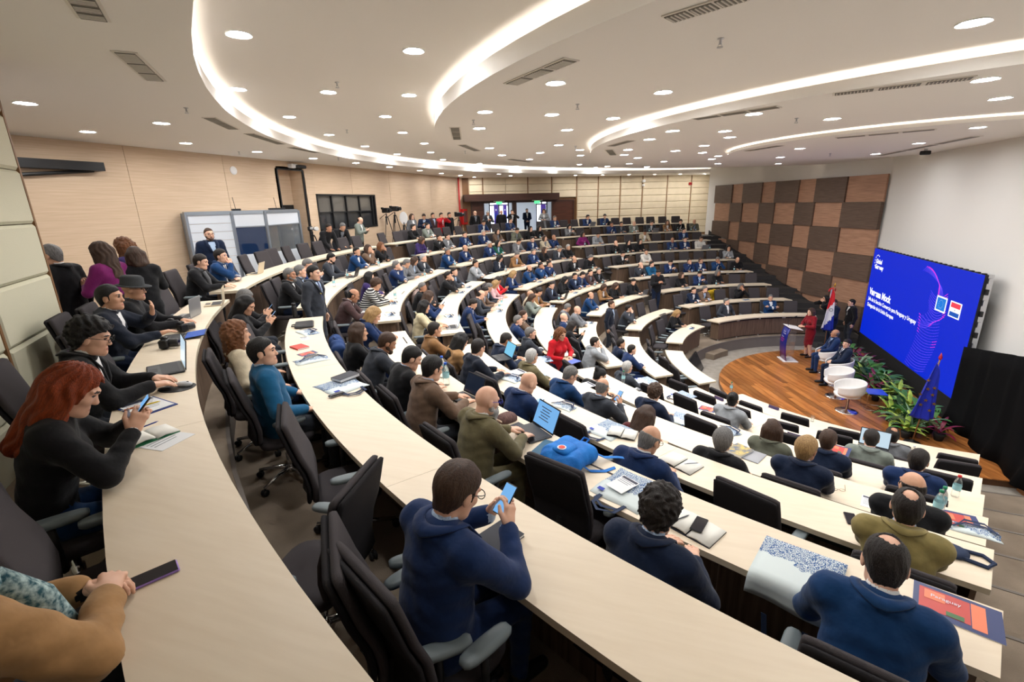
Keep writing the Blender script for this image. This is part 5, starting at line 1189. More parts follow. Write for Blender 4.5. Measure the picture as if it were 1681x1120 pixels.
# lectern
lx, ly = -1.95, 2.62; lec = thing('lectern', 'curved navy and violet lectern with clear sides and white base', 'lectern', (lx, ly, ZS), rad(10))
lm_, nt, b_ = nodes('lectern_print'); tc = N(nt, 'ShaderNodeTexCoord'); sx = N(nt, 'ShaderNodeSeparateXYZ'); rp = N(nt, 'ShaderNodeValToRGB'); nt.links.new(tc.outputs['Object'], sx.inputs[0]); nt.links.new(sx.outputs[2], rp.inputs[0]); nt.links.new(rp.outputs[0], b_.inputs['Base Color']); b_.inputs['Roughness'].default_value = .4
rp.color_ramp.elements[0].color = C4(srgb(112, 44, 96)); rp.color_ramp.elements[1].color = C4(srgb(20, 30, 120)); rp.color_ramp.elements[1].position = .6
m = MB(); prof = [(-.02, .03), (-.075, .3), (-.1, .6), (-.085, .9), (-.03, 1.12)]; V = []
g = [[(x, y, z) for y in (-.24, -.12, 0, .12, .24)] for x, z in prof]; m.sheet(g); o = m.build('front_panel', lm_, lec, fix=False, smooth=True); s_ = o.modifiers.new('t', 'SOLIDIFY'); s_.thickness = .02
m = MB(); M = Matrix.Translation((.13, 0, 1.13))@Matrix.Rotation(rad(10), 4, 'Y'); m.bbox((0, 0, 0), (.42, .56, .02), .006, M=M); m.build('reading_shelf', tub_m, lec)
clear = mat('clear_acrylic', (.95, .97, 1), .05, trans=.95, alpha=.35)
for s_ in (-.22, .22): m = MB(); m.box((.08, s_, .56), (.18, .012, 1.05)); m.build('side_panel', clear, lec)
m = MB(); m.bbox((.1, 0, .015), (.46, .56, .03), .006); m.build('base_plate', tub_m, lec)
m = MB(); m.tube([(.02, .08, 1.13), (.0, .1, 1.28), (.12, .1, 1.42), (.2, .1, 1.46)], .007, 6); m.tube([(.17, .1, 1.445), (.25, .1, 1.48)], .014, 8); m.build('microphone', black, lec)
wt = mat('print_white', srgb(225, 225, 235), .5); pkm = mat('print_pink', srgb(214, 60, 140), .5)
def lt(s_, y, z, h, ma): x = -.0285-.075*sin(PI*z/1.15)**.8-.012; o = txt(s_, 'print', None, h, (x-.012, y, z), (0, -1, 0), (.06, 0, 1), ma); o.parent = lec
lt('Global', .12, .97, .07, wt); lt('Gateway', .12, .90, .07, wt); lt('Paraguay', .15, .80, .05, wt); lt('Business', .17, .72, .08, pkm); lt('Forum', .17, .64, .08, pkm)
# flags
gold = mat('gold_brass', srgb(196, 150, 60), .3, metal=.9)
def flag(name, x, y, H, label, colf, mats, finial, lean=(0, 0), w_=.34):
    t = thing(name, label, 'flag', (x, y, ZS), rad(-62)); m = MB(); m.tube([(0, 0, .03), (lean[0], lean[1], H)], .013, 10); m.build('pole', mat('pole_wood', srgb(150, 112, 76), .5), t, smooth=True)
    m = MB(); m.lathe([(.15, 0), (.15, .025), (.05, .04), (.03, .09)], 20); m.build('base', black, t, smooth=True)
    m = MB(); m.lathe([(.012, 0), (.028, .02), (.034, .05), (.02, .1), (.004, .15)], 10, c=(lean[0], lean[1], H)); m.build('finial', finial, t, smooth=True)
    m = MB(); g = []; nu, nv = 40, 30; L = H*.62
    for j in range(nv+1):
        v = j/nv; row = []
        for i in range(nu+1):
            u = i/nu; spread = .05+w_*v**.8*.62; a = -2.2+4.4*u; fold = sin(u*22+1.3*sin(v*4))*.035*(.35+v)
            z = H-.03-L*v-(.18*u*(1-v)+.10*sin(u*PI)*v)-.1*v*abs(u-.5)
            f_ = (H-.03-L*v)/H; xx = lean[0]*f_+sin(a)*spread*.35+fold*.6; yy = lean[1]*f_+(u-.5)*2*spread*.55+fold*.25; row.append((xx+.61*.045, yy-.79*.045, z))
        g.append(row)
    b0 = len(m.v); m.v.extend([p for r in g for p in r]); W = nu+1
    for j in range(nv):
        for i in range(nu): m.f.append((j*W+i, j*W+i+1, (j+1)*W+i+1, (j+1)*W+i)); m.mi.append(colf(i/nu, j/nv))
    o = m.build('cloth', mats, t, smooth=True, fix=False); s_ = o.modifiers.new('t', 'SOLIDIFY'); s_.thickness = .004; return t, g
fr, fw, fb = mat('flag_red', srgb(206, 36, 44), .7), mat('flag_white', srgb(222, 222, 226), .7), mat('flag_blue', srgb(16, 40, 150), .7)
pyf, g = flag('striped_flag', -.45, 4.15, 2.25, 'red white and blue flag hanging on a pole behind the speaker', lambda u, v: 0 if v < .18+.34*(1-u) else (2 if v > .52+.45*(1-u) or u > .85 and v > .6 else 1), [fr, fw, fb], gold, (.05, .0))
p_ = g[14][22]; m = MB(); m.tube([(p_[0]+.61*.05+.79*.05*cos(2*PI*k/16), p_[1]-.79*.05+.61*.05*cos(2*PI*k/16), p_[2]+.05*sin(2*PI*k/16)) for k in range(17)], .008, 5); m.build('seal', mat('seal_green', srgb(60, 74, 70), .6), pyf)
m = MB()
for k in (-1, 1): m.tube([(.0, .02*k, 2.2), (-.03, .10*k, 2.16), (-.04, .13*k, 2.08)], [.02, .028, .014], 6)
m.build('ribbon_bow', fr, pyf); m = MB(); m.box((-.06, 0, 2.02), (.012, .03, .34)); m.build('ribbon', fw, pyf)
euf, g = flag('starred_flag', -.47, -2.91, 1.95, 'blue flag with gold stars on a pole at the plants end', lambda u, v: 0, [mat('flag_eu_blue', srgb(14, 36, 168), .6, sheen=.2)], mat('flag_tip', srgb(170, 40, 70), .4), (.12, .06), .4)
m = MB()
for (j, i) in ((9, 8), (13, 14), (15, 26), (19, 20), (22, 12), (24, 30), (11, 30), (17, 6), (20, 34)):
    q = Vector(g[j][i])+Vector((.61*.04, -.79*.04, 0)); V = [(q.x+.79*(.042 if k % 2 == 0 else .017)*cos(PI/2+k*PI/5), q.y+.61*(.042 if k % 2 == 0 else .017)*cos(PI/2+k*PI/5), q.z+(.042 if k % 2 == 0 else .017)*sin(PI/2+k*PI/5)) for k in range(10)]; m.add(V, [tuple(range(10))])
o = m.build('stars', gold, euf, fix=False)
# side tables and monitor
for x, y, lb in ((-.62, -1.05, 'small clear side table with blue top beside the empty tub chairs'),):
    t = thing('side_table', lb, 'table', (x, y, ZS)); m = MB(); m.bbox((0, 0, .45), (.42, .42, .015), .004); m.build('table_top', mat('blue_acrylic', srgb(40, 70, 190), .15, spec=.6), t)
    for a in (-1, 1):
        m = MB(); m.tube([(a*.2, -.2, .445), (a*.2, -.2, .01), (a*.2, .2, .01), (a*.2, .2, .445)], .006, 6); m.build('wire_leg', chrome, t)
    m = MB(); m.tube([(-.2, -.2, .01), (.2, -.2, .01)], .006, 6); m.tube([(-.2, .2, .01), (.2, .2, .01)], .006, 6); m.build('wire_base', chrome, t)
mx, my = pol2(4.86, 168); t = thing('stage_monitor', 'black flat monitor tilted on the floor before the first row', 'monitor', (mx, my, 0), rad(168-180)); M = Matrix.Translation((0, 0, .30))@Matrix.Rotation(rad(-28), 4, 'Y')
m = MB(); m.bbox((0, 0, 0), (.05, 1.0, .62), .012, M=M); m.build('housing', black, t); m = MB(); m.box((.03, 0, 0), (.006, .94, .56), M=M); m.build('screen', mat('dark_screen', (.012, .013, .015), .12, spec=.6), t); m = MB(); m.box((-.14, 0, .02), (.3, .5, .04)); m.build('foot', black, t)
# planting in front of the LED wall
def leafmesh(L, W, bend, ma, seg=6, cup=.15, tipw=.1):
    m = MB(); g = []
    for i in range(seg+1):
        f = i/seg; wv = W*math.sin(PI*min(1, .08+f*.92))**.8*(1 if f < .999 else tipw); z = L*(f*cos(bend*f*.5)); x = L*f*math.sin(bend*f); zz = L*f*cos(bend*f); g.append([(x+cup*wv, -wv/2, zz), (x, 0, zz-.0), (x+cup*wv, wv/2, zz)])
    m.sheet(g); return m.mesh('leaf', [ma], True, False)
lf = [mat('leaf_green', srgb(74, 126, 58), .45, noise=srgb(50, 94, 42), sc=12, rnd=.15), mat('leaf_deep', srgb(36, 74, 40), .45, noise=srgb(26, 56, 34), sc=12, rnd=.15), mat('leaf_lime', srgb(176, 192, 84), .45, noise=srgb(112, 150, 56), sc=14, rnd=.12), mat('leaf_wine', srgb(140, 34, 66), .4, noise=srgb(66, 24, 40), sc=10, rnd=.15), mat('leaf_grey', srgb(112, 142, 112), .5, rnd=.1)]
def fernleaf(L, ma):
    m = MB(); n = 13
    for i in range(n):
        f = (i+1)/(n+1); b = 1.15*f; x = L*f*sin(b)*.8; z = L*f*cos(b*.9); w = .11*sin(PI*min(1, .15+f*.85))
        for s_ in (-1, 1): m.add([(x, 0, z), (x+.02, s_*w*.5, z+.035), (x+.035, s_*w, z+.01), (x+.012, s_*w*.5, z-.012)], [(0, 1, 2, 3)])
    m.tube([(L*f*sin(1.15*f)*.8, 0, L*f*cos(1.15*f*.9)) for f in (0, .25, .5, .75, 1)], [.005, .004, .003, .002, .001], 4); return m.mesh('frond', [ma], False, False)
KINDS = {'broad_leaf_plant': ([leafmesh(.42, .13, .9, lf[0]), leafmesh(.34, .12, 1.2, lf[0])], 11, 'green broad-leaved plant'), 'croton': ([leafmesh(.36, .085, .6, lf[2]), leafmesh(.30, .08, .9, lf[2]), leafmesh(.3, .08, 1.1, lf[0])], 14, 'yellow-green croton plant'), 'cordyline': ([leafmesh(.38, .075, .7, lf[3]), leafmesh(.3, .07, 1.1, lf[3])], 11, 'wine-red leafed plant'), 'fern': ([fernleaf(.55, lf[1]), fernleaf(.45, lf[0])], 11, 'dark green fern'), 'silver_shrub': ([leafmesh(.5, .05, .5, lf[4]), fernleaf(.6, lf[4])], 9, 'silver-green feathery shrub')}
potm = mat('pot_black', (.02, .02, .02), .7); soil = mat('soil', srgb(40, 30, 24), .95)
m = MB(); m.lathe([(.075, 0), (.10, .13), (.10, .16), (.085, .16)], 14); pot_me = m.mesh('pot', [potm], True)
rnd = random.Random(11); pidx = 0; ZONES = ['speaker end', 'behind the guests', 'behind empty chairs', 'near starred flag', 'drape end']
spots = []
for row_ in range(3):
    for k in range(15):
        y = 3.5-.435*k+rnd.uniform(-.08, .08); x = (.14, -.08, -.32)[row_]+rnd.uniform(-.07, .07)-(.32*max(0, (-y-.3)/3) if row_ else .08*max(0, -y/3))
        if hyp(x+.47, y+2.91) < .25: x += .3
        if hyp(x+.62, y+1.05) < .5: continue
        if x < -.05 and y > 2.9: continue
        spots.append((x, y, row_))
cnt = {}
for x, y, row_ in spots:
    kd = rnd.choice(['croton', 'croton', 'croton', 'broad_leaf_plant', 'fern', 'cordyline', 'cordyline', 'silver_shrub'] if row_ else ['croton', 'broad_leaf_plant', 'broad_leaf_plant', 'cordyline', 'croton']); ms, n, nm = KINDS[kd]
    zi = min(4, max(0, int((3.6-y)/6.4*5))); rw = ('back', 'middle', 'front')[row_]; key = (nm, rw, zi); cnt[key] = cnt.get(key, 0)+1
    t = thing(kd, f'{nm}, {rw} of the planting, {ZONES[zi]}'+('' if cnt[key] == 1 else f', {NTH[cnt[key]-1]} there'), 'plant', (x, y, ZS), rnd.random()*6, 'potted plants before the LED wall'); link('pot', pot_me, t)
    sc = rnd.uniform(.9, 1.25)*(1.05 if row_ == 0 else 1)
    for k in range(n):
        a = 2.4*k+rnd.uniform(-.3, .3); tl = .12+.75*(k/n)+rnd.uniform(-.08, .08)
        o = link(ms[0].name, ms[k % len(ms)], t, (.02*cos(a), .02*sin(a), .15+.10*(1-k/n))); o.rotation_euler = (0, tl, a); o.scale = (sc,)*3
# ------------------------------------------------------------------ back of the hall
# lobby beyond the portal
uo0, uo1 = uC(795, 350), uC(905, 350); lobD = DC+5.5
def uL(x, y, D=lobD): return float(onpl(x, y, NC, D)@dC)
def pL(u, D): q = NC*D+dC*u; return (q[0], q[1])
az_l = math.atan2(dC[1], dC[0]); lobby_w = mat('lobby_white', srgb(224, 230, 234), .7)
m = MB(); m.prism([pL(-12, DC+.1), pL(4, DC+.1), pL(4, lobD+.3), pL(-12, lobD+.3)], F9-.1, F9); struct(m.build('floor_lobby', mat('lobby_tile', srgb(186, 184, 180), .35)))
m = MB(); m.prism([pL(-12, DC+.1), pL(4, DC+.1), pL(4, lobD+.3), pL(-12, lobD+.3)], 6.4, 6.5); struct(m.build('ceiling_lobby', lobby_w))
for u in (-12, 4): struct(slab('wall_lobby_side', pL(u, DC+.25), pL(u, lobD+.2), F9, 6.5, .1, lobby_w))
lob_l = mat('lobby_fill_glow', (1, 1, 1), emit=(srgb(240, 246, 255), 14))
for k, u in enumerate((-8.6, -5.2, -2.4)):
    q = pL(u, DC+2.6); t = thing('lobby_fill_lamp', f'added square fill lamp brightening the lobby, {NTH[k]} from the left', 'lamp', (q[0], q[1], 6.4), az_l, 'lobby lamps'); m = MB(); m.box((0, 0, -.02), (1.25, 1.25, .04)); m.build('frame', tub_m, t); m = MB(); m.box((0, 0, -.045), (1.2, 1.2, .01)); m.build('diffuser', lob_l, t)
bays = [(uL(803, 350), uL(836, 350)), (uL(880, 350), uL(899, 350))]; zt = onpl(820, 331, NC, lobD)[2]+.3; us = [-12]+[v for b in bays for v in b]+[4]
for a, b in zip(us[0::2], us[1::2]): struct(slab('wall_lobby', pL(a, lobD), pL(b, lobD), F9, 6.5, .2, lobby_w))
fr_m = mat('door_frame_dark', srgb(60, 62, 70), .4); pane_m = mat('clear_pane', (.9, .95, 1), .02, trans=1, alpha=.25)
for k, (a, b) in enumerate(bays):
    t = struct(link(f'door_{k+2}', None)); struct(slab('wall_lobby', pL(a, lobD), pL(b, lobD), zt, 6.5, .2, lobby_w)); zmid = onpl(820, 337, NC, lobD)[2]
    for u in (a+.04, (a+b)/2, b-.04): m = MB(); q = pL(u, lobD+.1); m.box((q[0], q[1], (F9+zt)/2), (.09, .1, zt-F9), math.atan2(dC[1], dC[0])); m.build('frame', fr_m, t)
    for z in (zmid, zt-.04): m = MB(); q = pL((a+b)/2, lobD+.1); m.box((q[0], q[1], z), (b-a, .1, .09), math.atan2(dC[1], dC[0])); m.build('frame', fr_m, t)
    m = MB(); q = pL((a+b)/2, lobD+.12); m.box((q[0], q[1], (F9+zt)/2), (b-a, .012, zt-F9), math.atan2(dC[1], dC[0])); m.build('pane', pane_m, t)
banner_m = mat('banner_blue', srgb(26, 58, 168), .6, noise=srgb(120, 60, 150), sc=1.2)
for k, (x0, x1, lb) in enumerate(((811, 818, 'left'), (826, 832, 'right'), (888, 896, 'far right'))):
    u0, u1 = uL(x0, 350, lobD-.7), uL(x1, 350, lobD-.7); z1 = onpl(x0, 336, NC, lobD-.7)[2]; q = pL((u0+u1)/2, lobD-.7); t = thing('roll_up_banner', f'blue roll-up banner in the lobby doorway, {lb} of the three', 'banner', (q[0], q[1], F9), math.atan2(dC[1], dC[0]), 'lobby banners')
    m = MB(); m.box((0, 0, (z1-F9)/2+.04), (u1-u0, .01, z1-F9-.06)); m.build('print', banner_m, t); m = MB(); m.bbox((0, 0, .03), (u1-u0+.05, .12, .06), .01); m.build('foot', alu, t); m = MB(); m.box((0, .03, (z1-F9)/2), (.02, .02, z1-F9)); m.build('pole', alu, t)
    m = MB(); m.box((0, -.008, z1-F9-.35), (.3*(u1-u0), .004, .12)); m.build('emblem', wt, t)
# portal lintel, leaves and jambs
por = struct(link('door_1_portal', None)); por.name = 'trim_1'; az_ = math.atan2(dC[1], dC[0])
def pbox(u0, u1, h0, h1, z0, z1, nm, ma): m = MB(); m.prism([pC(u0, h0), pC(u1, h0), pC(u1, h1), pC(u0, h1)], z0, z1); return m.build(nm, ma, por)
ul0, ul1 = uC(756, 325)+.15, uC(914, 325); pbox(ul0, ul1, -.5, .1, zdoor+.06, zlint+.1, 'lintel', dkwood); pbox(pu0, pu1, -.05, .2, zdoor-.06, zdoor+.06, 'head_jamb', dkwood)
for a, b, nm in ((pu0, uo0, 'door_leaf'), (uo1, pu1, 'door_leaf')):
    pbox(a+.03, b-.03, -.02, .04, F9, zdoor-.06, nm, mat('door_leaf_wood', srgb(92, 54, 40), .4, noise=srgb(66, 38, 28), sc=3, stretch=(.5, .5, 10)))
    for e in (a, b-.06): pbox(e, e+.06, -.06, .08, F9, zdoor-.06, 'jamb', dkwood)
pbox(uC(843, 350)-.05, uC(843, 350)+.2, .02, .2, F9, zdoor-.05, 'column', dkwood)
green_em = mat('exit_green', (.1, .6, .2), emit=(srgb(70, 220, 120), 2.0))
for k, x in enumerate((817, 879)):
    u = uC(x, 325); q = pC(u, -.35); t = thing('exit_sign', f'hanging green exit sign under the lintel, {"left" if k == 0 else "right"} one', 'sign', (q[0], q[1], zdoor+.06), az_, 'exit signs'); t.location.z = zdoor+.02
    m = MB(); m.bbox((0, 0, .02), (.62, .12, .05), .01); m.build('lamp_housing', tub_m, t); m = MB(); m.box((0, 0, -.08), (.34, .015, .15)); m.build('sign_plate', green_em, t)
# fire-hose cabinet and pipe
red_p = mat('fire_red', srgb(176, 28, 26), .4); yc = YE-.25; t = thing('fire_hose_cabinet', 'red fire hose cabinet under a red pipe in the wall corner', 'cabinet', (XB+.12, yc, F9)); m = MB(); m.bbox((0, 0, 1.35), (.22, .62, .85), .012); m.build('body', red_p, t); m = MB(); m.box((.115, 0, 1.35), (.01, .46, .62)); m.build('window', mat('cab_glass', srgb(110, 70, 66), .15), t)
m = MB(); m.tube([(-.02, -.42, 0), (-.02, -.42, ZO-F9)], .045, 10); m.build('pipe', red_p, t, smooth=True)
# interpreters' booth
A_, B_, C_ = np.array([-16.95, -5.75]), np.array([-16.0, -4.26]), np.array([-16.37, -2.64]); ZB = 5.35; bo = thing('interpreter_booth', 'aluminium framed interpreter booth with white and glass panels before the plywood wall', 'booth', (A_[0], A_[1], F9))
Mf = A_+(B_-A_)*.56; wp_m = mat('booth_white', srgb(216, 222, 230), .5); gl_m = mat('booth_glass', (.62, .70, .78), .04, trans=.85, alpha=.55, spec=.7)
for q in (A_, Mf, B_, C_): m = MB(); m.box((q[0], q[1], (F9+ZB)/2), (.07, .07, ZB-F9)); wb(m, 'post', alu, bo)
BWp = [np.array([XB+.08, -5.6]), np.array([XB+.08, -2.6])]
for q in BWp: m = MB(); m.box((q[0], q[1], (F9+ZB)/2), (.06, .06, ZB-F9)); wb(m, 'post', alu, bo)
def bpan(P, Q, z0, z1, nm, ma, th=.02, off=0): d = Q-P; L = np.linalg.norm(d); a = math.atan2(d[1], d[0]); c = (P+Q)/2; m = MB(); m.box((c[0], c[1], (z0+z1)/2), (L-.07, th, z1-z0), a); return wb(m, nm, ma, bo)
for P, Q in ((A_, Mf), (Mf, B_), (B_, C_)):
    bpan(P, Q, ZB-.06, ZB, 'rail', alu, .06); bpan(P, Q, F9, F9+.07, 'rail', alu, .06)
n = 9
for k in range(n): z0 = F9+.07+(ZB-.13-F9)*k/n; bpan(A_, Mf, z0+.004, z0+(ZB-.13-F9)/n-.004, 'white_panel', wp_m)
for P, Q in ((Mf, B_), (B_, C_)):
    bpan(P, Q, ZB-.36, ZB-.06, 'white_panel', wp_m); bpan(P, Q, ZB-.39, ZB-.36, 'rail', alu, .05); bpan(P, Q, F9+.9, ZB-.39, 'glass_pane', gl_m if P is B_ else mat('booth_glass_dark', (.012, .03, .085), .05, spec=.8), .012); bpan(P, Q, F9+.07, F9+.9, 'white_panel', wp_m)
bpan(BWp[0], A_, F9+.07, ZB-.06, 'side_panel', mat('booth_inner', srgb(40, 60, 96), .6)); bpan(C_, BWp[1], F9+.07, ZB-.06, 'side_panel', wp_m)
m = MB(); m.prism([tuple(A_), tuple(B_), tuple(C_), tuple(BWp[1]), tuple(BWp[0])], ZB, ZB+.03); wb(m, 'roof', alu, bo)
m = MB(); m.prism([tuple(A_*.98+B_*.02), tuple(B_), tuple(C_), tuple(C_+(-.3, -.1)), tuple(B_+(-.5, 0)), tuple(A_+(-.1, .3))], F9+.82, F9+.86); wb(m, 'counter', maple, bo)
for k, (f, lb) in enumerate(((.15, 'left'), (.75, 'right'))):
    q = B_*(1-f)+C_*f+np.array([-.15, 0]); q = Mf*(1-f)+C_*f+np.array([-.25, .05]); t = thing('wireless_receiver', f'small black receiver with antenna on the booth roof, {lb} one', 'receiver', (q[0], q[1], ZB+.03), 1.0, 'receivers on the booth'); m = MB(); m.bbox((0, 0, .025), (.42 if k else .2, .2, .05), .008); m.build('case', black, t); m = MB(); m.tube([(0, .05, .05), (-.03, .05, .34)], .007, 6); m.build('antenna', black, t)
t = thing('water_bottle', 'clear water bottle standing inside the booth', 'bottle', tuple(np.r_[B_*.3+C_*.7+np.array([-.15, 0]), F9+.86])); m = MB(); m.lathe([(.035, 0), (.035, .16), (.014, .2), (.014, .22)], 12); m.build('body', pane_m, t, smooth=True); m = MB(); m.lathe([(.016, .22), (.016, .24)], 10); m.build('cap', tub_m, t)
# black wall bracket, camera, detector
t = thing('wall_bracket', 'long black triangular bracket high on the plywood wall', 'bracket', (XB, -8.0, 6.0)); m = MB(); m.add([(XB+.02, -9.6, 6.02), (XB+.02, -9.6, 6.42), (XB+.02, -7.25, 6.36), (XB+.02, -7.25, 6.14), (XB+.34, -9.6, 6.02), (XB+.34, -9.6, 6.42), (XB+.34, -7.25, 6.36), (XB+.34, -7.25, 6.14)], [(0, 1, 2, 3), (4, 7, 6, 5), (0, 4, 5, 1), (1, 5, 6, 2), (2, 6, 7, 3), (3, 7, 4, 0)])
m = MB(); m.box((XB+.12, -8.4, 6.33), (.24, 2.4, .17)); wb(m, 'upper_arm', blk, t); m = MB(); m.tube([(XB+.1, -7.35, 6.25), (XB+.1, -9.6, 6.02)], .035, 6); wb(m, 'brace', blk, t)
t = thing('security_camera', 'white and black security camera above the recessed doorway', 'camera', (XB, onx(480, 270, XB)[1], 6.68)); m = MB(); m.bbox((.1, -.1, 0), (.2, .26, .13), .02); m.build('mount', tub_m, t); m = MB(); m.bbox((.22, .08, -.02), (.22, .34, .1), .02); m.build('body', black, t)
q = onx(383, 280, XB); t = tag(MB().lathe([(.11, 0), (.11, .015), (.07, .03)], 18, M=Matrix.Translation(Vector(q))@Matrix.Rotation(PI/2, 4, 'Y')).build('wall_disc', tub_m), 'small white round disc on the plywood wall', 'detector')
u = uC(1054, 298); q = pC(u, -.2); t = thing('security_camera', 'small white security camera on the far cream wall', 'camera', (q[0], q[1], 6.5), az_); m = MB(); m.bbox((0, 0, 0), (.18, .2, .16), .03); m.build('body', tub_m, t); m = MB(); m.lathe([(.07, -.3), (.08, -.24), (.07, -.18)], 12); m.build('dome', tub_m, t, smooth=True)
u = uC(1132, 299); q = pC(u, -.1); t = thing('alarm_box', 'small red alarm box on the far cream wall', 'alarm', (q[0], q[1], 6.3), az_); m = MB(); m.bbox((0, 0, 0), (.2, .12, .16), .015); m.build('body', red_p, t); m = MB(); m.box((0, -.065, 0), (.12, .01, .08)); m.build('lens', mat('alarm_lens', srgb(120, 20, 24), .2), t)
q = onz(1519, 251, Z5-.1); t = thing('ceiling_projector', 'black camera hanging from the ceiling before the white wall', 'camera', tuple(q), rad(30)); m = MB(); m.bbox((0, 0, 0), (.22, .14, .1), .015); m.build('body', black, t); m = MB(); m.box((0, 0, .08), (.05, .05, .1)); m.build('mount', steel, t)
# tripods
def tripod(x, y, zf, H, label, head, R=None, D=None, rz=0, spread=.42):
    d = ray(x, y); dh = d[:2]/hyp(d[0], d[1]); b_ = CAM[:2]@dh; Q = CAM[:2]+dh*(-b_+math.sqrt(max(0, b_*b_-CAM[:2]@CAM[:2]+R*R))) if R else CAM[:2]+dh*D
    t = thing('camera_tripod', label, 'tripod', (Q[0], Q[1], zf), rz, 'tripods at the back of the hall')
    for k in range(3): a = 2*PI*k/3+.4; m = MB(); m.tube([(.05*cos(a), .05*sin(a), H-.15), (spread*.55*cos(a), spread*.55*sin(a), H*.45), (spread*cos(a), spread*sin(a), .01)], [.018, .015, .011], 6); m.build('leg', black, t)
    m = MB(); m.tube([(0, 0, H-.45), (0, 0, H)], .022, 8); m.lathe([(.06, H-.17), (.06, H-.12)], 10); m.build('column', black, t)
    if head == 'lens':
        m = MB(); m.bbox((0, -.1, H+.07), (.15, .1, .13), .02); m.build('camera_body', black, t)
        m = MB(); m.lathe([(.035, 0), (.04, .02), (.045, .2), (.055, .22), (.06, .36), (.05, .36)], 14, M=Matrix.Translation((0, -.06, H+.07))@Matrix.Rotation(-PI/2, 4, 'X')); m.build('white_lens', tub_m, t, smooth=True); m = MB(); m.lathe([(.062, .24), (.062, .28)], 14, M=Matrix.Translation((0, -.06, H+.07))@Matrix.Rotation(-PI/2, 4, 'X')); m.build('lens_band', black, t)
    elif head == 'video':
        m = MB(); m.bbox((0, 0, H+.12), (.16, .38, .2), .02); m.lathe([(.06, .18), (.065, .3), (.075, .32)], 12, M=Matrix.Translation((0, 0, H+.12))@Matrix.Rotation(-PI/2, 4, 'X')); m.box((.1, -.1, H+.2), (.05, .12, .08)); m.build('video_camera', black, t)
        m = MB(); m.tube([(0, -.05, H-.02), (.05, -.4, H-.22)], .012, 6); m.build('pan_handle', black, t)
    elif head == 'paddle':
        m = MB(); m.lathe([(.02, -.006), (.2, -.006), (.22, 0), (.2, .006), (.02, .006)], 20, M=Matrix.Translation((0, 0, H+.18))@Matrix.Rotation(PI/2, 4, 'X')@Matrix.Diagonal((.8, 1.2, 1, 1))); m.build('white_paddle', mat('paddle_white', srgb(235, 235, 235), .6), t)
    return t
tripod(512, 375, F9, 1.35, 'black tripod with a white telephoto lens beside the booth', 'lens', R=16.45, rz=rad(-110))
tripod(634, 350, F9, 1.75, 'tall black tripod with video camera, left of the pair by the window', 'video', R=17.1, rz=rad(-110)); tripod(648, 350, F9, 1.8, 'tall black tripod with video camera, right of the pair by the window', 'video', R=17.0, rz=rad(-100)); tripod(662, 352, F9, 1.35, 'slim stand with a white oval paddle beside the tripods', 'paddle', R=17.2, rz=rad(20), spread=.3); tripod(753, 357, F9, 1.45, 'black tripod with small camera before the fire hose cabinet', 'video', R=16.9, rz=rad(-90))
# ceiling grilles and sprinklers
gr_m = mat('grille_dark', srgb(120, 116, 106), .6); grf = mat('grille_frame', srgb(222, 216, 206), .7)
def grille(a, b, zn, n=3):
    P, Q = onz(*a, ZP[zn]), onz(*b, ZP[zn]); d = Q-P; L = hyp(d[0], d[1])*1.35+.1; az = math.atan2(d[1], d[0]); c = (P+Q)/2; w_ = .16
    t = thing('ceiling_vent', 'slotted ceiling vent in the '+ZN[zn], 'vent', tuple(c), az, 'ceiling vents'); t.location.z -= .002; VENTS.setdefault(zn, []).append(t); m = MB(); m.box((0, 0, -.004), (L, w_+.05, .008)); m.build('frame', grf, t)
    for k in range(n):
        x0 = -L/2+L*(k+.06)/n; x1 = -L/2+L*(k+.94)/n; m = MB(); m.box(((x0+x1)/2, 0, -.010), (x1-x0, w_, .006)); g = m.build('grille', gr_m, t)
        if hyp(*(c[:2]-CAM[:2])) < 8:
            for j in range(int((x1-x0)/.035)): m = MB(); m.box((x0+.02+j*.035, 0, -.016), (.008, w_-.01, .008)); m.build('slat', grf, g)
VENTS = {}
for zn, L in {'o': [((136, 2), (150, 24)), ((213, 93), (248, 125)), ((350, 196), (378, 209)), ((418, 222), (455, 234)), ((485, 243), (515, 249))], '3': [((852, 132), (920, 104)), ((1118, 24), (1196, 0)), ((747, 212), (750, 226)), ((762, 239), (780, 246)), ((842, 262), (866, 265))], '4': [((1400, 150), (1560, 131)), ((1160, 192), (1255, 178)), ((1008, 238), (1030, 232)), ((1001, 247), (1006, 253))], '5': [((1395, 224), (1510, 214)), ((1460, 252), (1575, 229)), ((1235, 246), (1272, 240))]}.items():
    for a, b in L: grille(a, b, zn)
m = MB(); m.lathe([(.03, 0), (.03, -.008), (.012, -.012), (.012, -.05)], 10); sp1 = m.mesh('body', [steel], True); m = MB(); m.lathe([(.028, -.075), (.028, -.07)], 10); m.tube([(.012, 0, -.045), (.02, 0, -.072)], .003, 4); m.tube([(-.012, 0, -.045), (-.02, 0, -.072)], .003, 4); sp2 = m.mesh('deflector', [steel])
SPR = {}
for zn, L in {'o': [(305, 177), (392, 249), (555, 259)], '2': [(553, 135), (569, 213), (391, 250)], '3': [(777, 197), (948, 171), (1183, 63), (763, 248)], '4': [(1308, 194), (1178, 268), (945, 240)], '5': [(1363, 252)]}.items():
    for q in L:
        if zn == '2' and q[0] == 391: continue
        t = thing('sprinkler', 'metal fire sprinkler in the '+ZN[zn], 'sprinkler', tuple(onz(*q, ZP[zn])), 0, 'ceiling sprinklers'); link('body', sp1, t); link('deflector', sp2, t); SPR.setdefault(zn, []).append(t)
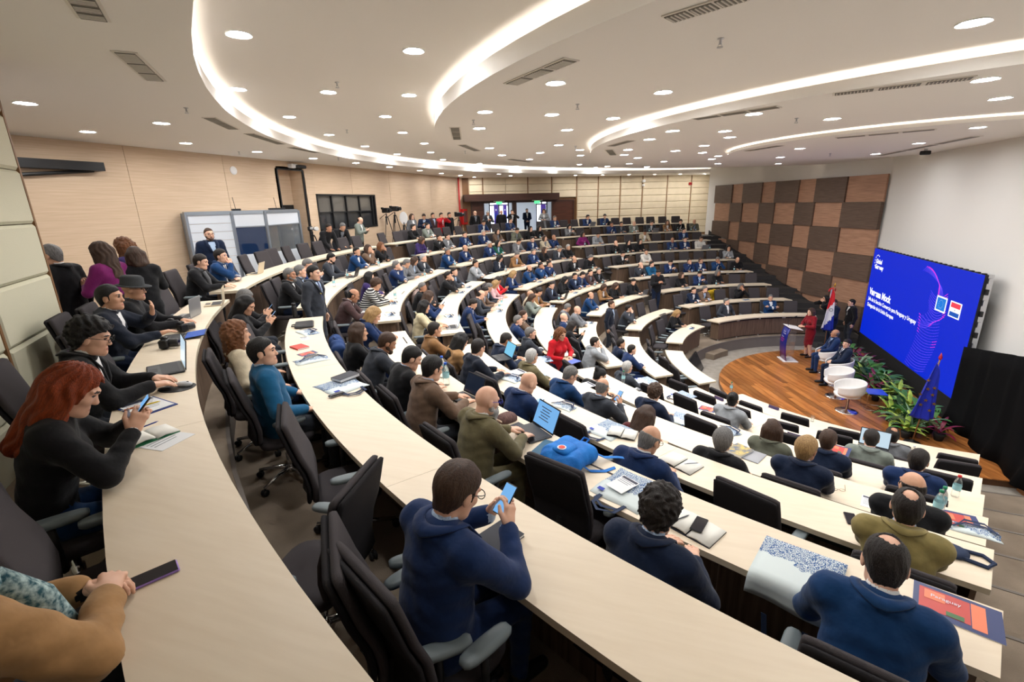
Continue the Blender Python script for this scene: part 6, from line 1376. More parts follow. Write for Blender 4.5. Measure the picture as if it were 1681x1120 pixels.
# ceiling fittings named by their order from the left of the picture
def by_px(L, fmt):
    L = sorted(L, key=lambda o: px(o.location)[0])
    for k, o in enumerate(L): o['label'] = fmt+(f', {NTH[k] if k < 15 else NTH[14]} from the left' if len(L) > 1 and k < 15 else (f', {NTH[len(L)-1-k]} from the right' if len(L) > 1 else ''))
for zn in ZN:
    by_px([o for o in COL.objects if o.name.startswith('downlight') and o.get('group', '').endswith(ZN[zn])], 'round white downlight in the '+ZN[zn])
    if zn in VENTS: by_px(VENTS[zn], 'slotted vent in the '+ZN[zn])
    if zn in SPR: by_px(SPR[zn], 'metal sprinkler in the '+ZN[zn])
# ------------------------------------------------------------------ things on the desks
def on_desk(x, y, row): P = onz(x, y, DT[row]); return P
def face_rz(P): return math.atan2(P[1], P[0])+PI/2
paper_m = mat('paper_white', srgb(228, 229, 230), .8); ink_m = mat('ink_grey', srgb(120, 124, 132), .8); dkp = mat('print_dark', srgb(60, 62, 78), .7)
scr_doc = mat('display_doc', (0, 0, 0), .2, emit=(srgb(120, 180, 236), .9)); scr_dark = mat('display_code', (.01, .012, .02), .15, emit=(srgb(16, 26, 40), .8)); scr_lit = mat('display_light', (0, 0, 0), .2, emit=(srgb(200, 222, 236), .9))
lap_g = mat('laptop_grey', srgb(150, 152, 156), .35, metal=.6); lap_b = mat('laptop_black', srgb(34, 34, 38), .4); key_m = mat('keys_black', (.015, .015, .017), .5)
def laptop(P, rz, label, ang=108, body=None, disp=None, w=.33, d=.23, doc=True):
    body = body or lap_b; t = thing('laptop', label, 'laptop', tuple(P), rz, 'laptops'); m = MB(); m.bbox((0, 0, .008), (w, d, .016), .006); m.build('base', body, t)
    m = MB(); m.box((0, .03, .0165), (w*.88, d*.5, .002)); kb = m.build('keyboard', key_m, t); m = MB(); m.box((0, -d*.33, .0165), (.1, .06, .001)); m.build('touchpad', key_m, t)
    a = rad(ang-90); M = Matrix.Translation((0, d/2, .016))@Matrix.Rotation(-a, 4, 'X'); m = MB(); m.bbox((0, .004, d*.5), (w, .008, d), .003, M=M); lid = m.build('lid', body, t)
    m = MB(); m.box((0, -.001, d*.51), (w*.94, .002, d*.88), M=M); m.build('display', disp or scr_doc, lid)
    if doc and (disp or scr_doc) is scr_doc:
        for k in range(5): m = MB(); m.box((-.02, -.0024, d*(.78-.11*k)), (w*(.34 if k % 2 else .45), .0008, .008), M=M); m.build('text_line', dkp, lid)
    return t
def phone(P, rz, label, disp=None, tilt=None, case=None, M=None):
    t = thing('phone', label, 'phone', tuple(P), rz, 'phones'); m = MB(); m.bbox((0, 0, .005), (.075, .155, .010), .004); m.build('case', case or black, t); m = MB(); m.box((0, 0, .0105), (.068, .146, .001)); m.build('display', disp or mat('phone_glass', (.012, .012, .02), .08, spec=.6), t)
    if tilt is not None: t.rotation_euler = (tilt, 0, rz)
    return t
def sheet_of(P, rz, label, w=.21, h=.297, dark=False, group='paper sheets', head=True, n=6):
    t = thing('paper_sheet', label, 'paper', tuple(P), rz, group); m = MB(); m.box((0, 0, .001), (w, h, .002)); m.build('sheet', paper_m, t)
    if head: m = MB(); m.box((0, h*.40, .0024), (w*.9, h*.13, .0006)); m.build('print_block', dkp, t)
    for k in range(n): m = MB(); m.box((-w*.04*(k % 3), h*(.27-.1*k), .0024), (w*(.8-.08*(k % 3)), .006, .0005)); m.build('text_line', ink_m, t)
    return t
def notebook(P, rz, label, cover=None, w=.15, h=.21, th=.018, opened=False):
    t = thing('notebook', label, 'notebook', tuple(P), rz, 'notebooks'); cover = cover or mat('cover_dark', srgb(40, 42, 52), .6)
    if opened:
        for sg in (-1, 1):
            m = MB(); g = [[(sg*(.004+w*f), y, .012+.012*sin(PI*min(1, f*1.2))*(1-f*.5)) for f in (0, .15, .4, .7, 1)] for y in (-h/2, h/2)]; m.sheet(g); o = m.build('page_block', mat('page_cream', srgb(226, 224, 216), .8), t, smooth=True, fix=False); s_ = o.modifiers.new('t', 'SOLIDIFY'); s_.thickness = .010; s_.offset = -1
        m = MB(); m.box((0, 0, .002), (w*2+.012, h+.01, .004)); m.build('cover', cover, t)
    else:
        m = MB(); m.box((0, 0, th/2), (w-.006, h-.006, th-.004)); m.build('page_block', paper_m, t); m = MB(); m.bbox((0, 0, th), (w, h, .003), .001); m.bbox((0, 0, .0015), (w, h, .003), .001); m.box((-w/2, 0, th/2), (.003, h, th)); m.build('cover', cover, t)
    return t
def pen(P, rz, label, col=(20, 40, 130)):
    t = thing('pen', label, 'pen', tuple(P), rz, 'pens'); M = Matrix.Translation((0, 0, .005))@Matrix.Rotation(PI/2, 4, 'Y'); m = MB(); m.lathe([(.004, -.06), (.0045, .05), (.001, .068)], 8, M=M); m.build('barrel', mat('pen_%d_%d_%d' % col, srgb(*col), .4), t, smooth=True); m = MB(); m.lathe([(.005, -.068), (.005, -.05)], 8, M=M); m.build('cap', steel, t); return t
bot_m = mat('bottle_clear', (.86, .95, .96), .05, trans=.9, alpha=.5, ior=1.33); labm = mat('bottle_label', srgb(150, 200, 210), .6)
m = MB(); m.lathe([(.028, 0), (.032, .01), (.03, .05), (.032, .08), (.031, .14), (.026, .165), (.013, .195), (.013, .205)], 12); bt1 = m.mesh('body', [bot_m], True); m = MB(); m.lathe([(.0325, .075), (.0325, .125)], 12, cap=False); bt2 = m.mesh('label_band', [labm], True)
m = MB(); m.lathe([(.015, .203), (.015, .222)], 10); CAPS = {c: m.mesh('cap', [mat('cap_'+c, srgb(*v), .5)], True) for c, v in {'green': (20, 120, 84), 'red': (196, 30, 34), 'blue': (40, 90, 190), 'white': (220, 224, 228)}.items()}
def bottle(P, label, cap='green', s_=1.0):
    t = thing('water_bottle', label, 'bottle', tuple(P), 0, 'water bottles on desks'); link('body', bt1, t); link('label_band', bt2, t); link('cap', CAPS[cap], t); t.scale = (s_,)*3; return t
# printed cotton bag: blue line drawing of rooftops on off-white cloth
tm, nt, b_ = nodes('tote_print'); tc = N(nt, 'ShaderNodeTexCoord'); L = nt.links.new; mp = N(nt, 'ShaderNodeMapping'); mp.inputs['Scale'].default_value = (24, 15, 1); L(tc.outputs['Object'], mp.inputs[0]); vo = N(nt, 'ShaderNodeTexVoronoi', feature='DISTANCE_TO_EDGE'); vo.distance = 'MANHATTAN' if hasattr(vo, 'distance') and False else vo.distance; L(mp.outputs[0], vo.inputs['Vector']); lt_ = N(nt, 'ShaderNodeMath', operation='LESS_THAN'); lt_.inputs[1].default_value = .11; L(vo.outputs['Distance'], lt_.inputs[0])
sx = N(nt, 'ShaderNodeSeparateXYZ'); L(tc.outputs['Object'], sx.inputs[0]); g1 = N(nt, 'ShaderNodeMath', operation='GREATER_THAN'); g1.inputs[1].default_value = -.02; nz = N(nt, 'ShaderNodeTexNoise'); nz.inputs['Scale'].default_value = 9; L(tc.outputs['Object'], nz.inputs[0]); ad = N(nt, 'ShaderNodeMath', operation='MULTIPLY_ADD'); ad.inputs[1].default_value = .22; L(nz.outputs[0], ad.inputs[0]); sb = N(nt, 'ShaderNodeMath', operation='SUBTRACT'); sb.inputs[1].default_value = .11; L(sx.outputs[1], ad.inputs[2]); L(ad.outputs[0], sb.inputs[0]); L(sb.outputs[0], g1.inputs[0])
mu = N(nt, 'ShaderNodeMath', operation='MULTIPLY'); L(lt_.outputs[0], mu.inputs[0]); L(g1.outputs[0], mu.inputs[1]); mx = N(nt, 'ShaderNodeMix', data_type='RGBA'); mx.inputs[6].default_value = C4(srgb(206, 216, 216)); mx.inputs[7].default_value = C4(srgb(44, 84, 138)); L(mu.outputs[0], mx.inputs[0]); L(mx.outputs[2], b_.inputs['Base Color']); b_.inputs['Roughness'].default_value = .85
strap_m = mat('tote_strap_navy', srgb(36, 50, 78), .8)
def tote(P, rz, label, w=.36, h=.40, fold=False, tagc=True):
    t = thing('tote_bag', label, 'bag', tuple(P), rz, 'printed tote bags'); hh = h*(.55 if fold else 1); m = MB(); rr = random.Random(int(P[0]*1000)); g = []
    for j in range(9):
        row = []
        for i in range(9):
            u, v = i/8-.5, j/8-.5; e = min(1, 6*min(.5-abs(u), .5-abs(v))); row.append((u*w+.006*sin(9*v), v*hh+.006*sin(7*u), .003+(.022 if fold else .012)*e*(.7+.5*sin(7*u+3*v)*sin(5*v+1))))
        g.append(row)
    m.sheet(g); o = m.build('cloth', tm, t, smooth=True, fix=False); s_ = o.modifiers.new('t', 'SOLIDIFY'); s_.thickness = .004
    for k, y in enumerate((.0, .05)):
        m = MB(); pts = [(-.1, hh*-.48, .012), (-.11+.02*k, hh*-.62-y, .01), (-.02, hh*-.74-y, .012), (.08, hh*-.64-y, .01), (.1, hh*-.48, .012)] if not fold else [(-.14, -.05, .03), (-.05, .04+y, .035), (.08, .05+y, .034), (.15, -.02, .03)]
        m.sheet([[(x, yy-.013, z), (x, yy+.013, z)] if abs(pts[min(i+1, len(pts)-1)][0]-pts[max(i-1, 0)][0]) > abs(pts[min(i+1, len(pts)-1)][1]-pts[max(i-1, 0)][1]) else [(x-.013, yy, z), (x+.013, yy, z)] for i, (x, yy, z) in enumerate(pts)]); so = m.build('strap', strap_m, t, fix=False); s_ = so.modifiers.new('t', 'SOLIDIFY'); s_.thickness = .003
    if tagc and not fold: m = MB(); m.box((-w*.34, -hh*.36, .022), (.05, .035, .002)); m.build('blue_tag', mat('tag_blue', srgb(20, 50, 160), .6), t)
    return t
mag_b = mat('mag_blue', srgb(40, 54, 104), .4); mag_o = mat('mag_orange', srgb(226, 122, 84), .4); mag_r = mat('mag_red', srgb(190, 64, 56), .4); mag_g = mat('mag_green', srgb(70, 110, 70), .5)
def magazine(P, rz, label, w=.3, h=.21, txts=None, z=.003):
    t = thing('magazine', label, 'magazine', tuple(P), rz, 'magazines and leaflets'); m = MB(); m.box((0, 0, z/2+.001), (w, h, z)); m.build('pages', paper_m, t); zt_ = z+.0016
    for nm, ma, c, d in (('cover', mag_b, (0, 0), (w, h)), ('picture', mag_r, (-w*.14, h*.03), (w*.58, h*.72)), ('picture', mag_o, (w*.24, -.0), (w*.16, h*.8)), ('picture', mag_o, (-w*.25, h*.18), (w*.24, h*.3)), ('picture', mag_g, (-w*.02, -h*.25), (w*.2, h*.14))):
        m = MB(); m.box((c[0], c[1], zt_), (d[0], d[1], .0008)); m.build(nm, ma, t); zt_ += .0006
    if txts:
        o = txt(txts, 'cover_text', None, h*.14, (-w*.3, h*.12, zt_+.001), (1, 0, 0), (0, 1, 0), wt); o.parent = t
    return t
def at(x, y, row, dz=0.0): P = on_desk(x, y, row); P[2] += dz; return P
def rz2(a, b, row):       # rotation so that local +y runs from pixel a to pixel b on the desk
    P, Q = on_desk(*a, row), on_desk(*b, row); return math.atan2(Q[1]-P[1], Q[0]-P[0])-PI/2
def len2(a, b, row): P, Q = on_desk(*a, row), on_desk(*b, row); return float(np.linalg.norm(P-Q))
def rx2(a, b, row): return rz2(a, b, row)+PI/2
# last row, close to the camera
phone(at(252, 947, 9), rz2((212, 963), (293, 928), 9), 'purple-cased phone lying near the camel coat person', case=mat('case_violet', srgb(150, 120, 196), .5))
sheet_of(at(262, 722, 9), rx2((222, 745), (305, 704), 9), 'printed agenda sheet under the green notebook, last row'); 
nb = notebook(at(246, 718, 9, .003), rx2((215, 732), (280, 708), 9), 'open green-edged notebook before the person in black sweater', mat('cover_green', srgb(40, 120, 80), .6), .12, .17, opened=True); pen(at(243, 708, 9, .032), rx2((222, 715), (255, 702), 9), 'blue pen lying on the green notebook')
sheet_of(at(240, 668, 9, .008), rx2((195, 683), (288, 652), 9), 'agenda sheets on a blue clipboard, last row'); m = MB(); t = thing('clipboard', 'blue clipboard under agenda sheets, last row', 'clipboard', tuple(at(241, 668, 9)), rx2((195, 683), (288, 652), 9)); m.box((0, 0, .003), (.235, .32, .006)); m.build('board', mat('board_blue', srgb(30, 56, 130), .5), t); m = MB(); m.box((0, .15, .008), (.09, .02, .006)); m.build('clip', steel, t)
for k, (x, y, c) in enumerate(((220, 673, (232, 120, 40)), (245, 667, (240, 210, 50)))): pen(at(x, y, 9, .011), rx2((208, 677), (256, 664), 9), ('orange', 'yellow')[k]+' highlighter on the clipboard', c)
t = thing('mouse_pad', 'round black mouse pad with wrist rest, last row', 'mouse pad', tuple(at(292, 637, 9)), .4); m = MB(); loft(m, [(0, 0, 0, .12, .1), (0, 0, .004, .12, .1)], 24, .9); m.build('pad', key_m, t); m = MB(); loft(m, [(-.07, -.04, .004, .05, .03), (-.07, -.04, .02, .04, .024), (-.07, -.04, .024, .02, .012)], 16, .9); m.build('wrist_rest', black, t, smooth=True)
t = thing('computer_mouse', 'silver computer mouse on the black pad', 'mouse', tuple(at(304, 634, 9, .005)), -1.2); m = MB(); loft(m, [(0, 0, 0, .03, .052), (0, 0, .015, .032, .055), (0, -.005, .028, .024, .04), (0, -.005, .033, .01, .02)], 18, .9); m.build('shell', mat('mouse_silver', srgb(190, 192, 196), .3), t, smooth=True); m = MB(); m.box((0, .025, .031), (.006, .014, .006)); m.build('wheel', black, t)
P = at(272, 608, 9); laptop(P, face_rz(P)+.12, 'black laptop under the typing hands, last row', 100, w=.36, d=.25, disp=scr_lit)
P = at(305, 521, 9); laptop(P, face_rz(P)-.2, 'silver laptop with raised lid, last row behind the cameras', 95, lap_g, scr_lit)
P = at(352, 500, 9); laptop(P, face_rz(P)+.1, 'beige laptop at the end of the last row desk', 95, mat('laptop_beige', srgb(200, 184, 156), .4), scr_lit)
P = at(285, 556, 9); laptop(P, face_rz(P), 'small laptop with blue-lit keys among the cameras', 175, lap_b, mat('keys_blue', (0, 0, 0), emit=(srgb(30, 90, 190), .8)), .3, .2, False)
P = at(418, 450, 9); laptop(P, face_rz(P), 'laptop before the person in blue suit, last row', 105, mat('laptop_beige', (1, 1, 1)), scr_lit)
def dslr(P, rz, label):
    t = thing('photo_camera', label, 'camera', tuple(P), rz, 'photo cameras'); m = MB(); m.bbox((0, 0, .05), (.14, .07, .095), .015); m.bbox((0, 0, .105), (.06, .06, .03), .01); m.bbox((.055, .02, .055), (.03, .06, .08), .01); m.build('body', black, t); M = Matrix.Translation((0, .03, .05))@Matrix.Rotation(-PI/2, 4, 'X'); m = MB(); m.lathe([(.036, 0), (.04, .02), (.04, .09), (.034, .095)], 16, M=M); m.build('lens', mat('lens_black', (.02, .02, .022), .3), t, smooth=True); m = MB(); m.lathe([(.03, .094), (.028, .096)], 16, M=M); m.build('front_glass', mat('lens_glass', (.02, .02, .05), .05, spec=.8), t); return t
dslr(at(273, 572, 9), rad(-60), 'black camera on the last row desk facing the aisle'); dslr(at(300, 545, 9), rad(-20), 'black camera beside the silver laptop'); dslr(at(283, 540, 9), rad(40), 'black camera before the person in felt hat')
sheet_of(at(268, 540, 9), rx2((255, 545), (280, 535), 9), 'red-headed leaflet beside the cameras', .15, .2)
# eighth row
P = at(492, 571, 8); notebook(P, rx2((470, 575), (512, 568), 8)+.3, 'red notebook on the eighth row desk', mat('cover_red', srgb(196, 62, 52), .5)); magazine(at(505, 581, 8), rx2((488, 585), (523, 576), 8), 'orange and navy leaflet beside the red notebook', .2, .14); tote(at(512, 592, 8), rx2((480, 598), (540, 586), 8), 'folded printed tote bag on the eighth row desk', fold=True); sheet_of(at(500, 556, 8), rx2((485, 558), (516, 553), 8), 'white card before the person with phone, eighth row', .1, .18)
P = at(500, 535, 8); t = thing('laptop_bag', 'black laptop sleeve at the end of the eighth row desk', 'bag', tuple(P), face_rz(P)); m = MB(); m.bbox((0, 0, .02), (.36, .26, .04), .015); m.build('sleeve', lap_b, t); m = MB(); m.tube([(-.06, -.13, .02), (-.05, -.17, .02), (.05, -.17, .02), (.06, -.13, .02)], .008, 6); m.build('handle', black, t)
tote(at(505, 546, 8), face_rz(P)+.4, 'printed tote bag under the laptop sleeve', fold=True); P = at(485, 521, 8); t = thing('thermos', 'black thermos flask at the end of the eighth row', 'flask', tuple(P)); m = MB(); m.lathe([(.036, 0), (.038, .01), (.038, .17), (.03, .19)], 14); m.build('body', black, t, smooth=True); m = MB(); m.lathe([(.032, .19), (.032, .225), (.026, .23)], 14); m.build('lid', key_m, t, smooth=True)
tote(at(560, 634, 8), rx2((520, 648), (600, 622), 8), 'printed tote bag under the dark notebook, eighth row'); notebook(at(568, 624, 8, .02), rz2((545, 635), (590, 618), 8), 'thick dark grey notebook on a tote bag', None, .15, .23, .03); t = thing('glasses_case', 'dark slim case beside the tote bag, eighth row', 'case', tuple(at(553, 650, 8)), rz2((537, 655), (569, 645), 8)); m = MB(); m.bbox((0, 0, .012), (.06, .15, .024), .01); m.build('shell', lap_b, t); m = MB(); m.box((0, 0, .0125), (.0615, .1515, .002)); m.build('seam', steel, t)
notebook(at(815, 888, 8), rz2((790, 905), (838, 872), 8), 'black notebook under the phone of the person in navy suit', None, .17, .24); pen(at(845, 892, 8), rx2((838, 903), (850, 883), 8), 'dark pen beside the black notebook', (40, 40, 46))
# seventh row
P = at(760, 655, 7); laptop(P, face_rz(P)+.1, 'black laptop with dark code on screen, brown blazer person', 112, lap_b, scr_dark)
P = at(872, 712, 7); laptop(P, face_rz(P)-.15, 'black laptop with a document on screen before the bearded person', 112, lap_b, scr_doc, .34, .24)
for k, (x, y) in enumerate(((733, 632), (727, 620))): bottle(at(x, y, 7), ('nearer', 'farther')[k]+' of two clear bottles beside the brown blazer person', 'blue', 1.25)
notebook(at(845, 702, 7), rz2((827, 709), (862, 695), 7), 'flat dark folder beside the document laptop', None, .1, .18, .01); notebook(at(900, 738, 7), rz2((886, 750), (912, 726), 7), 'teal booklet under the blue backpack', mat('cover_teal', srgb(52, 96, 122), .6), .2, .26, .01)
t = thing('knit_hat', 'striped knit hat lying beside the person in olive jacket', 'textile', tuple(at(832, 690, 7)), face_rz(P)); m = MB(); loft(m, [(0, 0, 0, .08, .1), (0, 0, .03, .085, .1), (0, 0, .06, .06, .08), (0, 0, .07, .02, .03)], 16, .7); m.build('cloth', mat('knit_stripes', srgb(120, 92, 84), .9, noise=srgb(60, 40, 44), sc=40, stretch=(1, 8, 1)), t, smooth=True); m = MB(); m.box((0, -.1, .03), (.1, .01, .012)); m.build('band', mat('knit_band', srgb(190, 170, 150), .9), t)
# blue backpack
P = at(935, 757, 7); bpk = thing('backpack', 'bright blue backpack with round red and white badge, seventh row desk', 'backpack', tuple(P), rz2((900, 775), (975, 745), 7)+.2); bpm = mat('backpack_blue', srgb(16, 120, 206), .7, noise=srgb(12, 98, 180), sc=6, bump=.3, bsc=25)
Fb = Field((-.2, -.26, -.02), (.2, .26, .22), .009); 
for x_ in (-.11, -.04, .04, .11):
    for y_ in (-.15, .13): Fb.cone((x_, y_*.6, .06), (x_, y_, .055), .07, .062, 1, .025)
    Fb.cone((x_, -.1, .07), (x_, .1, .07), .075, .07, 1, .03)
X = [Fb.lo[i]+.009*np.arange(Fb.n[i]) for i in range(3)]; Fb.D = np.maximum(Fb.D, -X[2][None, None, :]+.0); Fb.D += (.004*np.sin(X[0][:, None, None]*40+3*np.sin(X[1][None, :, None]*22))*np.sin(X[1][None, :, None]*33)).astype(np.float32); me = mesh_from(Fb.net(), 'body'); me.materials.clear(); me.materials.append(bpm); link('body', me, bpk)
m = MB(); loft(m, [(0, -.06, .13, .085, .09), (0, -.06, .155, .08, .085), (0, -.06, .163, .05, .06)], 16, .5); m.build('front_pocket', bpm, bpk, smooth=True); m = MB(); m.lathe([(.036, 0), (.036, .004)], 20, c=(0, -.1, .163)); o = m.build('badge', paper_m, bpk); m = MB(); m.lathe([(.026, .004), (.026, .006)], 20, c=(0, -.1, .163)); m.build('emblem', mat('badge_red', srgb(206, 66, 50), .6), o)
for k, pts in enumerate(([(.12, .12, .09), (.2, .2, .03), (.26, .3, .012), (.3, .33, .008)], [(.13, -.05, .06), (.22, -.02, .01), (.3, .06, .006), (.33, .16, .006)])): m = MB(); m.sheet([[(x-.014, y+.01, z), (x+.014, y-.01, z)] for x, y, z in pts]); so = m.build('strap', bpm, bpk, fix=False); s_ = so.modifiers.new('t', 'SOLIDIFY'); s_.thickness = .004
m = MB(); m.tube([(-.02, .17, .1), (-.02, .22, .12), (.03, .22, .12), (.03, .17, .1)], .009, 6); m.build('grab_handle', bpm, bpk)
tote(at(1032, 804, 7), rz2((985, 825), (1060, 770), 7), 'printed tote bag under the white leaflet, seventh row', .40, .42); sheet_of(at(1022, 801, 7, .03), rz2((1000, 812), (1045, 788), 7), 'white leaflet with violet heading on the tote bag', .15, .2, n=3)
notebook(at(1140, 868, 7), face_rz(at(1140, 868, 7))-.1, 'open notebook with a phone on it, curly-haired neighbour seventh row'.replace('curly-haired neighbour ', ''), None, .15, .21, opened=True); phone(at(1147, 868, 7, .026), face_rz(at(1140, 868, 7))+.1, 'black phone lying on an open notebook, seventh row'); pen(at(1118, 858, 7, .03), face_rz(at(1140, 868, 7))+1.2, 'grey pen on the open notebook, seventh row', (90, 92, 100))
P = at(1312, 930, 7); fr_ = face_rz(P); eg = RF[7]+DEP-hyp(P[0], P[1]); t = thing('tote_bag', 'large printed tote bag hanging over the seventh row desk edge', 'bag', tuple(P), fr_, 'printed tote bags'); g = []
for j in range(15):
    v = j/14*.52; row_ = []
    for i in range(9):
        u = (i/8-.5)*.42; yy = .16-v
        if yy > -eg-.012: row_.append((u, yy, .006+.006*sin(9*u+5*v)))
        else: row_.append((u+.01*sin(8*v), -eg-.018-.012*sin(14*u)*min(1, (-eg-yy)*8), .004-(-eg-.012-yy)))
    g.append(row_)
m = MB(); m.sheet(g); o = m.build('cloth', tm, t, smooth=True, fix=False); s_ = o.modifiers.new('t', 'SOLIDIFY'); s_.thickness = .005
m = MB(); m.sheet([[(x-.014, y, z), (x+.014, y, z)] for x, y, z in ((-.1, -eg-.03, -.2), (-.08, -eg-.035, -.36), (0, -eg-.035, -.42), (.09, -eg-.035, -.36), (.1, -eg-.03, -.2))]); so = m.build('strap', strap_m, t, fix=False); s_ = so.modifiers.new('t', 'SOLIDIFY'); s_.thickness = .003
magazine(at(1570, 1003, 7), face_rz(at(1560, 1000, 7))-.05, 'orange and blue magazine lying right of the person in bright blue suit', .34, .24, 'Paraguay')
# sixth row
P = at(823, 588, 6); laptop(P, face_rz(P), 'laptop with light blue page before the dark puffer jacket', 112, lap_b, mat('display_sky', (0, 0, 0), emit=(srgb(120, 200, 236), .9)))
sheet_of(at(845, 612, 6), face_rz(P)+.2, 'blue printed sheets beside the puffer jacket person'); tote(at(838, 622, 6, .004), face_rz(P)+.4, 'folded tote bag beside the puffer jacket person', fold=True); phone(at(884, 659, 6), rz2((876, 664), (893, 655), 6), 'phone with lit screen beside the person in navy suit, sixth row', scr_doc)
tote(at(925, 668, 6), rx2((895, 655), (965, 678), 6), 'rolled printed tote bag on the sixth row desk', .3, .3, fold=True); tote(at(1000, 706, 6), rx2((965, 690), (1040, 722), 6), 'flat printed tote bag on the sixth row desk'); notebook(at(1022, 714, 6, .012), rx2((1000, 704), (1050, 724), 6)+.4, 'open blank notebook on the flat tote bag, sixth row', None, .14, .2, opened=True)
P = at(1118, 762, 6); notebook(P, face_rz(P)-.1, 'open notebook with ribbon before the person in navy suit, sixth row', None, .16, .22, opened=True); pen(at(1135, 766, 6, .028), face_rz(P)+.9, 'grey pen on the ribboned notebook', (100, 104, 116)); phone(at(1397, 853, 6), face_rz(at(1397, 853, 6))+.3, 'dark phone left of the mustard olive blazer')
P = at(1566, 908, 6); t = thing('shoulder_bag', 'dark navy shoulder bag strap lying on the sixth row desk', 'bag', tuple(P), face_rz(P)); m = MB(); loft(m, [(-.06, 0, 0, .13, .08), (-.06, 0, .02, .14, .09), (-.06, 0, .035, .10, .06)], 20, .8); m.build('pouch', strap_m, t, smooth=True); m = MB(); m.tube([(.03, -.05, .012), (.16, -.07, .01), (.2, 0, .01), (.15, .06, .01), (.03, .05, .012)], .014, 6); m.build('strap', strap_m, t)
# fifth to first rows, nearest block
P = at(1213, 742, 5); notebook(P, face_rz(P)-.2, 'blue picture book beside the person in black, fifth row', mat('cover_blue', srgb(40, 76, 120), .5, noise=srgb(206, 180, 90), sc=20), .2, .25, .03); t = thing('tablet', 'grey tablet beside the picture book, fifth row', 'tablet', tuple(at(1237, 750, 5)), face_rz(P)); m = MB(); m.bbox((0, 0, .005), (.19, .26, .01), .004); m.build('case', lap_g, t); m = MB(); m.box((0, 0, .0105), (.17, .24, .001)); m.build('display', lap_g, t)
P = at(1376, 806, 5); t = thing('eyeglasses', 'pair of thin glasses lying on the fifth row desk', 'glasses', tuple(P), face_rz(P)+.5); m = MB()
for sg in (-1, 1): m.tube([(sg*.034+.025*cos(2*PI*j/14), .02*sin(2*PI*j/14), .012) for j in range(15)], .0018, 5)
m.tube([(-.009, .006, .013), (.009, .006, .013)], .0018, 5); m.build('frame', mat('horn', srgb(120, 86, 50), .4), t); m = MB(); m.tube([(-.06, .004, .012), (-.07, .12, .006)], .002, 5); m.tube([(.06, .004, .012), (.1, .11, .006)], .002, 5); m.build('temple', mat('horn', (1, 1, 1)), t)
sheet_of(at(1430, 826, 5), face_rz(at(1430, 826, 5)), 'white note sheet left of the person in black, fifth row', .15, .21); bottle(at(1536, 846, 5), 'water bottle with green cap, fifth row near the right end', 'green', 1.15); bottle(at(1542, 838, 5), 'second green-capped water bottle near the right end of the fifth row', 'green', 1.1); magazine(at(1577, 858, 5, .004), face_rz(at(1577, 858, 5))+.1, 'navy and orange magazine at the right end of the fifth row', .26, .3, None); tote(at(1597, 872, 5), face_rz(at(1597, 872, 5)), 'pale blue tote bag under the magazine, fifth row end', .34, .3, fold=True)
sheet_of(at(960, 633, 5), face_rz(at(960, 633, 5)), 'papers under the hand of the writing person, fifth row'); sheet_of(at(1010, 668, 5), face_rz(at(1010, 668, 5))+.3, 'papers before the charcoal suit, fifth row'); tote(at(893, 590, 5), face_rz(at(893, 590, 5)), 'printed tote bag beside the olive jacket, fifth row', fold=True)
bottle(at(1567, 815, 4), 'clear bottle with red cap, fourth row near the right end', 'red', 1.15); tote(at(1120, 688, 4), face_rz(at(1120, 688, 4))+.2, 'flat printed tote bag on the fourth row desk'); t = thing('tablet', 'closed grey tablet beside the tote bag, fourth row', 'tablet', tuple(at(1148, 695, 4)), face_rz(P)+.3); m = MB(); m.bbox((0, 0, .006), (.2, .14, .012), .004); m.build('case', lap_g, t); m = MB(); m.box((0, -.068, .006), (.2, .004, .006)); m.build('strap', black, t)
tote(at(1198, 708, 4), face_rz(at(1198, 708, 4))-.4, 'crumpled printed tote bag, fourth row', .3, .3, fold=True); magazine(at(1380, 740, 4), face_rz(at(1380, 740, 4)), 'orange leaflet before the dark navy jacket, fourth row', .2, .26); bottle(at(1023, 628, 4), 'small water bottle with green cap, fourth row', 'green'); phone(at(1048, 640, 4), .6, 'phone lying on the fourth row desk', None)
P = at(1432, 741, 3); laptop(P, face_rz(P), 'open laptop with white screen before the grey-green blazer', 110, lap_b, scr_lit, .36, .25); magazine(at(1162, 672, 3), face_rz(at(1162, 672, 3))+.3, 'orange and violet leaflet on the third row desk', .28, .2); tote(at(1120, 650, 3), face_rz(at(1120, 650, 3)), 'flat printed tote bag, third row desk'); tote(at(1060, 625, 3), face_rz(at(1060, 625, 3)), 'printed tote bag before the white-haired person'.replace('white-haired person', 'charcoal jacket'), .36, .36)
plate_m = mat('plate_violet', srgb(74, 62, 98), .4)
for k, (x, y, r_) in enumerate(((1180, 656, 2), (1270, 671, 1), (1305, 718, 3))):
    P = at(x, y, r_); t = thing('name_plate', f'dark violet name plate, {ORD[r_]} row desk', 'name plate', tuple(P), face_rz(P), 'name plates'); m = MB(); m.prism([(-.11, -.03), (.11, -.03), (.11, .03), (-.11, .03)], 0, .006); m.build('foot', plate_m, t); m = MB(); m.box((0, 0, .03), (.22, .012, .05)); m.build('plate', plate_m, t)
P = at(1333, 692, 1); t = thing('drinking_glass', 'clear drinking glass on the first row desk', 'glass', tuple(P)); m = MB(); m.lathe([(.028, 0), (.034, .12)], 16, cap=False); m.lathe([(.028, 0), (.028, .006)], 16); m.build('tumbler', bot_m, t, smooth=True); m = MB(); m.lathe([(.03, .004), (.031, .06)], 16); m.build('water', pane_m, t)
bottle(at(1200, 642, 1), 'water bottle with green cap on the first row desk', 'green')
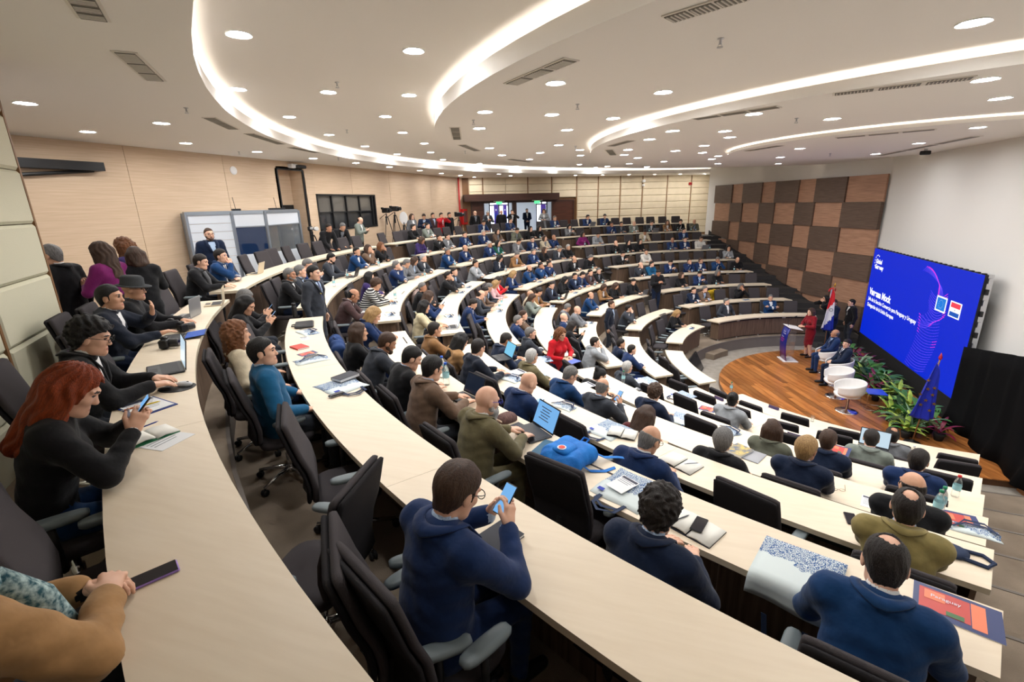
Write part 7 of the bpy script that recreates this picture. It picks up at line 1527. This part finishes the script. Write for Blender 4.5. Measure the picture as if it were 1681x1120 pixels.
# phones in hands, papers and bottles before the farther people
k_ = 0
for (o, J) in PEOPLE:
    hb = o.get('label', '')
    if 'holding a phone' in hb or 'with a phone' in hb or 'down at a phone' in hb:
        c = (Vector(J['wrL'])+Vector(J['wrR']))/2+Vector((0, .05, .09)); bpy.context.view_layer.update(); t = phone(o.matrix_world@c, o.rotation_euler.z, 'phone held by the '+hb.replace('holding a phone', '').replace('with a phone', '').replace('  ', ' ').replace(' ,', ','), scr_doc if o.data.name and len(o.data.polygons) > 12000 else None); t.rotation_euler = (rad(48), 0, o.rotation_euler.z); t['label'] = ' '.join(t['label'].split()[:16]).rstrip(',')
items = []
for n_, tpl in enumerate(PLBL):
    row, b, a, lb, o = tpl; d = hyp(o.location[0]-CAM[0], o.location[1]-CAM[1])
    if d < 7.5 or (row >= 8 and b == 'A'): continue
    hsh = int(abs(o.location[0]*517+o.location[1]*291)) % 10; rr = RF[row]+DEP*.42; P = (rr*cos(rad(a)), rr*sin(rad(a)), DT[row])
    if 'typing' in lb: items.append((row, b, a, laptop(P, rad(a)+PI/2, '', 108, [lap_b, lap_g][hsh % 2], scr_lit), 'open laptop'))
    elif hsh < 6: items.append((row, b, a, sheet_of(P, rad(a)+PI/2+.3*(hsh-3)*.2, '', head=False, n=0) if hsh % 3 else tote(P, rad(a)+PI/2+.2, '', .3, .3, fold=True), 'white paper sheet' if hsh % 3 else 'folded printed tote bag'))
    if hsh in (2, 5, 8): a2 = a+math.degrees(.3/rr); items.append((row, b, a2, bottle((rr*cos(rad(a2)), rr*sin(rad(a2)), DT[row]), '', ('green', 'blue', 'white')[hsh % 3]), 'water bottle'))
for x, y, r_ in ((586, 437, 8), (600, 431, 8), (608, 427, 8), (627, 424, 8), (654, 419, 8), (753, 428, 7), (714, 440, 7), (931, 407, 8), (1165, 410, 6), (1190, 470, 3)):
    P = on_desk(x, y, r_) if hyp(*(on_desk(x, y, r_)[:2])) < RF[r_]+DEP else None
    if P is None or hyp(P[0], P[1]) < RF[r_]: continue
    a = math.degrees(math.atan2(P[1], P[0])) % 360; items.append((r_, blk_of(a), a, bottle(P, '', 'blue'), 'water bottle'))
by = {}
for it in items: by.setdefault((it[0], it[1], it[4]), []).append(it)
for (r_, b, nm), L in by.items():
    L.sort(key=lambda t: -t[2])
    for k, it in enumerate(L): it[3]['label'] = f'{nm} on the {ORD[r_]} row desk, {SB[b]}'+(f', {NTH[k]} from the right' if len(L) > 1 else '')

# folder in the red coat's hands, coats left on chairs
for (o, J) in PEOPLE:
    if 'blue folder' in o['label']:
        c = o.matrix_world@((Vector(J['wrL'])+Vector(J['wrR']))/2+Vector((0, .13, -.02))); t = thing('folder', 'blue folder held by the person in bright red coat', 'folder', tuple(c), o.rotation_euler.z); m = MB(); m.bbox((0, 0, 0), (.26, .32, .02), .004); m.build('cover', mat('folder_blue', srgb(70, 92, 180), .5), t); m = MB(); m.box((0, .002, .002), (.245, .315, .012)); m.build('pages', paper_m, t)
def draped(x, y, row, coat, label):
    rr = RF[row]+DEP+.62; best = min(((abs(px((rr*cos(rad(a)), rr*sin(rad(a)), FL[row]+.8))[0]-x), a) for a in np.arange(105, 256, .1)), key=lambda t: t[0]+(0 if abs(px((rr*cos(rad(t[1])), rr*sin(rad(t[1])), FL[row]+.8))[1]-y) < 60 else 999)); a = best[1]
    t = thing('draped_coat', label, 'coat', (rr*cos(rad(a)), rr*sin(rad(a)), FL[row]), rad(a)+PI/2, 'coats left on chairs'); F = Field((-.36, -.2, .2), (.36, .25, 1.15), .02); F.cone((-.2, 0, .95), (.2, 0, .95), .085, .085, 1, .03); F.cone((-.2, -.02, .9), (-.21, -.05, .45), .09, .11, 1, .06); F.cone((.2, -.02, .9), (.21, -.05, .5), .09, .1, 1, .06); F.cone((0, -.02, .9), (0, -.04, .42), .13, .14, 1, .06, .6)
    X = [F.lo[i]+.02*np.arange(F.n[i]) for i in range(3)]; F.D += (.012*np.sin(X[0][:, None, None]*34+np.sin(X[2][None, None, :]*9)*2)).astype(np.float32)+0*X[1][None, :, None].astype(np.float32); me = mesh_from(F.net(), 'cloth'); me.materials.clear(); me.materials.append(coat); link('cloth', me, t)
    m = MB(); m.tube([(-.09, 0, 1.03), (0, -.03, 1.05), (.09, 0, 1.03)], .02, 6); m.build('collar', coat, t, smooth=True)
draped(1171, 487, 2, mat('coat_mustard', srgb(178, 146, 30), .85), 'mustard yellow coat left over a chair, second row, far block')
draped(686, 548, 6, mat('coat_taupe', srgb(146, 126, 120), .85), 'taupe coat hung over a chair back beside the cream vest person')
draped(556, 562, 7, mat('coat_blue', srgb(34, 60, 108), .85), 'blue padded coat hung over a chair at the seventh row end')
